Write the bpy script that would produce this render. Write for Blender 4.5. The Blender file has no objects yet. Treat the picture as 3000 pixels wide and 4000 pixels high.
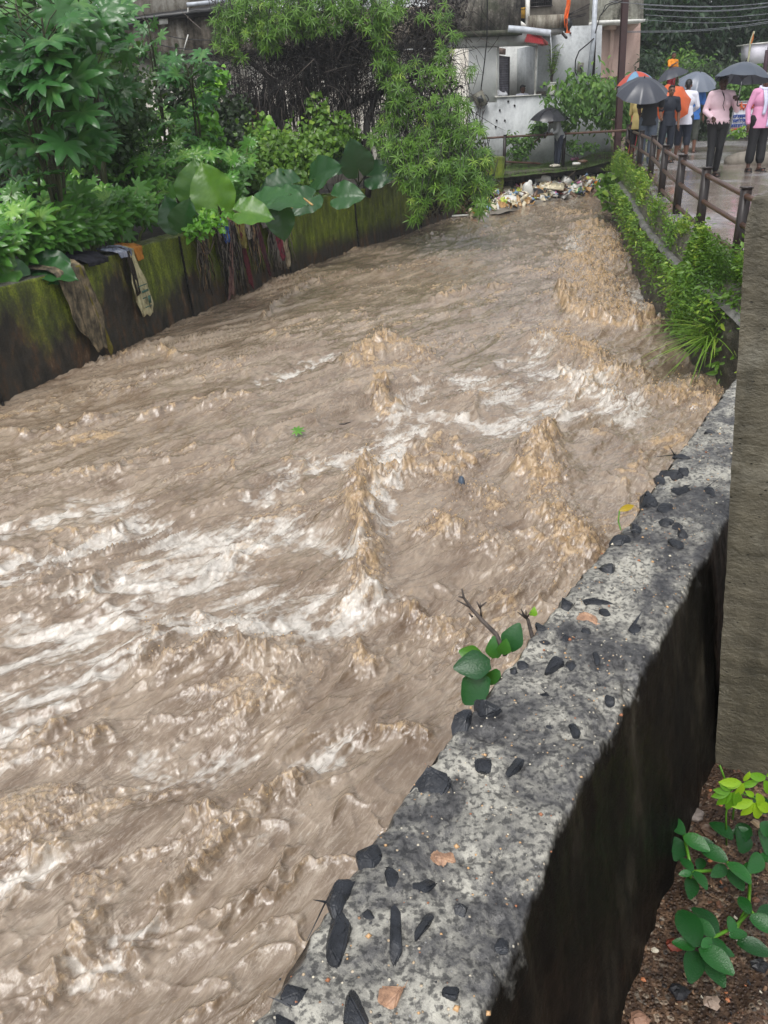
import bpy, bmesh, math, random, os
import numpy as np
from mathutils import Vector, Matrix
R = math.radians
scene = bpy.context.scene
C = scene.collection

# ---------------------------------------------------------------- camera
FPX, PITCH, ROLL, CZ = 3200.0, R(26.5), R(2.0), 1.45
cam_d = bpy.data.cameras.new('camera'); cam = bpy.data.objects.new('camera', cam_d); C.objects.link(cam)
cam_d.sensor_fit = 'VERTICAL'; cam_d.sensor_height = 36.0; cam_d.sensor_width = 27.0
cam_d.lens = 36.0 * FPX / 4000.0
cam_d.clip_start = 0.05; cam_d.clip_end = 600
_r = np.array([1., 0, 0]); _f = np.array([0, math.cos(PITCH), -math.sin(PITCH)]); _u = np.cross(_r, _f)
CR = _r * math.cos(ROLL) - _u * math.sin(ROLL); CU = _u * math.cos(ROLL) + _r * math.sin(ROLL); CF = _f
cam.matrix_world = Matrix(((CR[0], CU[0], -CF[0], 0), (CR[1], CU[1], -CF[1], 0), (CR[2], CU[2], -CF[2], CZ), (0, 0, 0, 1)))
scene.camera = cam

# ---------------------------------------------------------------- sky and light: overcast rain
world = bpy.data.worlds.new('World'); scene.world = world; world.use_nodes = True
wn = world.node_tree.nodes; wl = world.node_tree.links
sky = wn.new('ShaderNodeTexSky'); sky.sky_type = 'NISHITA'; sky.sun_disc = False
SUN_EL, SUN_ROT = R(58), R(200)
sky.sun_elevation = SUN_EL; sky.sun_rotation = SUN_ROT; sky.dust_density = 3.0; sky.air_density = 1.0
hs = wn.new('ShaderNodeHueSaturation'); hs.inputs['Saturation'].default_value = 0.18
wl.new(sky.outputs[0], hs.inputs['Color']); wl.new(hs.outputs[0], wn['Background'].inputs[0])
wn['Background'].inputs[1].default_value = 0.15
sun_d = bpy.data.lights.new('sun', 'SUN'); sun = bpy.data.objects.new('sun', sun_d); C.objects.link(sun)
sun_d.energy = 1.0; sun_d.angle = R(25); sun_d.color = (1.0, 0.97, 0.93)
sun.rotation_euler = (R(90) - SUN_EL, 0, math.pi - SUN_ROT)
scene.view_settings.view_transform = 'Standard'; scene.view_settings.look = 'None'
scene.view_settings.exposure = 0.55; scene.view_settings.gamma = 1.0
scene.cycles.max_bounces = 5; scene.cycles.diffuse_bounces = 2; scene.cycles.glossy_bounces = 2
scene.cycles.transmission_bounces = 3; scene.cycles.transparent_max_bounces = 4
scene.cycles.use_denoising = True

# ---------------------------------------------------------------- helpers
def ray(x, y): return CF * FPX + CR * (x - 1500) + CU * (2000 - y)
def P(x, y, z=0.0):                    # the place on level z seen at a point of the 3000x4000 photograph
    d = ray(x, y); t = (z - CZ) / d[2]; return np.array([d[0] * t, d[1] * t, z])
def D(x, y, Y):                        # the same, on the upright plane Y metres away
    d = ray(x, y); t = Y / d[1]; return np.array([d[0] * t, Y, CZ + d[2] * t])
rng = np.random.default_rng(7)

_perm = np.random.default_rng(3).permutation(256).astype(np.int64); _perm = np.concatenate([_perm, _perm])
_ga = np.random.default_rng(5).uniform(0, 2 * math.pi, 256); _gx, _gy = np.cos(_ga), np.sin(_ga)
def pn(x, y, s=0):
    x = np.asarray(x, float) + s * 17.31; y = np.asarray(y, float) - s * 9.77
    xi = np.floor(x).astype(np.int64); yi = np.floor(y).astype(np.int64); xf = x - xi; yf = y - yi
    X = xi & 255; Y = yi & 255; X1 = (X + 1) & 255; Y1 = (Y + 1) & 255
    def g(a, b, dx, dy):
        h = _perm[_perm[a] + b]; return _gx[h] * dx + _gy[h] * dy
    u = xf * xf * xf * (xf * (xf * 6 - 15) + 10); v = yf * yf * yf * (yf * (yf * 6 - 15) + 10)
    n0 = g(X, Y, xf, yf) * (1 - u) + g(X1, Y, xf - 1, yf) * u
    n1 = g(X, Y1, xf, yf - 1) * (1 - u) + g(X1, Y1, xf - 1, yf - 1) * u
    return (n0 * (1 - v) + n1 * v) * 1.4
def fbm(x, y, o=4, s=0, g=.5):
    a = 1.; t = 0.; n = 0.
    for i in range(o):
        t = t + a * pn(x * 2 ** i, y * 2 ** i, s + i); n += a; a *= g
    return t / n
def ss(a, b, x):
    t = np.clip((x - a) / (b - a), 0, 1); return t * t * (3 - 2 * t)

class MB:
    """collects vertices and faces of one mesh"""
    def __init__(s): s.v = []; s.f = []; s.n = 0; s.m = []; s.var = []; s.fl = False
    def add(s, v, f, mi=0, var=None):
        v = np.asarray(v, float).reshape(-1, 3)
        if isinstance(f, np.ndarray): fs = [f + s.n]
        else:
            d = {}
            for q in f: d.setdefault(len(q), []).append(q)
            fs = [np.array(q, int) + s.n for q in d.values()]
        s.v.append(v)
        for q in fs: s.f.append(q); s.m.append(np.full(len(q), mi))
        s.var.append(np.full(len(v), 0.5) if var is None else np.broadcast_to(np.asarray(var, float), (len(v),)))
        s.n += len(v); return s
    def inst(s, tv, tf, M, pos, mi=0, var=None, tvar=None):      # template copied K times: M (K,3,3), pos (K,3)
        tv = np.asarray(tv, float); tf = np.asarray(tf, int); K = len(pos); n = len(tv)
        if K == 0: return s
        v = np.einsum('kij,nj->kni', M, tv) + np.asarray(pos)[:, None, :]
        f = (tf[None] + (np.arange(K) * n)[:, None, None]).reshape(-1, tf.shape[1])
        vv = np.random.default_rng(K).random(K) if var is None else np.asarray(var)
        vr = np.repeat(vv, n)
        if tvar is not None: vr = np.clip(vr + np.tile(tvar, K), 0, 1)
        return s.add(v.reshape(-1, 3), f, mi, vr)
    def box(s, c, d, M=None, mi=0, var=None):
        c = np.asarray(c, float); d = np.asarray(d, float) / 2
        v = np.array([[x, y, z] for x in (-1, 1) for y in (-1, 1) for z in (-1, 1)], float) * d
        if M is not None: v = v @ np.asarray(M).T
        return s.add(v + c, np.array([[0, 1, 3, 2], [4, 6, 7, 5], [0, 4, 5, 1], [2, 3, 7, 6], [0, 2, 6, 4], [1, 5, 7, 3]]), mi, var)
    def tube(s, pts, rad, seg=8, mi=0, cap=True, var=None):
        pts = np.asarray(pts, float); n = len(pts); rad = np.broadcast_to(np.asarray(rad, float), (n,))
        t = np.gradient(pts, axis=0); t /= np.linalg.norm(t, axis=1)[:, None] + 1e-9
        up = np.array([0, 0, 1.]) if abs(t[0][2]) < .9 else np.array([1., 0, 0])
        a = np.cross(t[0], up); a /= np.linalg.norm(a); V = []
        for i in range(n):
            a = a - t[i] * (a @ t[i]); a /= np.linalg.norm(a) + 1e-9; b = np.cross(t[i], a)
            th = np.linspace(0, 2 * math.pi, seg, endpoint=False)
            V.append(pts[i] + rad[i] * (np.cos(th)[:, None] * a + np.sin(th)[:, None] * b))
        F = [[i * seg + j, i * seg + (j + 1) % seg, (i + 1) * seg + (j + 1) % seg, (i + 1) * seg + j] for i in range(n - 1) for j in range(seg)]
        if cap: F += [list(range(seg))[::-1], [(n - 1) * seg + j for j in range(seg)]]
        return s.add(np.concatenate(V), F, mi, var)
    def grid(s, X, mi=0, var=None):                    # X (a,b,3)
        a, b = X.shape[:2]; i = np.arange((a - 1) * b).reshape(a - 1, b)[:, :-1].ravel()
        return s.add(X.reshape(-1, 3), np.stack([i, i + 1, i + b + 1, i + b], 1), mi, None if var is None else np.asarray(var).ravel())
    def build(s, name, mats, parent=None, org=None, smooth=True, attrs=None):
        me = bpy.data.meshes.new(name)
        v = np.concatenate(s.v) if s.v else np.zeros((0, 3))
        if org is None: org = np.zeros(3) if parent is None else np.array(parent.location)
        org = np.asarray(org, float)
        v = v - org
        me.vertices.add(len(v)); me.vertices.foreach_set('co', v.astype(np.float32).ravel())
        ls = np.concatenate([f.ravel() for f in s.f]); tot = np.concatenate([np.full(len(f), f.shape[1]) for f in s.f])
        st = np.concatenate([[0], np.cumsum(tot)[:-1]])
        me.loops.add(len(ls)); me.loops.foreach_set('vertex_index', ls.astype(np.int32))
        me.polygons.add(len(tot)); me.polygons.foreach_set('loop_start', st.astype(np.int32)); me.polygons.foreach_set('loop_total', tot.astype(np.int32))
        me.polygons.foreach_set('material_index', np.concatenate(s.m).astype(np.int32))
        me.polygons.foreach_set('use_smooth', np.full(len(tot), smooth))
        A = {'var': np.concatenate(s.var)}
        if attrs: A.update(attrs)
        for k, a in A.items():
            at = me.attributes.new(k, 'FLOAT', 'POINT'); at.data.foreach_set('value', np.asarray(a, np.float32).ravel())
        me.update(calc_edges=True); me.validate()
        for m in (mats if isinstance(mats, (list, tuple)) else [mats]): me.materials.append(m)
        o = bpy.data.objects.new(name, me); C.objects.link(o)
        if parent is not None:
            o.parent = parent; pw = np.zeros(3); q = parent
            while q is not None: pw += np.array(q.location); q = q.parent
            o.location = org - pw if not np.allclose(org, np.array(parent.location)) or parent.parent is None else (0, 0, 0)
        else: o.location = org
        return o

def tag(o, label=None, cat=None, group=None, kind=None):
    if label: o['label'] = label
    if cat: o['category'] = cat
    if group: o['group'] = group
    if kind: o['kind'] = kind
    return o
def thing(name, loc, label, cat, group=None, rz=0):
    o = bpy.data.objects.new(name, None); C.objects.link(o); o.location = [float(q) for q in loc]; o.rotation_euler = (0, 0, rz)
    o.empty_display_size = .2
    return tag(o, label, cat, group)

# ---------------------------------------------------------------- materials
def srgb(r, g, b):
    f = lambda c: (c / 255 / 12.92) if c / 255 <= .04045 else ((c / 255 + .055) / 1.055) ** 2.4
    return (f(r), f(g), f(b), 1)
class G:
    def __init__(s, name):
        s.m = bpy.data.materials.new(name); s.m.use_nodes = True; s.t = s.m.node_tree; s.b = s.t.nodes['Principled BSDF']
        s.tc = s.t.nodes.new('ShaderNodeTexCoord'); s.o = s.tc.outputs['Object']
    def n(s, ty, **k):
        q = s.t.nodes.new(ty)
        for a, b in k.items(): setattr(q, a, b)
        return q
    def put(s, sock, v):
        if v is None: return
        if isinstance(v, bpy.types.NodeSocket): s.t.links.new(v, sock)
        else: sock.default_value = v
    def attr(s, n): q = s.n('ShaderNodeAttribute', attribute_name=n); return q.outputs['Fac']
    def map(s, scale=(1, 1, 1), rot=(0, 0, 0), vec=None):
        q = s.n('ShaderNodeMapping'); s.put(q.inputs[0], vec or s.o); q.inputs['Scale'].default_value = scale; q.inputs['Rotation'].default_value = rot; return q.outputs[0]
    def noise(s, sc, det=5, ro=.6, vec=None, dist=0, ty='FBM'):
        q = s.n('ShaderNodeTexNoise', noise_type=ty); s.put(q.inputs['Vector'], vec or s.o); q.inputs['Scale'].default_value = sc; q.inputs['Detail'].default_value = det
        q.inputs['Roughness'].default_value = ro; q.inputs['Distortion'].default_value = dist; return q.outputs['Fac']
    def vor(s, sc, out='Distance', vec=None, feat='F1', rnd=1):
        q = s.n('ShaderNodeTexVoronoi', feature=feat); s.put(q.inputs['Vector'], vec or s.o); q.inputs['Scale'].default_value = sc; q.inputs['Randomness'].default_value = rnd
        return q.outputs[out]
    def ramp(s, f, st, mode='LINEAR'):
        q = s.n('ShaderNodeValToRGB'); s.put(q.inputs[0], f); cr = q.color_ramp; cr.interpolation = mode
        while len(cr.elements) < len(st): cr.elements.new(.5)
        for e, (p, c) in zip(cr.elements, st):
            e.position = p; e.color = (c, c, c, 1) if isinstance(c, (int, float)) else (c if len(c) == 4 else (*c, 1))
        return q.outputs[0]
    def mix(s, f, a, b, bl='MIX'):
        q = s.n('ShaderNodeMix', data_type='RGBA', blend_type=bl); s.put(q.inputs[0], f); s.put(q.inputs[6], a); s.put(q.inputs[7], b); return q.outputs[2]
    def mth(s, op, a, b=None, c=None, clamp=False):
        q = s.n('ShaderNodeMath', operation=op, use_clamp=clamp); s.put(q.inputs[0], a)
        if b is not None: s.put(q.inputs[1], b)
        if c is not None: s.put(q.inputs[2], c)
        return q.outputs[0]
    def sep(s, v, i): q = s.n('ShaderNodeSeparateXYZ'); s.put(q.inputs[0], v); return q.outputs[i]
    def bump(s, h, st=.5, d=.01, nrm=None):
        q = s.n('ShaderNodeBump'); s.put(q.inputs['Height'], h); q.inputs['Strength'].default_value = st; q.inputs['Distance'].default_value = d
        if nrm: s.put(q.inputs['Normal'], nrm)
        return q.outputs[0]
    def fin(s, col, rough=.6, nrm=None, spec=.5, metal=0, trans=0, trcol=None):
        s.put(s.b.inputs['Base Color'], col); s.put(s.b.inputs['Roughness'], rough); s.put(s.b.inputs['Specular IOR Level'], spec)
        s.b.inputs['Metallic'].default_value = metal
        if nrm: s.put(s.b.inputs['Normal'], nrm)
        if trans:
            t = s.n('ShaderNodeBsdfTranslucent'); s.put(t.inputs[0], trcol or col)
            if nrm: s.put(t.inputs['Normal'], nrm)
            x = s.n('ShaderNodeMixShader'); x.inputs[0].default_value = trans
            s.t.links.new(s.b.outputs[0], x.inputs[1]); s.t.links.new(t.outputs[0], x.inputs[2])
            s.t.links.new(x.outputs[0], s.t.nodes['Material Output'].inputs[0])
        return s.m
def plain(name, col, rough=.5, bs=40, amt=.25, spec=.5, metal=0, bump=.15):
    """painted / cloth / plastic surface: slight uneven colour and a fine bump"""
    g = G(name); n = g.noise(bs * .15, 4); n2 = g.noise(bs, 3)
    c = g.mix(g.ramp(n, [(.3, 0), (.7, 1)]), tuple(q * (1 - amt) for q in col[:3]) + (1,), tuple(min(1, q * (1 + amt)) for q in col[:3]) + (1,))
    return g.fin(c, rough, g.bump(n2, bump, .01), spec, metal)
# ================================================================ RIVER
ZW = -1.3
def flow(X, Y):                       # stream coordinates: u along, v across
    th = lambda y: R(38) - R(18) * ss(5, 20, y)
    ys = np.linspace(-5, 40, 400); g = np.concatenate([[0], np.cumsum(np.tan(th(ys[:-1])) * np.diff(ys))])
    return Y / np.cos(th(Y)), (X - np.interp(Y, ys, g)) * np.cos(th(Y))
def seg_dist(X, Y, pts):
    d = np.full(X.shape, 1e9)
    for (ax, ay), (bx, by) in zip(pts[:-1], pts[1:]):
        dx, dy = bx - ax, by - ay; t = np.clip(((X - ax) * dx + (Y - ay) * dy) / (dx * dx + dy * dy + 1e-9), 0, 1)
        d = np.minimum(d, np.hypot(X - ax - t * dx, Y - ay - t * dy))
    return d
def wpts(px): return [tuple(P(x, y, ZW)[:2]) for x, y in px]
# breaking crests (points of the photograph, half-width m, height m)
CREST = [
 ([(1520, 1360), (1440, 1400), (1400, 1430)], .22, .10), ([(1490, 1490), (1500, 1560), (1520, 1620)], .10, .09),
 ([(1450, 1840), (1420, 1930), (1400, 2020), (1430, 2110), (1440, 2200), (1420, 2280), (1450, 2350)], .10, .12),
 ([(1450, 1930), (1560, 1880), (1700, 1850), (1830, 1830)], .06, .07), ([(1700, 1770), (1640, 1740), (1750, 1720), (1800, 1750)], .07, .06),
 ([(2060, 1860), (2120, 1800), (2140, 1740), (2100, 1830)], .10, .10), ([(2180, 1620), (2240, 1570), (2300, 1520), (2180, 1430)], .05, .06),
 ([(2110, 2020), (2160, 2060), (2240, 2120), (2300, 2190)], .11, .09), ([(2060, 2110), (2180, 2170), (2270, 2230)], .08, .07),
 ([(1580, 2390), (1650, 2420), (1720, 2460), (1770, 2440)], .06, .10), ([(1380, 2500), (1400, 2560), (1440, 2600)], .07, .10),
 ([(1700, 2040), (1740, 2080), (1790, 2100)], .06, .06), ([(1480, 1810), (1600, 1790), (1700, 1740)], .05, .05),
 ([(560, 2620), (640, 2500), (740, 2440), (800, 2430)], .06, .07), ([(640, 2630), (760, 2590), (850, 2560), (1000, 2590), (1160, 2580)], .06, .07),
 ([(240, 2960), (330, 2900), (410, 2870)], .06, .10), ([(60, 2920), (160, 2880), (230, 2850)], .06, .08),
 ([(1000, 3170), (1060, 3110), (1140, 3070), (1180, 3040)], .05, .11), ([(640, 3530), (700, 3480), (790, 3370), (860, 3330)], .04, .12),
 ([(520, 3720), (560, 3650), (620, 3570)], .035, .09), ([(160, 3920), (240, 3790), (310, 3680), (390, 3570)], .035, .10),
 ([(800, 3180), (860, 3200), (920, 3230), (880, 3280)], .07, .12), ([(840, 3640), (910, 3560), (960, 3510)], .03, .06),
 ([(430, 3850), (500, 3790), (540, 3740)], .04, .07), ([(160, 3320), (210, 3330), (230, 3310)], .05, .09),
 ([(1480, 2860), (1600, 2870), (1650, 2900)], .05, .08), ([(950, 2760), (1040, 2700), (1120, 2690)], .09, .08),
 ([(1030, 1240), (1130, 1150), (1250, 1110)], .03, .06), ([(0, 1690), (130, 1710), (280, 1690), (400, 1640)], .08, .05),
 ([(1000, 1560), (800, 1570), (560, 1640)], .05, .05), ([(1120, 3330), (1090, 3420), (1060, 3490)], .03, .06),
 ([(1700, 1180), (1850, 1140), (1990, 1120)], .05, .07), ([(560, 1400), (640, 1380), (720, 1400)], .10, .05),
 ([(2200, 1150), (2230, 1230), (2350, 1280), (2470, 1290), (2550, 1270)], .12, .14),
]
FROTH = [([(2300, 880), (2340, 960), (2380, 1040)], .55), ([(2260, 1010), (2330, 1150), (2420, 1240), (2500, 1260)], .55), ([(2200, 830), (2290, 850)], .6),
 ([(2150, 1330), (2330, 1420), (2450, 1480)], .28), ([(1440, 1860), (1430, 2050), (1440, 2250), (1440, 2360)], .15), ([(2100, 1750), (2130, 1990), (2260, 2150), (2200, 2330)], .20),
 ([(1460, 1890), (1750, 1850), (1900, 2000)], .20), ([(1440, 1400), (1520, 1350), (1640, 1400)], .2), ([(2750, 1500), (2600, 1550), (2720, 1600)], .3),
 ([(640, 2560), (900, 2500), (1140, 2600)], .18), ([(700, 3330), (900, 3250), (1100, 3100)], .14), ([(950, 2780), (1100, 2760)], .16), ([(300, 3800), (440, 3600)], .08),
 ([(1680, 2080), (1800, 2100), (1950, 2150)], .22), ([(2200, 2280), (2330, 2270), (2420, 2200)], .1), ([(2300, 1500), (2400, 1560)], .2), ([(100, 3200), (300, 3150)], .2)]
FOAM = [([(1850, 1480), (2000, 1560), (2200, 1600)], .30), ([(1700, 1640), (2000, 1660), (2250, 1520)], .22), ([(2050, 1430), (2300, 1480), (2440, 1640)], .28),
 ([(1000, 2100), (700, 2250), (1050, 2360), (1350, 2400)], .26), ([(400, 1960), (620, 2080), (900, 2200)], .2), ([(0, 2250), (200, 2200), (450, 2100)], .16),
 ([(0, 2900), (150, 2770), (400, 2600), (640, 2470)], .17), ([(0, 2600), (300, 2500), (600, 2350)], .14), ([(1350, 2450), (1000, 2480)], .1), ([(1000, 1950), (1100, 1880), (1350, 1760)], .12),
 ([(1650, 1500), (1500, 1750), (1350, 1800)], .15), ([(2250, 930), (2240, 1000)], .25), ([(2150, 1330), (2050, 1400)], .15), ([(1500, 2100), (1550, 1700)], .08), ([(600, 3000), (900, 2950)], .14),
 ([(1100, 2050), (1380, 2180)], .15), ([(300, 2320), (600, 2240), (900, 2330)], .18), ([(100, 2450), (500, 2420), (900, 2470)], .13), ([(0, 2080), (250, 2030)], .12), ([(1050, 1480), (1300, 1380)], .1), ([(1500, 1800), (1620, 1680)], .10), ([(60, 2700), (300, 2640)], .1), ([(1250, 3000), (1400, 2900)], .08), ([(2480, 1130), (2540, 1240)], .15), ([(60, 3450), (200, 3390)], .06), ([(200, 3850), (380, 3780), (560, 3640)], .05)]
def river():
    az = np.concatenate([np.linspace(R(-82), R(-43.3), 50), np.linspace(R(-43), R(43), 1120), np.linspace(R(43.3), R(80), 30)])
    k = np.linspace(0, 1, 1150)
    dep = R(73) * (1 - k) + R(4.7) * k                      # depression angles
    rr = (CZ - ZW) / np.tan(dep); r2 = np.exp(np.linspace(math.log(rr[0]), math.log(rr[-1]), len(k))); r = .6 * rr + .4 * r2
    A, Rr = np.meshgrid(az, r); X = Rr * np.sin(A); Y = Rr * np.cos(A)
    u, v = flow(X, Y)
    wu = fbm(u / 1.6, v / .9, 3, 11); wv = fbm(u / 1.6, v / .9, 3, 21)
    u2 = u + .55 * wu; v2 = v + .38 * wv
    ns = np.clip(Rr / 7, .3, 1)
    def two(f):                                             # finer shapes close by, coarser ones far off
        k = ss(.35, .9, ns); return f(.42) * (1 - k) + f(1.) * k
    jx = ns * two(lambda m: .10 * pn(X / (.22 * m), Y / (.22 * m), 41) + .05 * pn(X / (.09 * m), Y / (.09 * m), 42))
    jy = ns * two(lambda m: .10 * pn(X / (.22 * m), Y / (.22 * m), 43) + .05 * pn(X / (.09 * m), Y / (.09 * m), 44))
    near = 1 - ss(2.5, 6, Rr)                               # the closest water tears past fast: longer, smoother shapes
    h = .075 * fbm(u / 2.6, v / 1.1, 3, 1) + .055 * fbm(u2 / 1.0, v2 / .42, 3, 2)
    T = np.zeros_like(X); Fo = np.zeros_like(X)
    for px, w in FROTH:
        d = seg_dist(X, Y, wpts(px)); T = np.maximum(T, np.exp(-(d / w) ** 2))
    for px, w in FOAM:
        d = seg_dist(X + 1.6 * jx + .12 * wv, Y + 1.6 * jy, wpts(px)); Fo = np.maximum(Fo, np.exp(-(d / (1.45 * w)) ** 2))
    T = np.clip(T * (1 + .8 * pn(X / .35, Y / .35, 31)), 0, 1) * (1 - .72 * near)
    cr = np.zeros_like(X)
    for px, w, hh in CREST:
        d = seg_dist(X + jx, Y + jy, wpts(px)) / w
        c = hh * np.exp(-np.abs(d) ** 1.5) * (1 + (.9 - .45 * near) * two(lambda m: pn(X / (.14 * m), Y / (.14 * m), 51))); cr = np.maximum(cr, np.clip(c, 0, .15) * np.clip(.5 + .5 * ns, 0, 1))
    # ridged streaks along the stream
    zone0 = .30 + .70 * ss(-.15, .25, fbm(u / 1.9, v / .8, 3, 161) + .35 * np.maximum(T, Fo))
    n1 = 1 - np.abs(pn(u2 / .75, v2 / .24, 61)) * 2.2; n1 = np.clip(n1, 0, 1) ** 3
    n2 = 1 - np.abs(pn(u2 / .30, v2 / .12, 62)) * 2.2; n2 = np.clip(n2, 0, 1) ** 2.5
    n3 = 1 - np.abs(pn((u + .2 * wu) / .13, (v + .2 * wv) / .06, 63)) * 2.0; n3 = np.clip(n3, 0, 1) ** 2
    act = .45 + .9 * ss(-.15, .35, fbm(u / 2.2, v / 1.3, 2, 71))
    h += zone0 * act * (.048 * n1 * (1 - .7 * near) + .022 * n2 * (1 - .5 * near) + .010 * n3 * (1 - .4 * near))
    # confused froth
    q = two(lambda m: fbm(X / (.20 * m) + jx * 4, Y / (.20 * m) + jy * 4, 2, 81)); q2 = two(lambda m: 1 - np.abs(fbm(X / (.12 * m) + jx * 5, Y / (.12 * m), 2, 82)) * 2.4); q3 = 1 - np.abs(pn(X / .045, Y / .045, 83)) * 2
    fl = lambda sc, k, sd, o=2: two(lambda m: rd(fbm((X + 2.2 * jx) / (sc * m), (Y + 2.2 * jy) / (sc * m * .8), o, sd), k))
    rd = lambda a, k: np.clip(1 - np.abs(a) * k, 0, 1)
    fil1, fil2, fil3 = fl(.38, 5.5, 131), fl(.17, 4.5, 132), fl(.07, 2.8, 133, 1)
    zone = ss(-.10, .30, fbm(u / 1.7, v / 1.0, 3, 141) + .25 * T + .10 * (X > .2)) ; filg = np.clip(1 - np.abs(fbm((u + 1.2 * jx + .5 * wu) / .75, (v + 1.2 * jy + .5 * wv) / .42, 2, 142)) * 6.5, 0, 1)
    h += .030 * zone * filg ** 2
    h += T * ns * (.060 * fil1 ** 2 + .035 * fil2 ** 2 + .014 * fil3)
    h += T * (ns * (.055 * q +   .020 * np.clip(q2, 0, 1)) + .010 * np.clip(q3, 0, 1) * (1 - .6 * near)) + T * .03
    n4_ = np.clip(1 - np.abs(pn(u2 / .95 + 3 * wv, v2 / .30, 64)) * 3.2, 0, 1); h += (.020 + .006 * near) * n4_ ** 3 * ss(.0, .35, pn(u / .7, v / .6, 113) + .05); n5_ = np.clip(1 - np.abs(pn(u2 / .55 + 2 * wv, v2 / .14, 66)) * 2.6, 0, 1); h += (.008 - .002 * near) * n5_ ** 3
    h += cr * (1 + (.35 - .3 * near) * np.clip(q2, 0, 1))
    h -= .05 * Fo * (1 - T)
    h += .006 * pn(X / .05, Y / .05, 91) * (1 - near)
    # the river stands up a little against the left wall
    # froth and foam cover (materials read these)
    la = .42 * rd(fbm(u2 / .5 + .4 * q, v2 / .22 + .4 * q, 2, 101), 2.6) + .33 * rd(fbm(u2 / .22 + .3 * q, v2 / .09, 2, 102), 2.4) + .25 * rd(pn(u2 / .10, v2 / .04 + .3 * q, 104), 2.0)
    patch = .5 + .5 * fbm(u / .9, v / .5, 3, 103)
    tf = 1.02 - .62 * Fo * (.75 + .5 * patch) - .12 * patch
    sm = ss(.15, .8, .5 + .8 * fbm(u2 / .6, v2 / .2, 3, 105))
    foam = Fo * (.20 + .36 * sm * patch * 1.6) + ss(tf - .12, tf + .40, la) * (.18 + .42 * Fo)
    foam = foam + .30 * ss(.45, .8, fbm(u2 / .9, v2 / .4, 3, 151) + .35) * ss(.3, .75, la) * zone
    foam = np.clip(foam + .22 * ss(.45, .75, la) * ss(.4, .7, patch), 0, 1)
    lb = .62 * np.maximum(fil1, .8 * fil2) + .38 * fil3
    tt = .90 - .62 * T
    fro = ss(tt - .10, tt + .35, lb) * (.25 + .65 * T)
    fro = np.maximum(fro, .85 * zone * ss(.35, .85, filg) * ss(.10, .55, lb + .25 * pn(u / .3, v / .3, 143)))
    fro = np.maximum(fro, ss(.010, .055, cr) * (.35 + .65 * ss(.25, .7, lb)))
    n4 = np.clip(1 - np.abs(pn(u2 / .95 + 3 * wv, v2 / .30, 64)) * 3.2, 0, 1)
    fro = np.maximum(fro, .75 * ss(.75, 1.0, n4) * ss(.0, .35, pn(u / .7, v / .6, 113) + .05) * ss(.25, .6, lb))
    fro = np.maximum(fro, (.35 + .3 * near) * ss(.7, 1.0, n5_) * ss(.0, .4, pn(u / .5, v / .35, 114) + .0) * ss(.2, .6, la))
    fro = np.maximum(fro, .6 * act * ss(.62, 1.0, n1) * ss(.3, .8, pn(u / .8, v / .5, 111) + .3) * ss(.2, .7, la))
    fro = np.maximum(fro, .35 * ss(.7, 1, n2) * act * ss(.1, .6, pn(u / .5, v / .4, 112) + .1))
    fro = fro * (1 - .35 * near)
    # rolling over: push crests downstream
    gy, gx = np.gradient(h); 
    push = np.clip(cr + T * .05 * np.clip(q2, 0, 1), 0, .2)
    th = R(30); X2 = X - math.sin(th) * push * .22 + .25 * jx * T; Y2 = Y - math.cos(th) * push * .22 + .25 * jy * T
    z = ZW + h
    b = MB(); b.grid(np.stack([X2, Y2, z], -1))
    g = G('muddy_water')
    fr, fo = g.attr('froth'), g.attr('foam')
    al = g.map((1, 1, 1), (0, 0, R(33)))
    n = g.noise(1.0, 6, .65, g.map((5, 1.6, 3), vec=al), .7); nf = g.noise(38, 5, .7)
    rg = g.noise(1.0, 5, .6, g.map((5.5, 2.2, 3), vec=al), .9, 'RIDGED_MULTIFRACTAL'); rg2 = g.noise(1.0, 4, .6, g.map((17, 7, 8), vec=al), 1.0, 'RIDGED_MULTIFRACTAL')
    base = g.mix(g.ramp(n, [(.34, 0), (.66, 1)]), srgb(116, 96, 76), srgb(184, 167, 146))
    base = g.mix(g.mth('MULTIPLY', g.ramp(rg2, [(.25, 1), (.75, 0)]), .35), base, srgb(110, 90, 72))  # ridge valleys browned in the colour to paint crease shadow
    st = g.mth('MULTIPLY', g.ramp(rg, [(.62, 0), (.95, 1)]), g.ramp(g.noise(1.1, 3), [(.45, 0), (.62, 1)]))
    base = g.mix(g.mth('MULTIPLY', st, .42), base, srgb(202, 178, 146))
    zn = g.attr('zone'); zm = g.mth('ADD', .35, g.mth('MULTIPLY', zn, .65))
    fs = g.noise(1.0, 5, .7, g.map((34, 6, 20), vec=al), 1.2); fw = g.noise(1.0, 4, .7, g.map((80, 18, 40), vec=al), .6)
    base = g.mix(g.mth('MULTIPLY', g.ramp(fs, [(.50, 0), (.66, 1)]), g.mth('MULTIPLY', zm, .48)), base, srgb(208, 194, 176))  # pale foam filaments that also paint the wet sheen into the colour
    base = g.mix(g.mth('MULTIPLY', g.ramp(fs, [(.34, 1), (.46, 0)]), g.mth('MULTIPLY', zm, .36)), base, srgb(116, 94, 74))  # dark filaments paint crevice shade into the colour
    base = g.mix(g.mth('MULTIPLY', g.ramp(fw, [(.54, 0), (.70, 1)]), g.mth('MULTIPLY', zm, .35)), base, srgb(216, 204, 188))
    fk = g.mth('ADD', fr, g.mth('MULTIPLY', g.mth('SUBTRACT', nf, .5), .6)); fk = g.mth('ADD', fk, g.mth('MULTIPLY', g.mth('SUBTRACT', rg2, .5), .35)); fk = g.ramp(fk, [(.18, 0), (.58, 1)])
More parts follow.
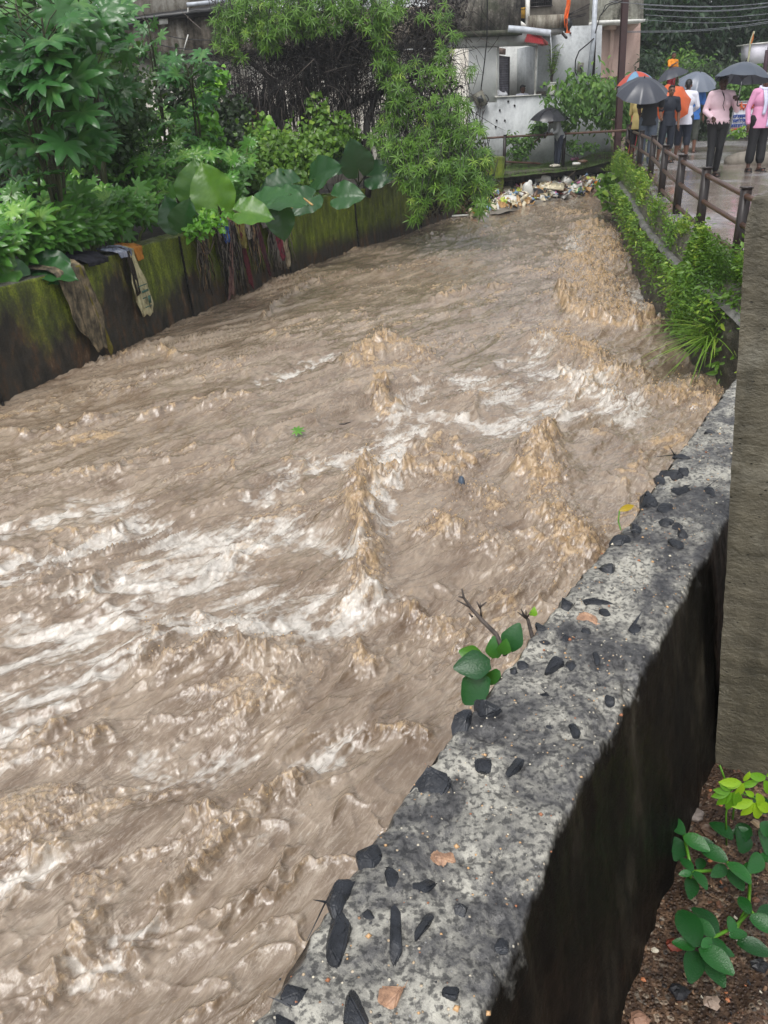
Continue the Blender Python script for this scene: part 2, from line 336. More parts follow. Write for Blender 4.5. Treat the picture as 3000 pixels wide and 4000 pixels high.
    c = g.mix(g.mth('MULTIPLY', fk, .78), base, g.mix(g.ramp(nf, [(.35, 0), (.7, 1)]), srgb(146, 114, 78), srgb(212, 184, 142)))
    fm = g.mth('ADD', fo, g.mth('MULTIPLY', g.mth('SUBTRACT', g.noise(22, 6, .75, None, .8), .5), .6)); fm = g.mth('ADD', fm, g.mth('MULTIPLY', g.mth('SUBTRACT', rg2, .5), .30)); fm = g.mth('SUBTRACT', fm, g.mth('MULTIPLY', g.ramp(g.vor(26), [(.25, 0), (.6, 1)]), .16)); fm = g.mth('ADD', fm, g.mth('MULTIPLY', g.mth('SUBTRACT', fs, .5), .55)); fm = g.mth('MULTIPLY', g.ramp(fm, [(.10, 0), (1.0, 1)]), .82)
    c = g.mix(fm, c, srgb(232, 228, 220))
    nb = g.noise(1.0, 7, .62, g.map((22, 9, 12), vec=al), .8)
    nb2 = g.noise(75, 4, .6)
    bmp = g.bump(rg, .30, .04); bmp = g.bump(nb, .38, .030, bmp); bmp = g.bump(rg2, .26, .010, bmp); bmp = g.bump(nb2, .25, .006, g.bump(fs, .25, .010, bmp))
    ro = g.mth('ADD', .07, g.mth('MULTIPLY', g.mth('MAXIMUM', fk, fm), .4))
    m = g.fin(c, ro, bmp, 1.0); g.b.inputs['Coat Weight'].default_value = .55; g.b.inputs['Coat Roughness'].default_value = .04; g.b.inputs['Coat IOR'].default_value = 1.4; g.put(g.b.inputs['Coat Normal'], g.bump(nb, .5, .02))
    o = b.build('river', m, attrs={'froth': fro, 'foam': foam, 'zone': zone})
    tag(o, kind='structure')
    # drops thrown up over the breaking water
    w = (T ** 2 * (Rr < 20)).ravel() * (Rr.ravel() ** 1.2) + ss(.05, .1, cr).ravel() * Rr.ravel() * .3; w /= w.sum()
    idx = rng.choice(len(w), 2600, p=w)
    ps = np.stack([X2.ravel()[idx], Y2.ravel()[idx], z.ravel()[idx]], 1); ps += rng.normal(0, .03, ps.shape); ps[:, 2] += np.abs(rng.normal(.01, .045, len(ps)))
    iv = np.array([[0, 0, 1], [1, 0, 0], [0, 1, 0], [-1, 0, 0], [0, -1, 0], [0, 0, -1.]]); jf = np.array([[0, 1, 2], [0, 2, 3], [0, 3, 4], [0, 4, 1], [5, 2, 1], [5, 3, 2], [5, 4, 3], [5, 1, 4]])
    S = rng.uniform(.002, .007, len(ps)) * (.5 + np.hypot(ps[:, 0], ps[:, 1]) / 12)
    M = np.eye(3)[None] * S[:, None, None] * np.array([1, 1, 1.3])[None, None]
    b = MB(); b.inst(iv, jf, M, ps)
    o = b.build('spray', plain('spray_drops', srgb(205, 172, 125), .3)); tag(o, 'brown drops of water thrown up over the breaking waves', 'spray', kind='stuff')
river()
# ================================================================ near parapet wall
def concrete_parapet():
    Lp = [P(x, y, .4)[:2] for x, y in [(850, 4180), (976, 4000), (1591, 3074), (1763, 2857), (2106, 2441), (2280, 2225), (2477, 2007), (2660, 1750), (2848, 1501), (2930, 1420)]]
    Rp = [P(x, y, .4)[:2] for x, y in [(1840, 4300), (1917, 4000), (2079, 3526), (2260, 3110), (2495, 2676), (2766, 2170)]]
    d0 = Lp[0] - Lp[1]; Lp = [Lp[0] + d0 * 6] + Lp
    d0 = np.array([-.35, -.66]); Rp = [Rp[0] + d0 * 1.2] + Rp
    d1 = (Rp[-1] - Rp[-3]); d1 /= np.linalg.norm(d1); Rp += [Rp[-1] + d1 * .6, Rp[-1] + d1 * 1.6]
    def res(pts, n):
        pts = np.array(pts); s = np.concatenate([[0], np.cumsum(np.linalg.norm(np.diff(pts, axis=0), axis=1))]); t = np.linspace(0, s[-1], n)
        return np.stack([np.interp(t, s, pts[:, 0]), np.interp(t, s, pts[:, 1])], 1)
    n = 620; L = res(Lp, n); Rr = res(Rp, n)
    nrm = np.array([.85, -.53]); nrm /= np.linalg.norm(nrm)
    ks = np.linspace(0, 1, 110); rows = []
    jag = .010 * fbm(np.arange(n) / 18, np.zeros(n), 4, 5) + .006 * pn(np.arange(n) / 5, np.zeros(n), 9)
    jag2 = .014 * fbm(np.arange(n) / 22, np.ones(n) * 3, 4, 6)
    def H(x, y): return .4 + .012 * fbm(x / .12, y / .12, 4, 7) + .006 * fbm(x / .03, y / .03, 3, 8) - .010 * ss(.15, .5, fbm(x / .07, y / .07, 2, 12))
    wl = []  # water side going down
    for z in np.linspace(-1.75, .36, 50):
        x = L[:, 0] - nrm[0] * (.02 * fbm(np.arange(n) / 20, np.full(n, z * 4), 3, 3) + .01) + jag; y = L[:, 1] + jag * .5
        wl.append(np.stack([x, y, np.full(n, z)], 1))
    top = []
    for k in ks:
        q = L * (1 - k) + Rr * k; e = np.minimum(k, 1 - k) * .25
        q = q + np.outer(jag * (1 - k) + jag2 * k, nrm)
        z = H(q[:, 0], q[:, 1]) - .030 * np.exp(-e / .008) * (k > .5) - .018 * np.exp(-e / .006) * (k <= .5)
        top.append(np.stack([q[:, 0], q[:, 1], z], 1))
    inn = []
    for z in np.linspace(.35, -.6, 60):
        q = Rr + np.outer(jag2, nrm) + np.outer(.012 * fbm(np.arange(n) / 14, np.full(n, z * 7), 4, 4) + .004 + .165 * (.36 - z), nrm)
        inn.append(np.stack([q[:, 0], q[:, 1], np.full(n, z)], 1))
    b = MB(); b.grid(np.array(wl + top + inn).transpose(1, 0, 2)[:, ::-1])
    g = G('weathered_concrete')
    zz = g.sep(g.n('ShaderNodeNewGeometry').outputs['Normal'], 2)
    pt = g.noise(6, 8, .72, None, .6); pf = g.noise(45, 6, .7); pm = g.noise(2.2, 3, .5)
    k = g.mth('ADD', g.mth('MULTIPLY', pt, .82), g.mth('MULTIPLY', pf, .20)); k = g.mth('ADD', k, g.mth('MULTIPLY', pm, .22))
    top = g.ramp(k, [(.49, srgb(58, 58, 60)), (.565, srgb(92, 91, 90)), (.625, srgb(132, 130, 123)), (.71, srgb(180, 177, 166))])
    top = g.mix(g.ramp(g.noise(95, 3, .6), [(.40, .75), (.52, 0)]), top, srgb(40, 40, 42))
    # grit in the mortar
    vd = g.vor(120); vc = g.vor(120, 'Color'); sel = g.mth('GREATER_THAN', g.sep(vc, 0), .88)
    dots = g.mth('MULTIPLY', sel, g.ramp(vd, [(.20, 1), (.32, 0)]))
    gc = g.ramp(g.sep(vc, 1), [(0, srgb(150, 112, 86)), (.2, srgb(186, 160, 126)), (.6, srgb(215, 208, 190)), (.8, srgb(60, 62, 66)), (1, srgb(150, 145, 140))])
    top = g.mix(dots, top, gc)
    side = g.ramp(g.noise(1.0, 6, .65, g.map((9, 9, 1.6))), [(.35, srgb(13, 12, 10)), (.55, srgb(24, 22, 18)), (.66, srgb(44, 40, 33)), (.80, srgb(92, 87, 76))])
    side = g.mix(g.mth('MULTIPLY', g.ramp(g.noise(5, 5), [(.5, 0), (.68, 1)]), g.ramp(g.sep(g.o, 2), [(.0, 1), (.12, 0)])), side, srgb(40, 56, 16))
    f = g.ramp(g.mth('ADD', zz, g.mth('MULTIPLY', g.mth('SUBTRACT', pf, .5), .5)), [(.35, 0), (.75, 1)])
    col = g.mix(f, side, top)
    h = g.mth('ADD', g.mth('MULTIPLY', pf, .7), g.mth('MULTIPLY', dots, .35)); nb = g.bump(h, .8, .008); nb = g.bump(g.noise(220, 3), .4, .002, nb)
    wet = g.ramp(g.noise(6, 4), [(.4, .28), (.65, .62)])
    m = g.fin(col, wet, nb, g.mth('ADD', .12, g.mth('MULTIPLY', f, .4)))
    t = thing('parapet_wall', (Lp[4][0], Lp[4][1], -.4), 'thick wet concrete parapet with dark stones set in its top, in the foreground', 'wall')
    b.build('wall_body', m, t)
    gs = G('basalt'); n1 = gs.noise(30, 6, .65); c = gs.ramp(n1, [(.35, srgb(24, 26, 30)), (.6, srgb(44, 47, 53)), (.8, srgb(72, 76, 82))])
    ms = gs.fin(c, gs.ramp(gs.noise(14, 3), [(.4, .22), (.6, .5)]), gs.bump(gs.noise(60, 5, .65), .6, .006), .5)
    gp = G('pink_stone'); mp = gp.fin(gp.ramp(gp.noise(60, 5, .7), [(.35, srgb(120, 92, 74)), (.6, srgb(176, 138, 110)), (.75, srgb(196, 176, 150))]), .45, gp.bump(gp.noise(80, 4), .5, .004))
    # px x, y, width px, height px
    ST = [(1680, 3060, 150, 105, 1), (1805, 2820, 75, 105, .9), (1905, 2765, 100, 70, 1), (1440, 3345, 100, 90, .7), (1320, 3520, 80, 150, .6), (1310, 3660, 105, 175, 1), (1540, 3650, 60, 170, .8), (1660, 3630, 60, 95, .7),
          (1400, 3950, 105, 160, 1), (1645, 3445, 100, 70, .7), (1525, 3435, 60, 65, .5), (2015, 3000, 60, 100, .8), (1890, 2990, 70, 65, .4), (2170, 2615, 70, 80, 1), (2225, 2600, 45, 45, .6), (2125, 2705, 48, 28, .6),
          (2040, 2600, 50, 35, .6), (2215, 2370, 50, 65, .9), (2335, 2350, 125, 22, .9), (2362, 2392, 48, 32, .6), (2115, 2455, 70, 45, .3), (2120, 2500, 60, 22, .3), (2372, 2222, 70, 40, .8), (2420, 2115, 85, 38, .8), (2475, 2065, 60, 38, .9),
          (2535, 1955, 70, 66, .9), (2600, 1990, 65, 48, .4), (2575, 1873, 38, 55, .9), (2630, 1850, 95, 38, .9), (2672, 1845, 42, 42, .9), (2665, 1915, 85, 42, .8), (2770, 1925, 40, 40, .6), (2600, 2040, 60, 38, .8), (2645, 2060, 40, 30, .9),
          (2665, 2085, 42, 42, .9), (2640, 2120, 60, 42, .8), (2690, 1890, 42, 20, .3), (2790, 1810, 40, 16, .3), (2770, 1690, 40, 20, .4), (2665, 1785, 70, 26, .6), (2240, 2850, 50, 48, .4), (2140, 2830, 48, 26, .3), (2480, 2455, 50, 28, .5),
          (2330, 2575, 28, 50, .5), (1660, 2420, 0, 0, 0), (2210, 2490, 34, 30, .4), (1440, 3575, 60, 36, .5), (1130, 3880, 130, 70, .5), (1100, 3990, 150, 60, .6), (1800, 3560, 55, 40, .4), (1960, 3680, 60, 50, .3), (1760, 3890, 55, 50, .4), (2380, 2740, 40, 34, .4), (2005, 2620, 34, 26, .6), (2290, 2460, 40, 24, .4), (1930, 2520, 0, 0, 0)]
    PK = [(2290, 2420, 85, 50, .25), (1525, 3885, 95, 85, .5), (1730, 3340, 95, 70, .1)]
    rs = np.random.default_rng(12)
    def stone(x, y, w, hgt, up, mt):
        bm = bmesh.new(); p = P(x, y, .4); dist = np.linalg.norm(p - [0, 0, CZ]); s = dist / FPX
        wx = w * s; wy = hgt * s / max(.55, abs(ray(x, y)[2]) / np.linalg.norm(ray(x, y)))
        pts = rs.normal(0, 1, (16, 3)); pts /= np.linalg.norm(pts, axis=1)[:, None]; pts = np.sign(pts) * np.abs(pts) ** .8
        hz = min(wx, wy) * .36 * up + .006
        for q in pts: bm.verts.new((q[0] * wx * .56, q[1] * wy * .56, q[2] * hz))
        r_ = bmesh.ops.convex_hull(bm, input=bm.verts); bmesh.ops.delete(bm, geom=[e for e in r_['geom_interior'] if isinstance(e, bmesh.types.BMVert)] , context='VERTS')
        bmesh.ops.bevel(bm, geom=bm.edges[:], offset=min(wx, wy) * .05, segments=2, affect='EDGES')
        me = bpy.data.meshes.new('stone'); bm.to_mesh(me); bm.free(); me.materials.append(mt)
        o = bpy.data.objects.new('stone', me); C.objects.link(o); o.parent = t
        o.location = (p[0] - t.location[0], p[1] - t.location[1], float(H(p[0], p[1])) - t.location[2] + hz * (-.22 if up > .35 else -.55))
        o.rotation_euler = (rs.uniform(-.2, .2), rs.uniform(-.2, .2), R(-15) + rs.uniform(-.3, .3))
    for a in ST:
        if a[2]: stone(*a, ms)
    for a in PK: stone(*a, mp)
    # small grit, loose-looking but cast in
    N = 620; kk = rs.random(N); ii = rs.integers(30, n - 130, N); pos = L[ii] * (1 - kk)[:, None] + Rr[ii] * kk[:, None]
    S = np.where(rs.random(N) < .10, rs.uniform(.003, .006, N), rs.uniform(.001, .0028, N))
    iv = np.array([[0, 0, .7], [1, 0, 0], [0.2, 1, 0], [-1, 0, 0], [0, -.8, 0], [0, 0, -.7]]); jf = np.array([[0, 1, 2], [0, 2, 3], [0, 3, 4], [0, 4, 1], [5, 2, 1], [5, 3, 2], [5, 4, 3], [5, 1, 4]])
    a = rs.uniform(0, 6.3, N); M = np.zeros((N, 3, 3)); M[:, 0, 0] = np.cos(a); M[:, 0, 1] = -np.sin(a); M[:, 1, 0] = np.sin(a); M[:, 1, 1] = np.cos(a); M[:, 2, 2] = 1; M *= S[:, None, None]
    b = MB(); b.inst(iv, jf, M, np.stack([pos[:, 0], pos[:, 1], H(pos[:, 0], pos[:, 1]) + S * .2], 1))
    g = G('grit'); v = g.attr('var'); m = g.fin(g.ramp(v, [(0, srgb(160, 106, 76)), (.14, srgb(205, 165, 120)), (.55, srgb(220, 212, 190)), (.75, srgb(150, 150, 150)), (.9, srgb(50, 52, 56))], 'CONSTANT'), .4)
    o = b.build('grit', m, t); tag(o, kind='stuff')
concrete_parapet()

# ================================================================ concrete post beside it
def concrete_post():
    base = P(2790, 2990, -.25)                      # its left front foot
    Yb = base[1]
    tl = D(2918, 770, Yb + .03); bl = D(2788, 3060, Yb)
    b = MB(); nz = 220; nx = 36
    w = .150
    zs = np.linspace(bl[2] - .25, tl[2], nz); k = (zs - bl[2]) / (tl[2] - bl[2])
    ex = bl[0] + (tl[0] - bl[0]) * k; ey = bl[1] + (tl[1] - bl[1]) * k
    # ring profile: front face (towards the camera), right side, back, left side
    prof = [(x, 0) for x in np.linspace(0, w, nx)] + [(w, y) for y in np.linspace(.004, .13, 12)] + [(x, .134) for x in np.linspace(w, 0, 12)] + [(0, y) for y in np.linspace(.13, .004, 16)]
    prof = np.array(prof); cs = np.cumsum(np.concatenate([[0], np.linalg.norm(np.diff(prof, axis=0), axis=1)]))
    V = np.zeros((nz, len(prof) + 1, 3))
    rot = R(-27)
    for j in range(nz):
        rough = .006 * fbm(cs / .05, np.full(len(cs), zs[j] / .03), 4, 2) + .005 * fbm(cs / .3, np.full(len(cs), zs[j] / .12), 3, 5)
        c = prof - [w / 2, .067]; q = c * (1 + rough[:, None] * 5) + [w / 2, .067]
        if j > nz - 8: q = (q - [w / 2, .067]) * (1 - .02 * (j - nz + 8)) + [w / 2, .067] 
        x = q[:, 0] * math.cos(rot) - q[:, 1] * math.sin(rot); y = q[:, 0] * math.sin(rot) + q[:, 1] * math.cos(rot)
        V[j, :-1, 0] = ex[j] + x; V[j, :-1, 1] = ey[j] + y; V[j, :-1, 2] = zs[j] + (.02 * pn(cs / .05, np.zeros(len(cs)), 3) if j == nz - 1 else 0); V[j, -1] = V[j, 0]
    b.grid(V)
    top = V[-1, :-1]; c = top.mean(0) + [0, 0, .006]; vv = np.vstack([top, c]); b.add(vv, [[i, (i + 1) % len(top), len(top)] for i in range(len(top))])
    g = G('rough_post_concrete')
    n1 = g.noise(1, 6, .7, g.map((16, 16, 30))); n2 = g.noise(3.5, 4); n3 = g.noise(90, 5, .7)
    c = g.ramp(n2, [(.35, srgb(82, 78, 66)), (.65, srgb(116, 110, 95))]); c = g.mix(.5, c, g.ramp(n1, [(.3, srgb(52, 49, 38)), (.7, srgb(112, 105, 86))]))
    pit = g.ramp(g.vor(34, 'Distance', g.map((1, 1, 2.2))), [(.05, 1), (.14, 0)]); pitm = g.mth('MULTIPLY', pit, g.mth('GREATER_THAN', g.sep(g.vor(34, 'Color', g.map((1, 1, 2.2))), 0), .7))
    c = g.mix(pitm, c, srgb(22, 20, 16)); c = g.mix(g.mth('MULTIPLY', g.ramp(g.noise(1, 5, .6, g.map((9, 9, 1.1))), [(.5, 0), (.66, 1)]), .55), c, srgb(44, 42, 34)); c = g.mix(g.mth('MULTIPLY', g.ramp(g.noise(6, 5, .7), [(.56, 0), (.68, 1)]), .4), c, srgb(142, 138, 124))
    hh = g.mth('SUBTRACT', g.mth('ADD', n1, g.mth('MULTIPLY', n3, .35)), pitm)
    m = g.fin(c, .48, g.bump(hh, .9, .012), .4)
    o = b.build('concrete_post', m, org=(ex[0] + .07, ey[0] + .07, bl[2])); tag(o, 'rough square concrete post standing upright between parapet and soil at the right edge', 'post')
concrete_post()

# ================================================================ soil beside the parapet
def soil():
    n = 260; xs = np.linspace(-.2, 3.4, n); ys = np.linspace(-.6, 4.4, n); X, Y = np.meshgrid(xs, ys)
    z = -.25 + .03 * fbm(X / .5, Y / .5, 3, 1) + .012 * fbm(X / .08, Y / .08, 4, 2) + .02 * ss(.1, .5, fbm(X / .2, Y / .2, 2, 9))
    # only on the land side of the parapet
    ln = (X - .35) * .85 - (Y - 1.13) * .53
    b = MB(); b.grid(np.stack([X, Y, z], -1)); keep = (ln.ravel()[b.f[0]] > -.03).all(1); b.f[0] = b.f[0][keep]; b.m[0] = b.m[0][keep]
    g = G('gritty_soil')
    v1 = g.vor(110); c1 = g.vor(110, 'Color'); nn = g.noise(9, 5, .65); n2 = g.noise(130, 3)
    c = g.ramp(g.sep(c1, 0), [(0, srgb(52, 38, 28)), (.45, srgb(84, 63, 47)), (.72, srgb(112, 88, 68)), (.86, srgb(136, 108, 86)), (.95, srgb(160, 146, 128)), (1, srgb(40, 40, 44))])
    c = g.mix(g.ramp(nn, [(.38, 0), (.62, .8)]), c, srgb(44, 31, 23))
    m = g.fin(c, .5, g.bump(g.mth('ADD', g.ramp(v1, [(0, 1), (.5, 0)]), g.mth('MULTIPLY', n2, .5)), .9, .006), .4)
    o = b.build('ground_soil', m); tag(o, kind='structure')
    rs = np.random.default_rng(4); N = 2600
    px = rs.uniform(.3, 1.6, N); py = rs.uniform(.4, 2.4, N); ok = (px - .35) * .85 - (py - 1.13) * .53 > .0; px, py = px[ok], py[ok]; N = len(px)
    S = rs.lognormal(math.log(.0034), .5, N); S = np.clip(S, .0015, .018)
    iv = rs.normal(0, 1, (14, 3)); bm = bmesh.new(); [bm.verts.new(q / np.linalg.norm(q)) for q in iv]; r_ = bmesh.ops.convex_hull(bm, input=bm.verts); bmesh.ops.delete(bm, geom=[e for e in r_['geom_interior'] if isinstance(e, bmesh.types.BMVert)], context='VERTS'); bmesh.ops.triangulate(bm, faces=bm.faces[:])
    bm.verts.index_update(); tv = np.array([v.co[:] for v in bm.verts]); tf = np.array([[v.index for v in f.verts] for f in bm.faces]); bm.free()
    a = rs.uniform(0, 6.3, N); M = np.zeros((N, 3, 3)); M[:, 0, 0] = np.cos(a) * 1.2; M[:, 0, 1] = -np.sin(a); M[:, 1, 0] = np.sin(a) * 1.2; M[:, 1, 1] = np.cos(a); M[:, 2, 2] = .6; M *= S[:, None, None]
    iz = np.clip(((py + .6) / 5 * (n - 1)).astype(int), 0, n - 1); ix = np.clip(((px + .2) / 3.6 * (n - 1)).astype(int), 0, n - 1)
    b = MB(); b.inst(tv, tf, M, np.stack([px, py, z[iz, ix] + S * .3], 1), var=rs.random(N))
    g = G('gravel'); v = g.attr('var'); m = g.fin(g.ramp(v, [(0, srgb(30, 30, 34)), (.12, srgb(96, 66, 50)), (.4, srgb(128, 100, 78)), (.65, srgb(160, 138, 112)), (.84, srgb(176, 112, 76)), (.93, srgb(196, 188, 170))], 'CONSTANT'), .45, g.bump(g.noise(200, 3), .4, .002))
    tag(b.build('gravel', m, smooth=False), 'coloured grit and pebbles scattered over the dark soil', 'gravel', kind='stuff')
soil()
# ================================================================ left bank: mossy wall
ZL = -.15
LW = [P(x, y, ZL)[:2] for x, y in [(0, 1121), (330, 1032), (597, 949), (1085, 814), (1290, 765), (1537, 714)]]
LW = [LW[0] + (LW[0] - LW[2]) * 2.0] + LW + [LW[-1] + (LW[-1] - LW[-3]) * 1.25]
def polyres(pts, n):
    pts = np.array(pts); s = np.concatenate([[0], np.cumsum(np.linalg.norm(np.diff(pts, axis=0), axis=1))]); t = np.linspace(0, s[-1], n)
    return np.stack([np.interp(t, s, pts[:, i]) for i in range(pts.shape[1])], 1), t
def mossy_wall():
    n = 700; L, t = polyres(LW, n); d = np.gradient(L, axis=0); d /= np.linalg.norm(d, axis=1)[:, None]; nr = np.stack([d[:, 1], -d[:, 0]], 1)  # towards the water
    rows = []
    for z in np.linspace(-1.8, ZL - .02, 70):
        q = L + nr * (.03 * fbm(t / .8, np.full(n, z * 2), 4, 3) + .008 * fbm(t / .1, np.full(n, z * 9), 3, 4) + .06 * (ZL - z))[:, None]
        rows.append(np.stack([q[:, 0], q[:, 1], np.full(n, z)], 1))
    for k in np.linspace(0, 1, 16):
        q = L - nr * (k * .30 + .01)
        q = q + nr * (.03 * fbm(t / .6, np.full(n, k), 3, 14))[:, None] * (1 - k)
        rows.append(np.stack([q[:, 0], q[:, 1], ZL + .02 * fbm(t / .3, np.full(n, k * 2), 4, 5)], 1))
    for z in np.linspace(ZL - .02, -.6, 5):
        q = L - nr * .31; rows.append(np.stack([q[:, 0], q[:, 1], np.full(n, z)], 1))
    b = MB(); b.grid(np.array(rows).transpose(1, 0, 2)[:, ::-1])
    # cast joints are thin dark grooves
    g = G('mossy_concrete'); g.o = g.n('ShaderNodeNewGeometry').outputs['Position']
    zz = g.sep(g.o, 2); yy = g.sep(g.o, 1); up = g.sep(g.n('ShaderNodeNewGeometry').outputs['Normal'], 2)
    big = g.noise(.75, 4, .55); med = g.noise(1, 7, .68, g.map((6, 6, 2.5))); fine = g.noise(40, 5, .7); strk = g.noise(1, 6, .65, g.map((8, 8, 2.2)))
    dark = g.ramp(g.mth('ADD', g.mth('MULTIPLY', med, .6), g.mth('MULTIPLY', strk, .4)), [(.38, srgb(30, 29, 25)), (.50, srgb(54, 49, 41)), (.58, srgb(84, 62, 42)), (.66, srgb(130, 122, 106))])
    moss = g.ramp(g.mth('ADD', g.mth('MULTIPLY', fine, .45), g.mth('MULTIPLY', strk, .55)), [(.34, srgb(48, 60, 20)), (.47, srgb(82, 96, 28)), (.57, srgb(118, 132, 38)), (.68, srgb(168, 180, 66))])
    yk = g.ramp(g.mth('MULTIPLY', yy, .05), [(.5, 0), (.72, .22)])
    mk = g.mth('ADD', g.mth('ADD', g.mth('MULTIPLY', big, .9), g.mth('MULTIPLY', med, .55)), g.mth('MULTIPLY', g.mth('ADD', zz, .62), .42)); mk = g.mth('ADD', mk, yk)
    mk = g.ramp(mk, [(.66, 0), (.88, 1)])
    mk = g.mth('MULTIPLY', mk, g.ramp(g.mth('ADD', zz, 1.3), [(.16, 0), (.46, 1)]))
    # only the far stretch is mossy on top
    c = g.mix(mk, dark, moss)
    topc = g.ramp(g.mth('ADD', g.mth('MULTIPLY', fine, .5), g.mth('MULTIPLY', g.noise(6, 4), .5)), [(.36, srgb(46, 45, 42)), (.52, srgb(86, 84, 78)), (.68, srgb(132, 130, 120))])
    topc = g.mix(g.mth('MULTIPLY', g.ramp(g.mth('MULTIPLY', yy, .05), [(.54, 0), (.62, 1)]), g.ramp(fine, [(.35, .2), (.55, 1)])), topc, moss)
    c = g.mix(g.ramp(up, [(.55, 0), (.85, 1)]), c, topc)
    nb = g.bump(g.mth('ADD', fine, g.mth('MULTIPLY', med, .6)), .8, .02)
    m = g.fin(c, g.ramp(med, [(.4, .35), (.6, .7)]), nb, .4)
    t_ = thing('channel_wall', (L[350][0], L[350][1], -1.3), 'long low concrete channel wall with green moss on the left bank', 'wall')
    b.build('wall_body', m, t_)
    b = MB()
    for k in (.23, .40, .545, .665, .80):
        i = int(k * n); q = L[i] + nr[i] * .034; M = np.array([[d[i][0], nr[i][0], 0], [d[i][1], nr[i][1], 0], [0, 0, 1]])
        for z in np.linspace(-1.3, ZL - .05, 14):
            b.box((q[0] + nr[i][0] * .06 * (ZL - z), q[1] + nr[i][1] * .06 * (ZL - z), z), (.012 + .008 * pn(z * 5, k, 3), .03, .10), M)
    b.build('joint', plain('joint_dark', srgb(16, 15, 12), .8), t_)
    return L, nr
LWL, LWN = mossy_wall()
def left_ground():
    n = 500; L, t = polyres(LW, n); d = np.gradient(L, axis=0); d /= np.linalg.norm(d, axis=1)[:, None]; nr = np.stack([-d[:, 1], d[:, 0]], 1)
    rows = []
    ks = np.concatenate([np.linspace(.28, 3, 30), np.linspace(3.3, 22, 40)])
    for k in ks:
        q = L + nr * k; rows.append(np.stack([q[:, 0], q[:, 1], -.32 + .12 * ss(0, 4, k) + .06 * fbm(q[:, 0] / .8, q[:, 1] / .8, 3, 6)], 1))
    b = MB(); b.grid(np.array(rows))
    g = G('dark_mud'); m = g.fin(g.ramp(g.noise(3, 5), [(.35, srgb(20, 18, 13)), (.65, srgb(48, 42, 28))]), .7, g.bump(g.noise(20, 5), .8, .03))
    tag(b.build('ground_left_bank', m), kind='structure')
left_ground()
# ================================================================ leaves
def leafmat(name, c0, c1, c2=None, rough=.35, tr=.25, bscale=60):
    g = G(name); v = g.attr('var'); n = g.noise(7, 3)
    st = [(0, c0), (.75, c1)] + ([(1, c2)] if c2 else [])
    c = g.ramp(g.mth('ADD', g.mth('MULTIPLY', v, .8), g.mth('MULTIPLY', n, .25)), st)
    return g.fin(c, rough, g.bump(g.noise(bscale, 3), .3, .004), .5, 0, tr, g.mix(.5, c, srgb(120, 170, 30)))
def castor_leaf(lobes=8):
    V = [(0, 0, .0)]; F = []; ang = np.linspace(-2.45, 2.45, lobes); hw = (ang[1] - ang[0]) / 2 * 1.12; idx = []
    for i, a in enumerate(ang):
        ln = 1.0 - .28 * (abs(a) / 2.45) ** 1.5
        def pt(r, da, z): V.append((math.sin(a + da) * r * ln, math.cos(a + da) * r * ln, z)); return len(V) - 1
        m1 = pt(.36, 0, .075); m2 = pt(.70, 0, .055); t = pt(1.0, 0, -.10)
        l1 = pt(.62, -hw * .62, .0); r1 = pt(.62, hw * .62, .0); l2 = pt(.84, -hw * .30, -.03); r2 = pt(.84, hw * .30, -.03); idx.append((m1, m2, t, l1, r1, l2, r2))
    N = []
    for i in range(lobes + 1):
        a = ang[0] - hw if i == 0 else (ang[-1] + hw if i == lobes else (ang[i - 1] + ang[i]) / 2); r = .46 if 0 < i < lobes else .30
        V.append((math.sin(a) * r, math.cos(a) * r, -.01)); N.append(len(V) - 1)
    for i, (m1, m2, t, l1, r1, l2, r2) in enumerate(idx):
        F += [(0, m1, N[i]), (0, N[i + 1], m1), (N[i], m1, l1), (m1, m2, l1), (l1, m2, l2), (l2, m2, t), (m1, N[i + 1], r1), (m1, r1, m2), (m2, r1, r2), (m2, r2, t)]
    return np.array(V), np.array(F)
def strip_leaf(n=4, w=.3, fold=.1, droop=.25, shape=None):   # along +y, length 1
    V = []; F = []
    for i in range(n + 1):
        t = i / n; ww = w * (math.sin(math.pi * min(1, t * .94 + .06)) ** .8 if shape is None else shape(t)); z = -droop * t * t
        V += [(-ww / 2, t, z + fold * ww * 2), (0, t, z), (ww / 2, t, z + fold * ww * 2)]
    for i in range(n):
        a = i * 3; F += [(a, a + 1, a + 4, a + 3), (a + 1, a + 2, a + 5, a + 4)]
    return np.array(V), np.array(F)
heart = lambda t: [.55, 1, .85, .5, .02][int(round(t * 4))]
CL = castor_leaf(8); CLV = np.full(len(CL[0]), -.06); CLV[0] = .25; CLV[[1 + 7 * i for i in range(8)]] = .22; CLV[[2 + 7 * i for i in range(8)]] = .14; HL = strip_leaf(4, .9, .08, .3, heart); OL = strip_leaf(4, .42, .10, .25); NL = strip_leaf(3, .115, .1, .45); DL = strip_leaf(2, .5, .1, .2)
def basis(dirs, nrm, size, roll=None):
    """matrices whose y axis is dirs, z about nrm"""
    y = dirs / (np.linalg.norm(dirs, axis=1)[:, None] + 1e-9); x = np.cross(y, nrm); x /= np.linalg.norm(x, axis=1)[:, None] + 1e-9; z = np.cross(x, y)
    return np.stack([x, y, z], 2) * np.asarray(size)[:, None, None]
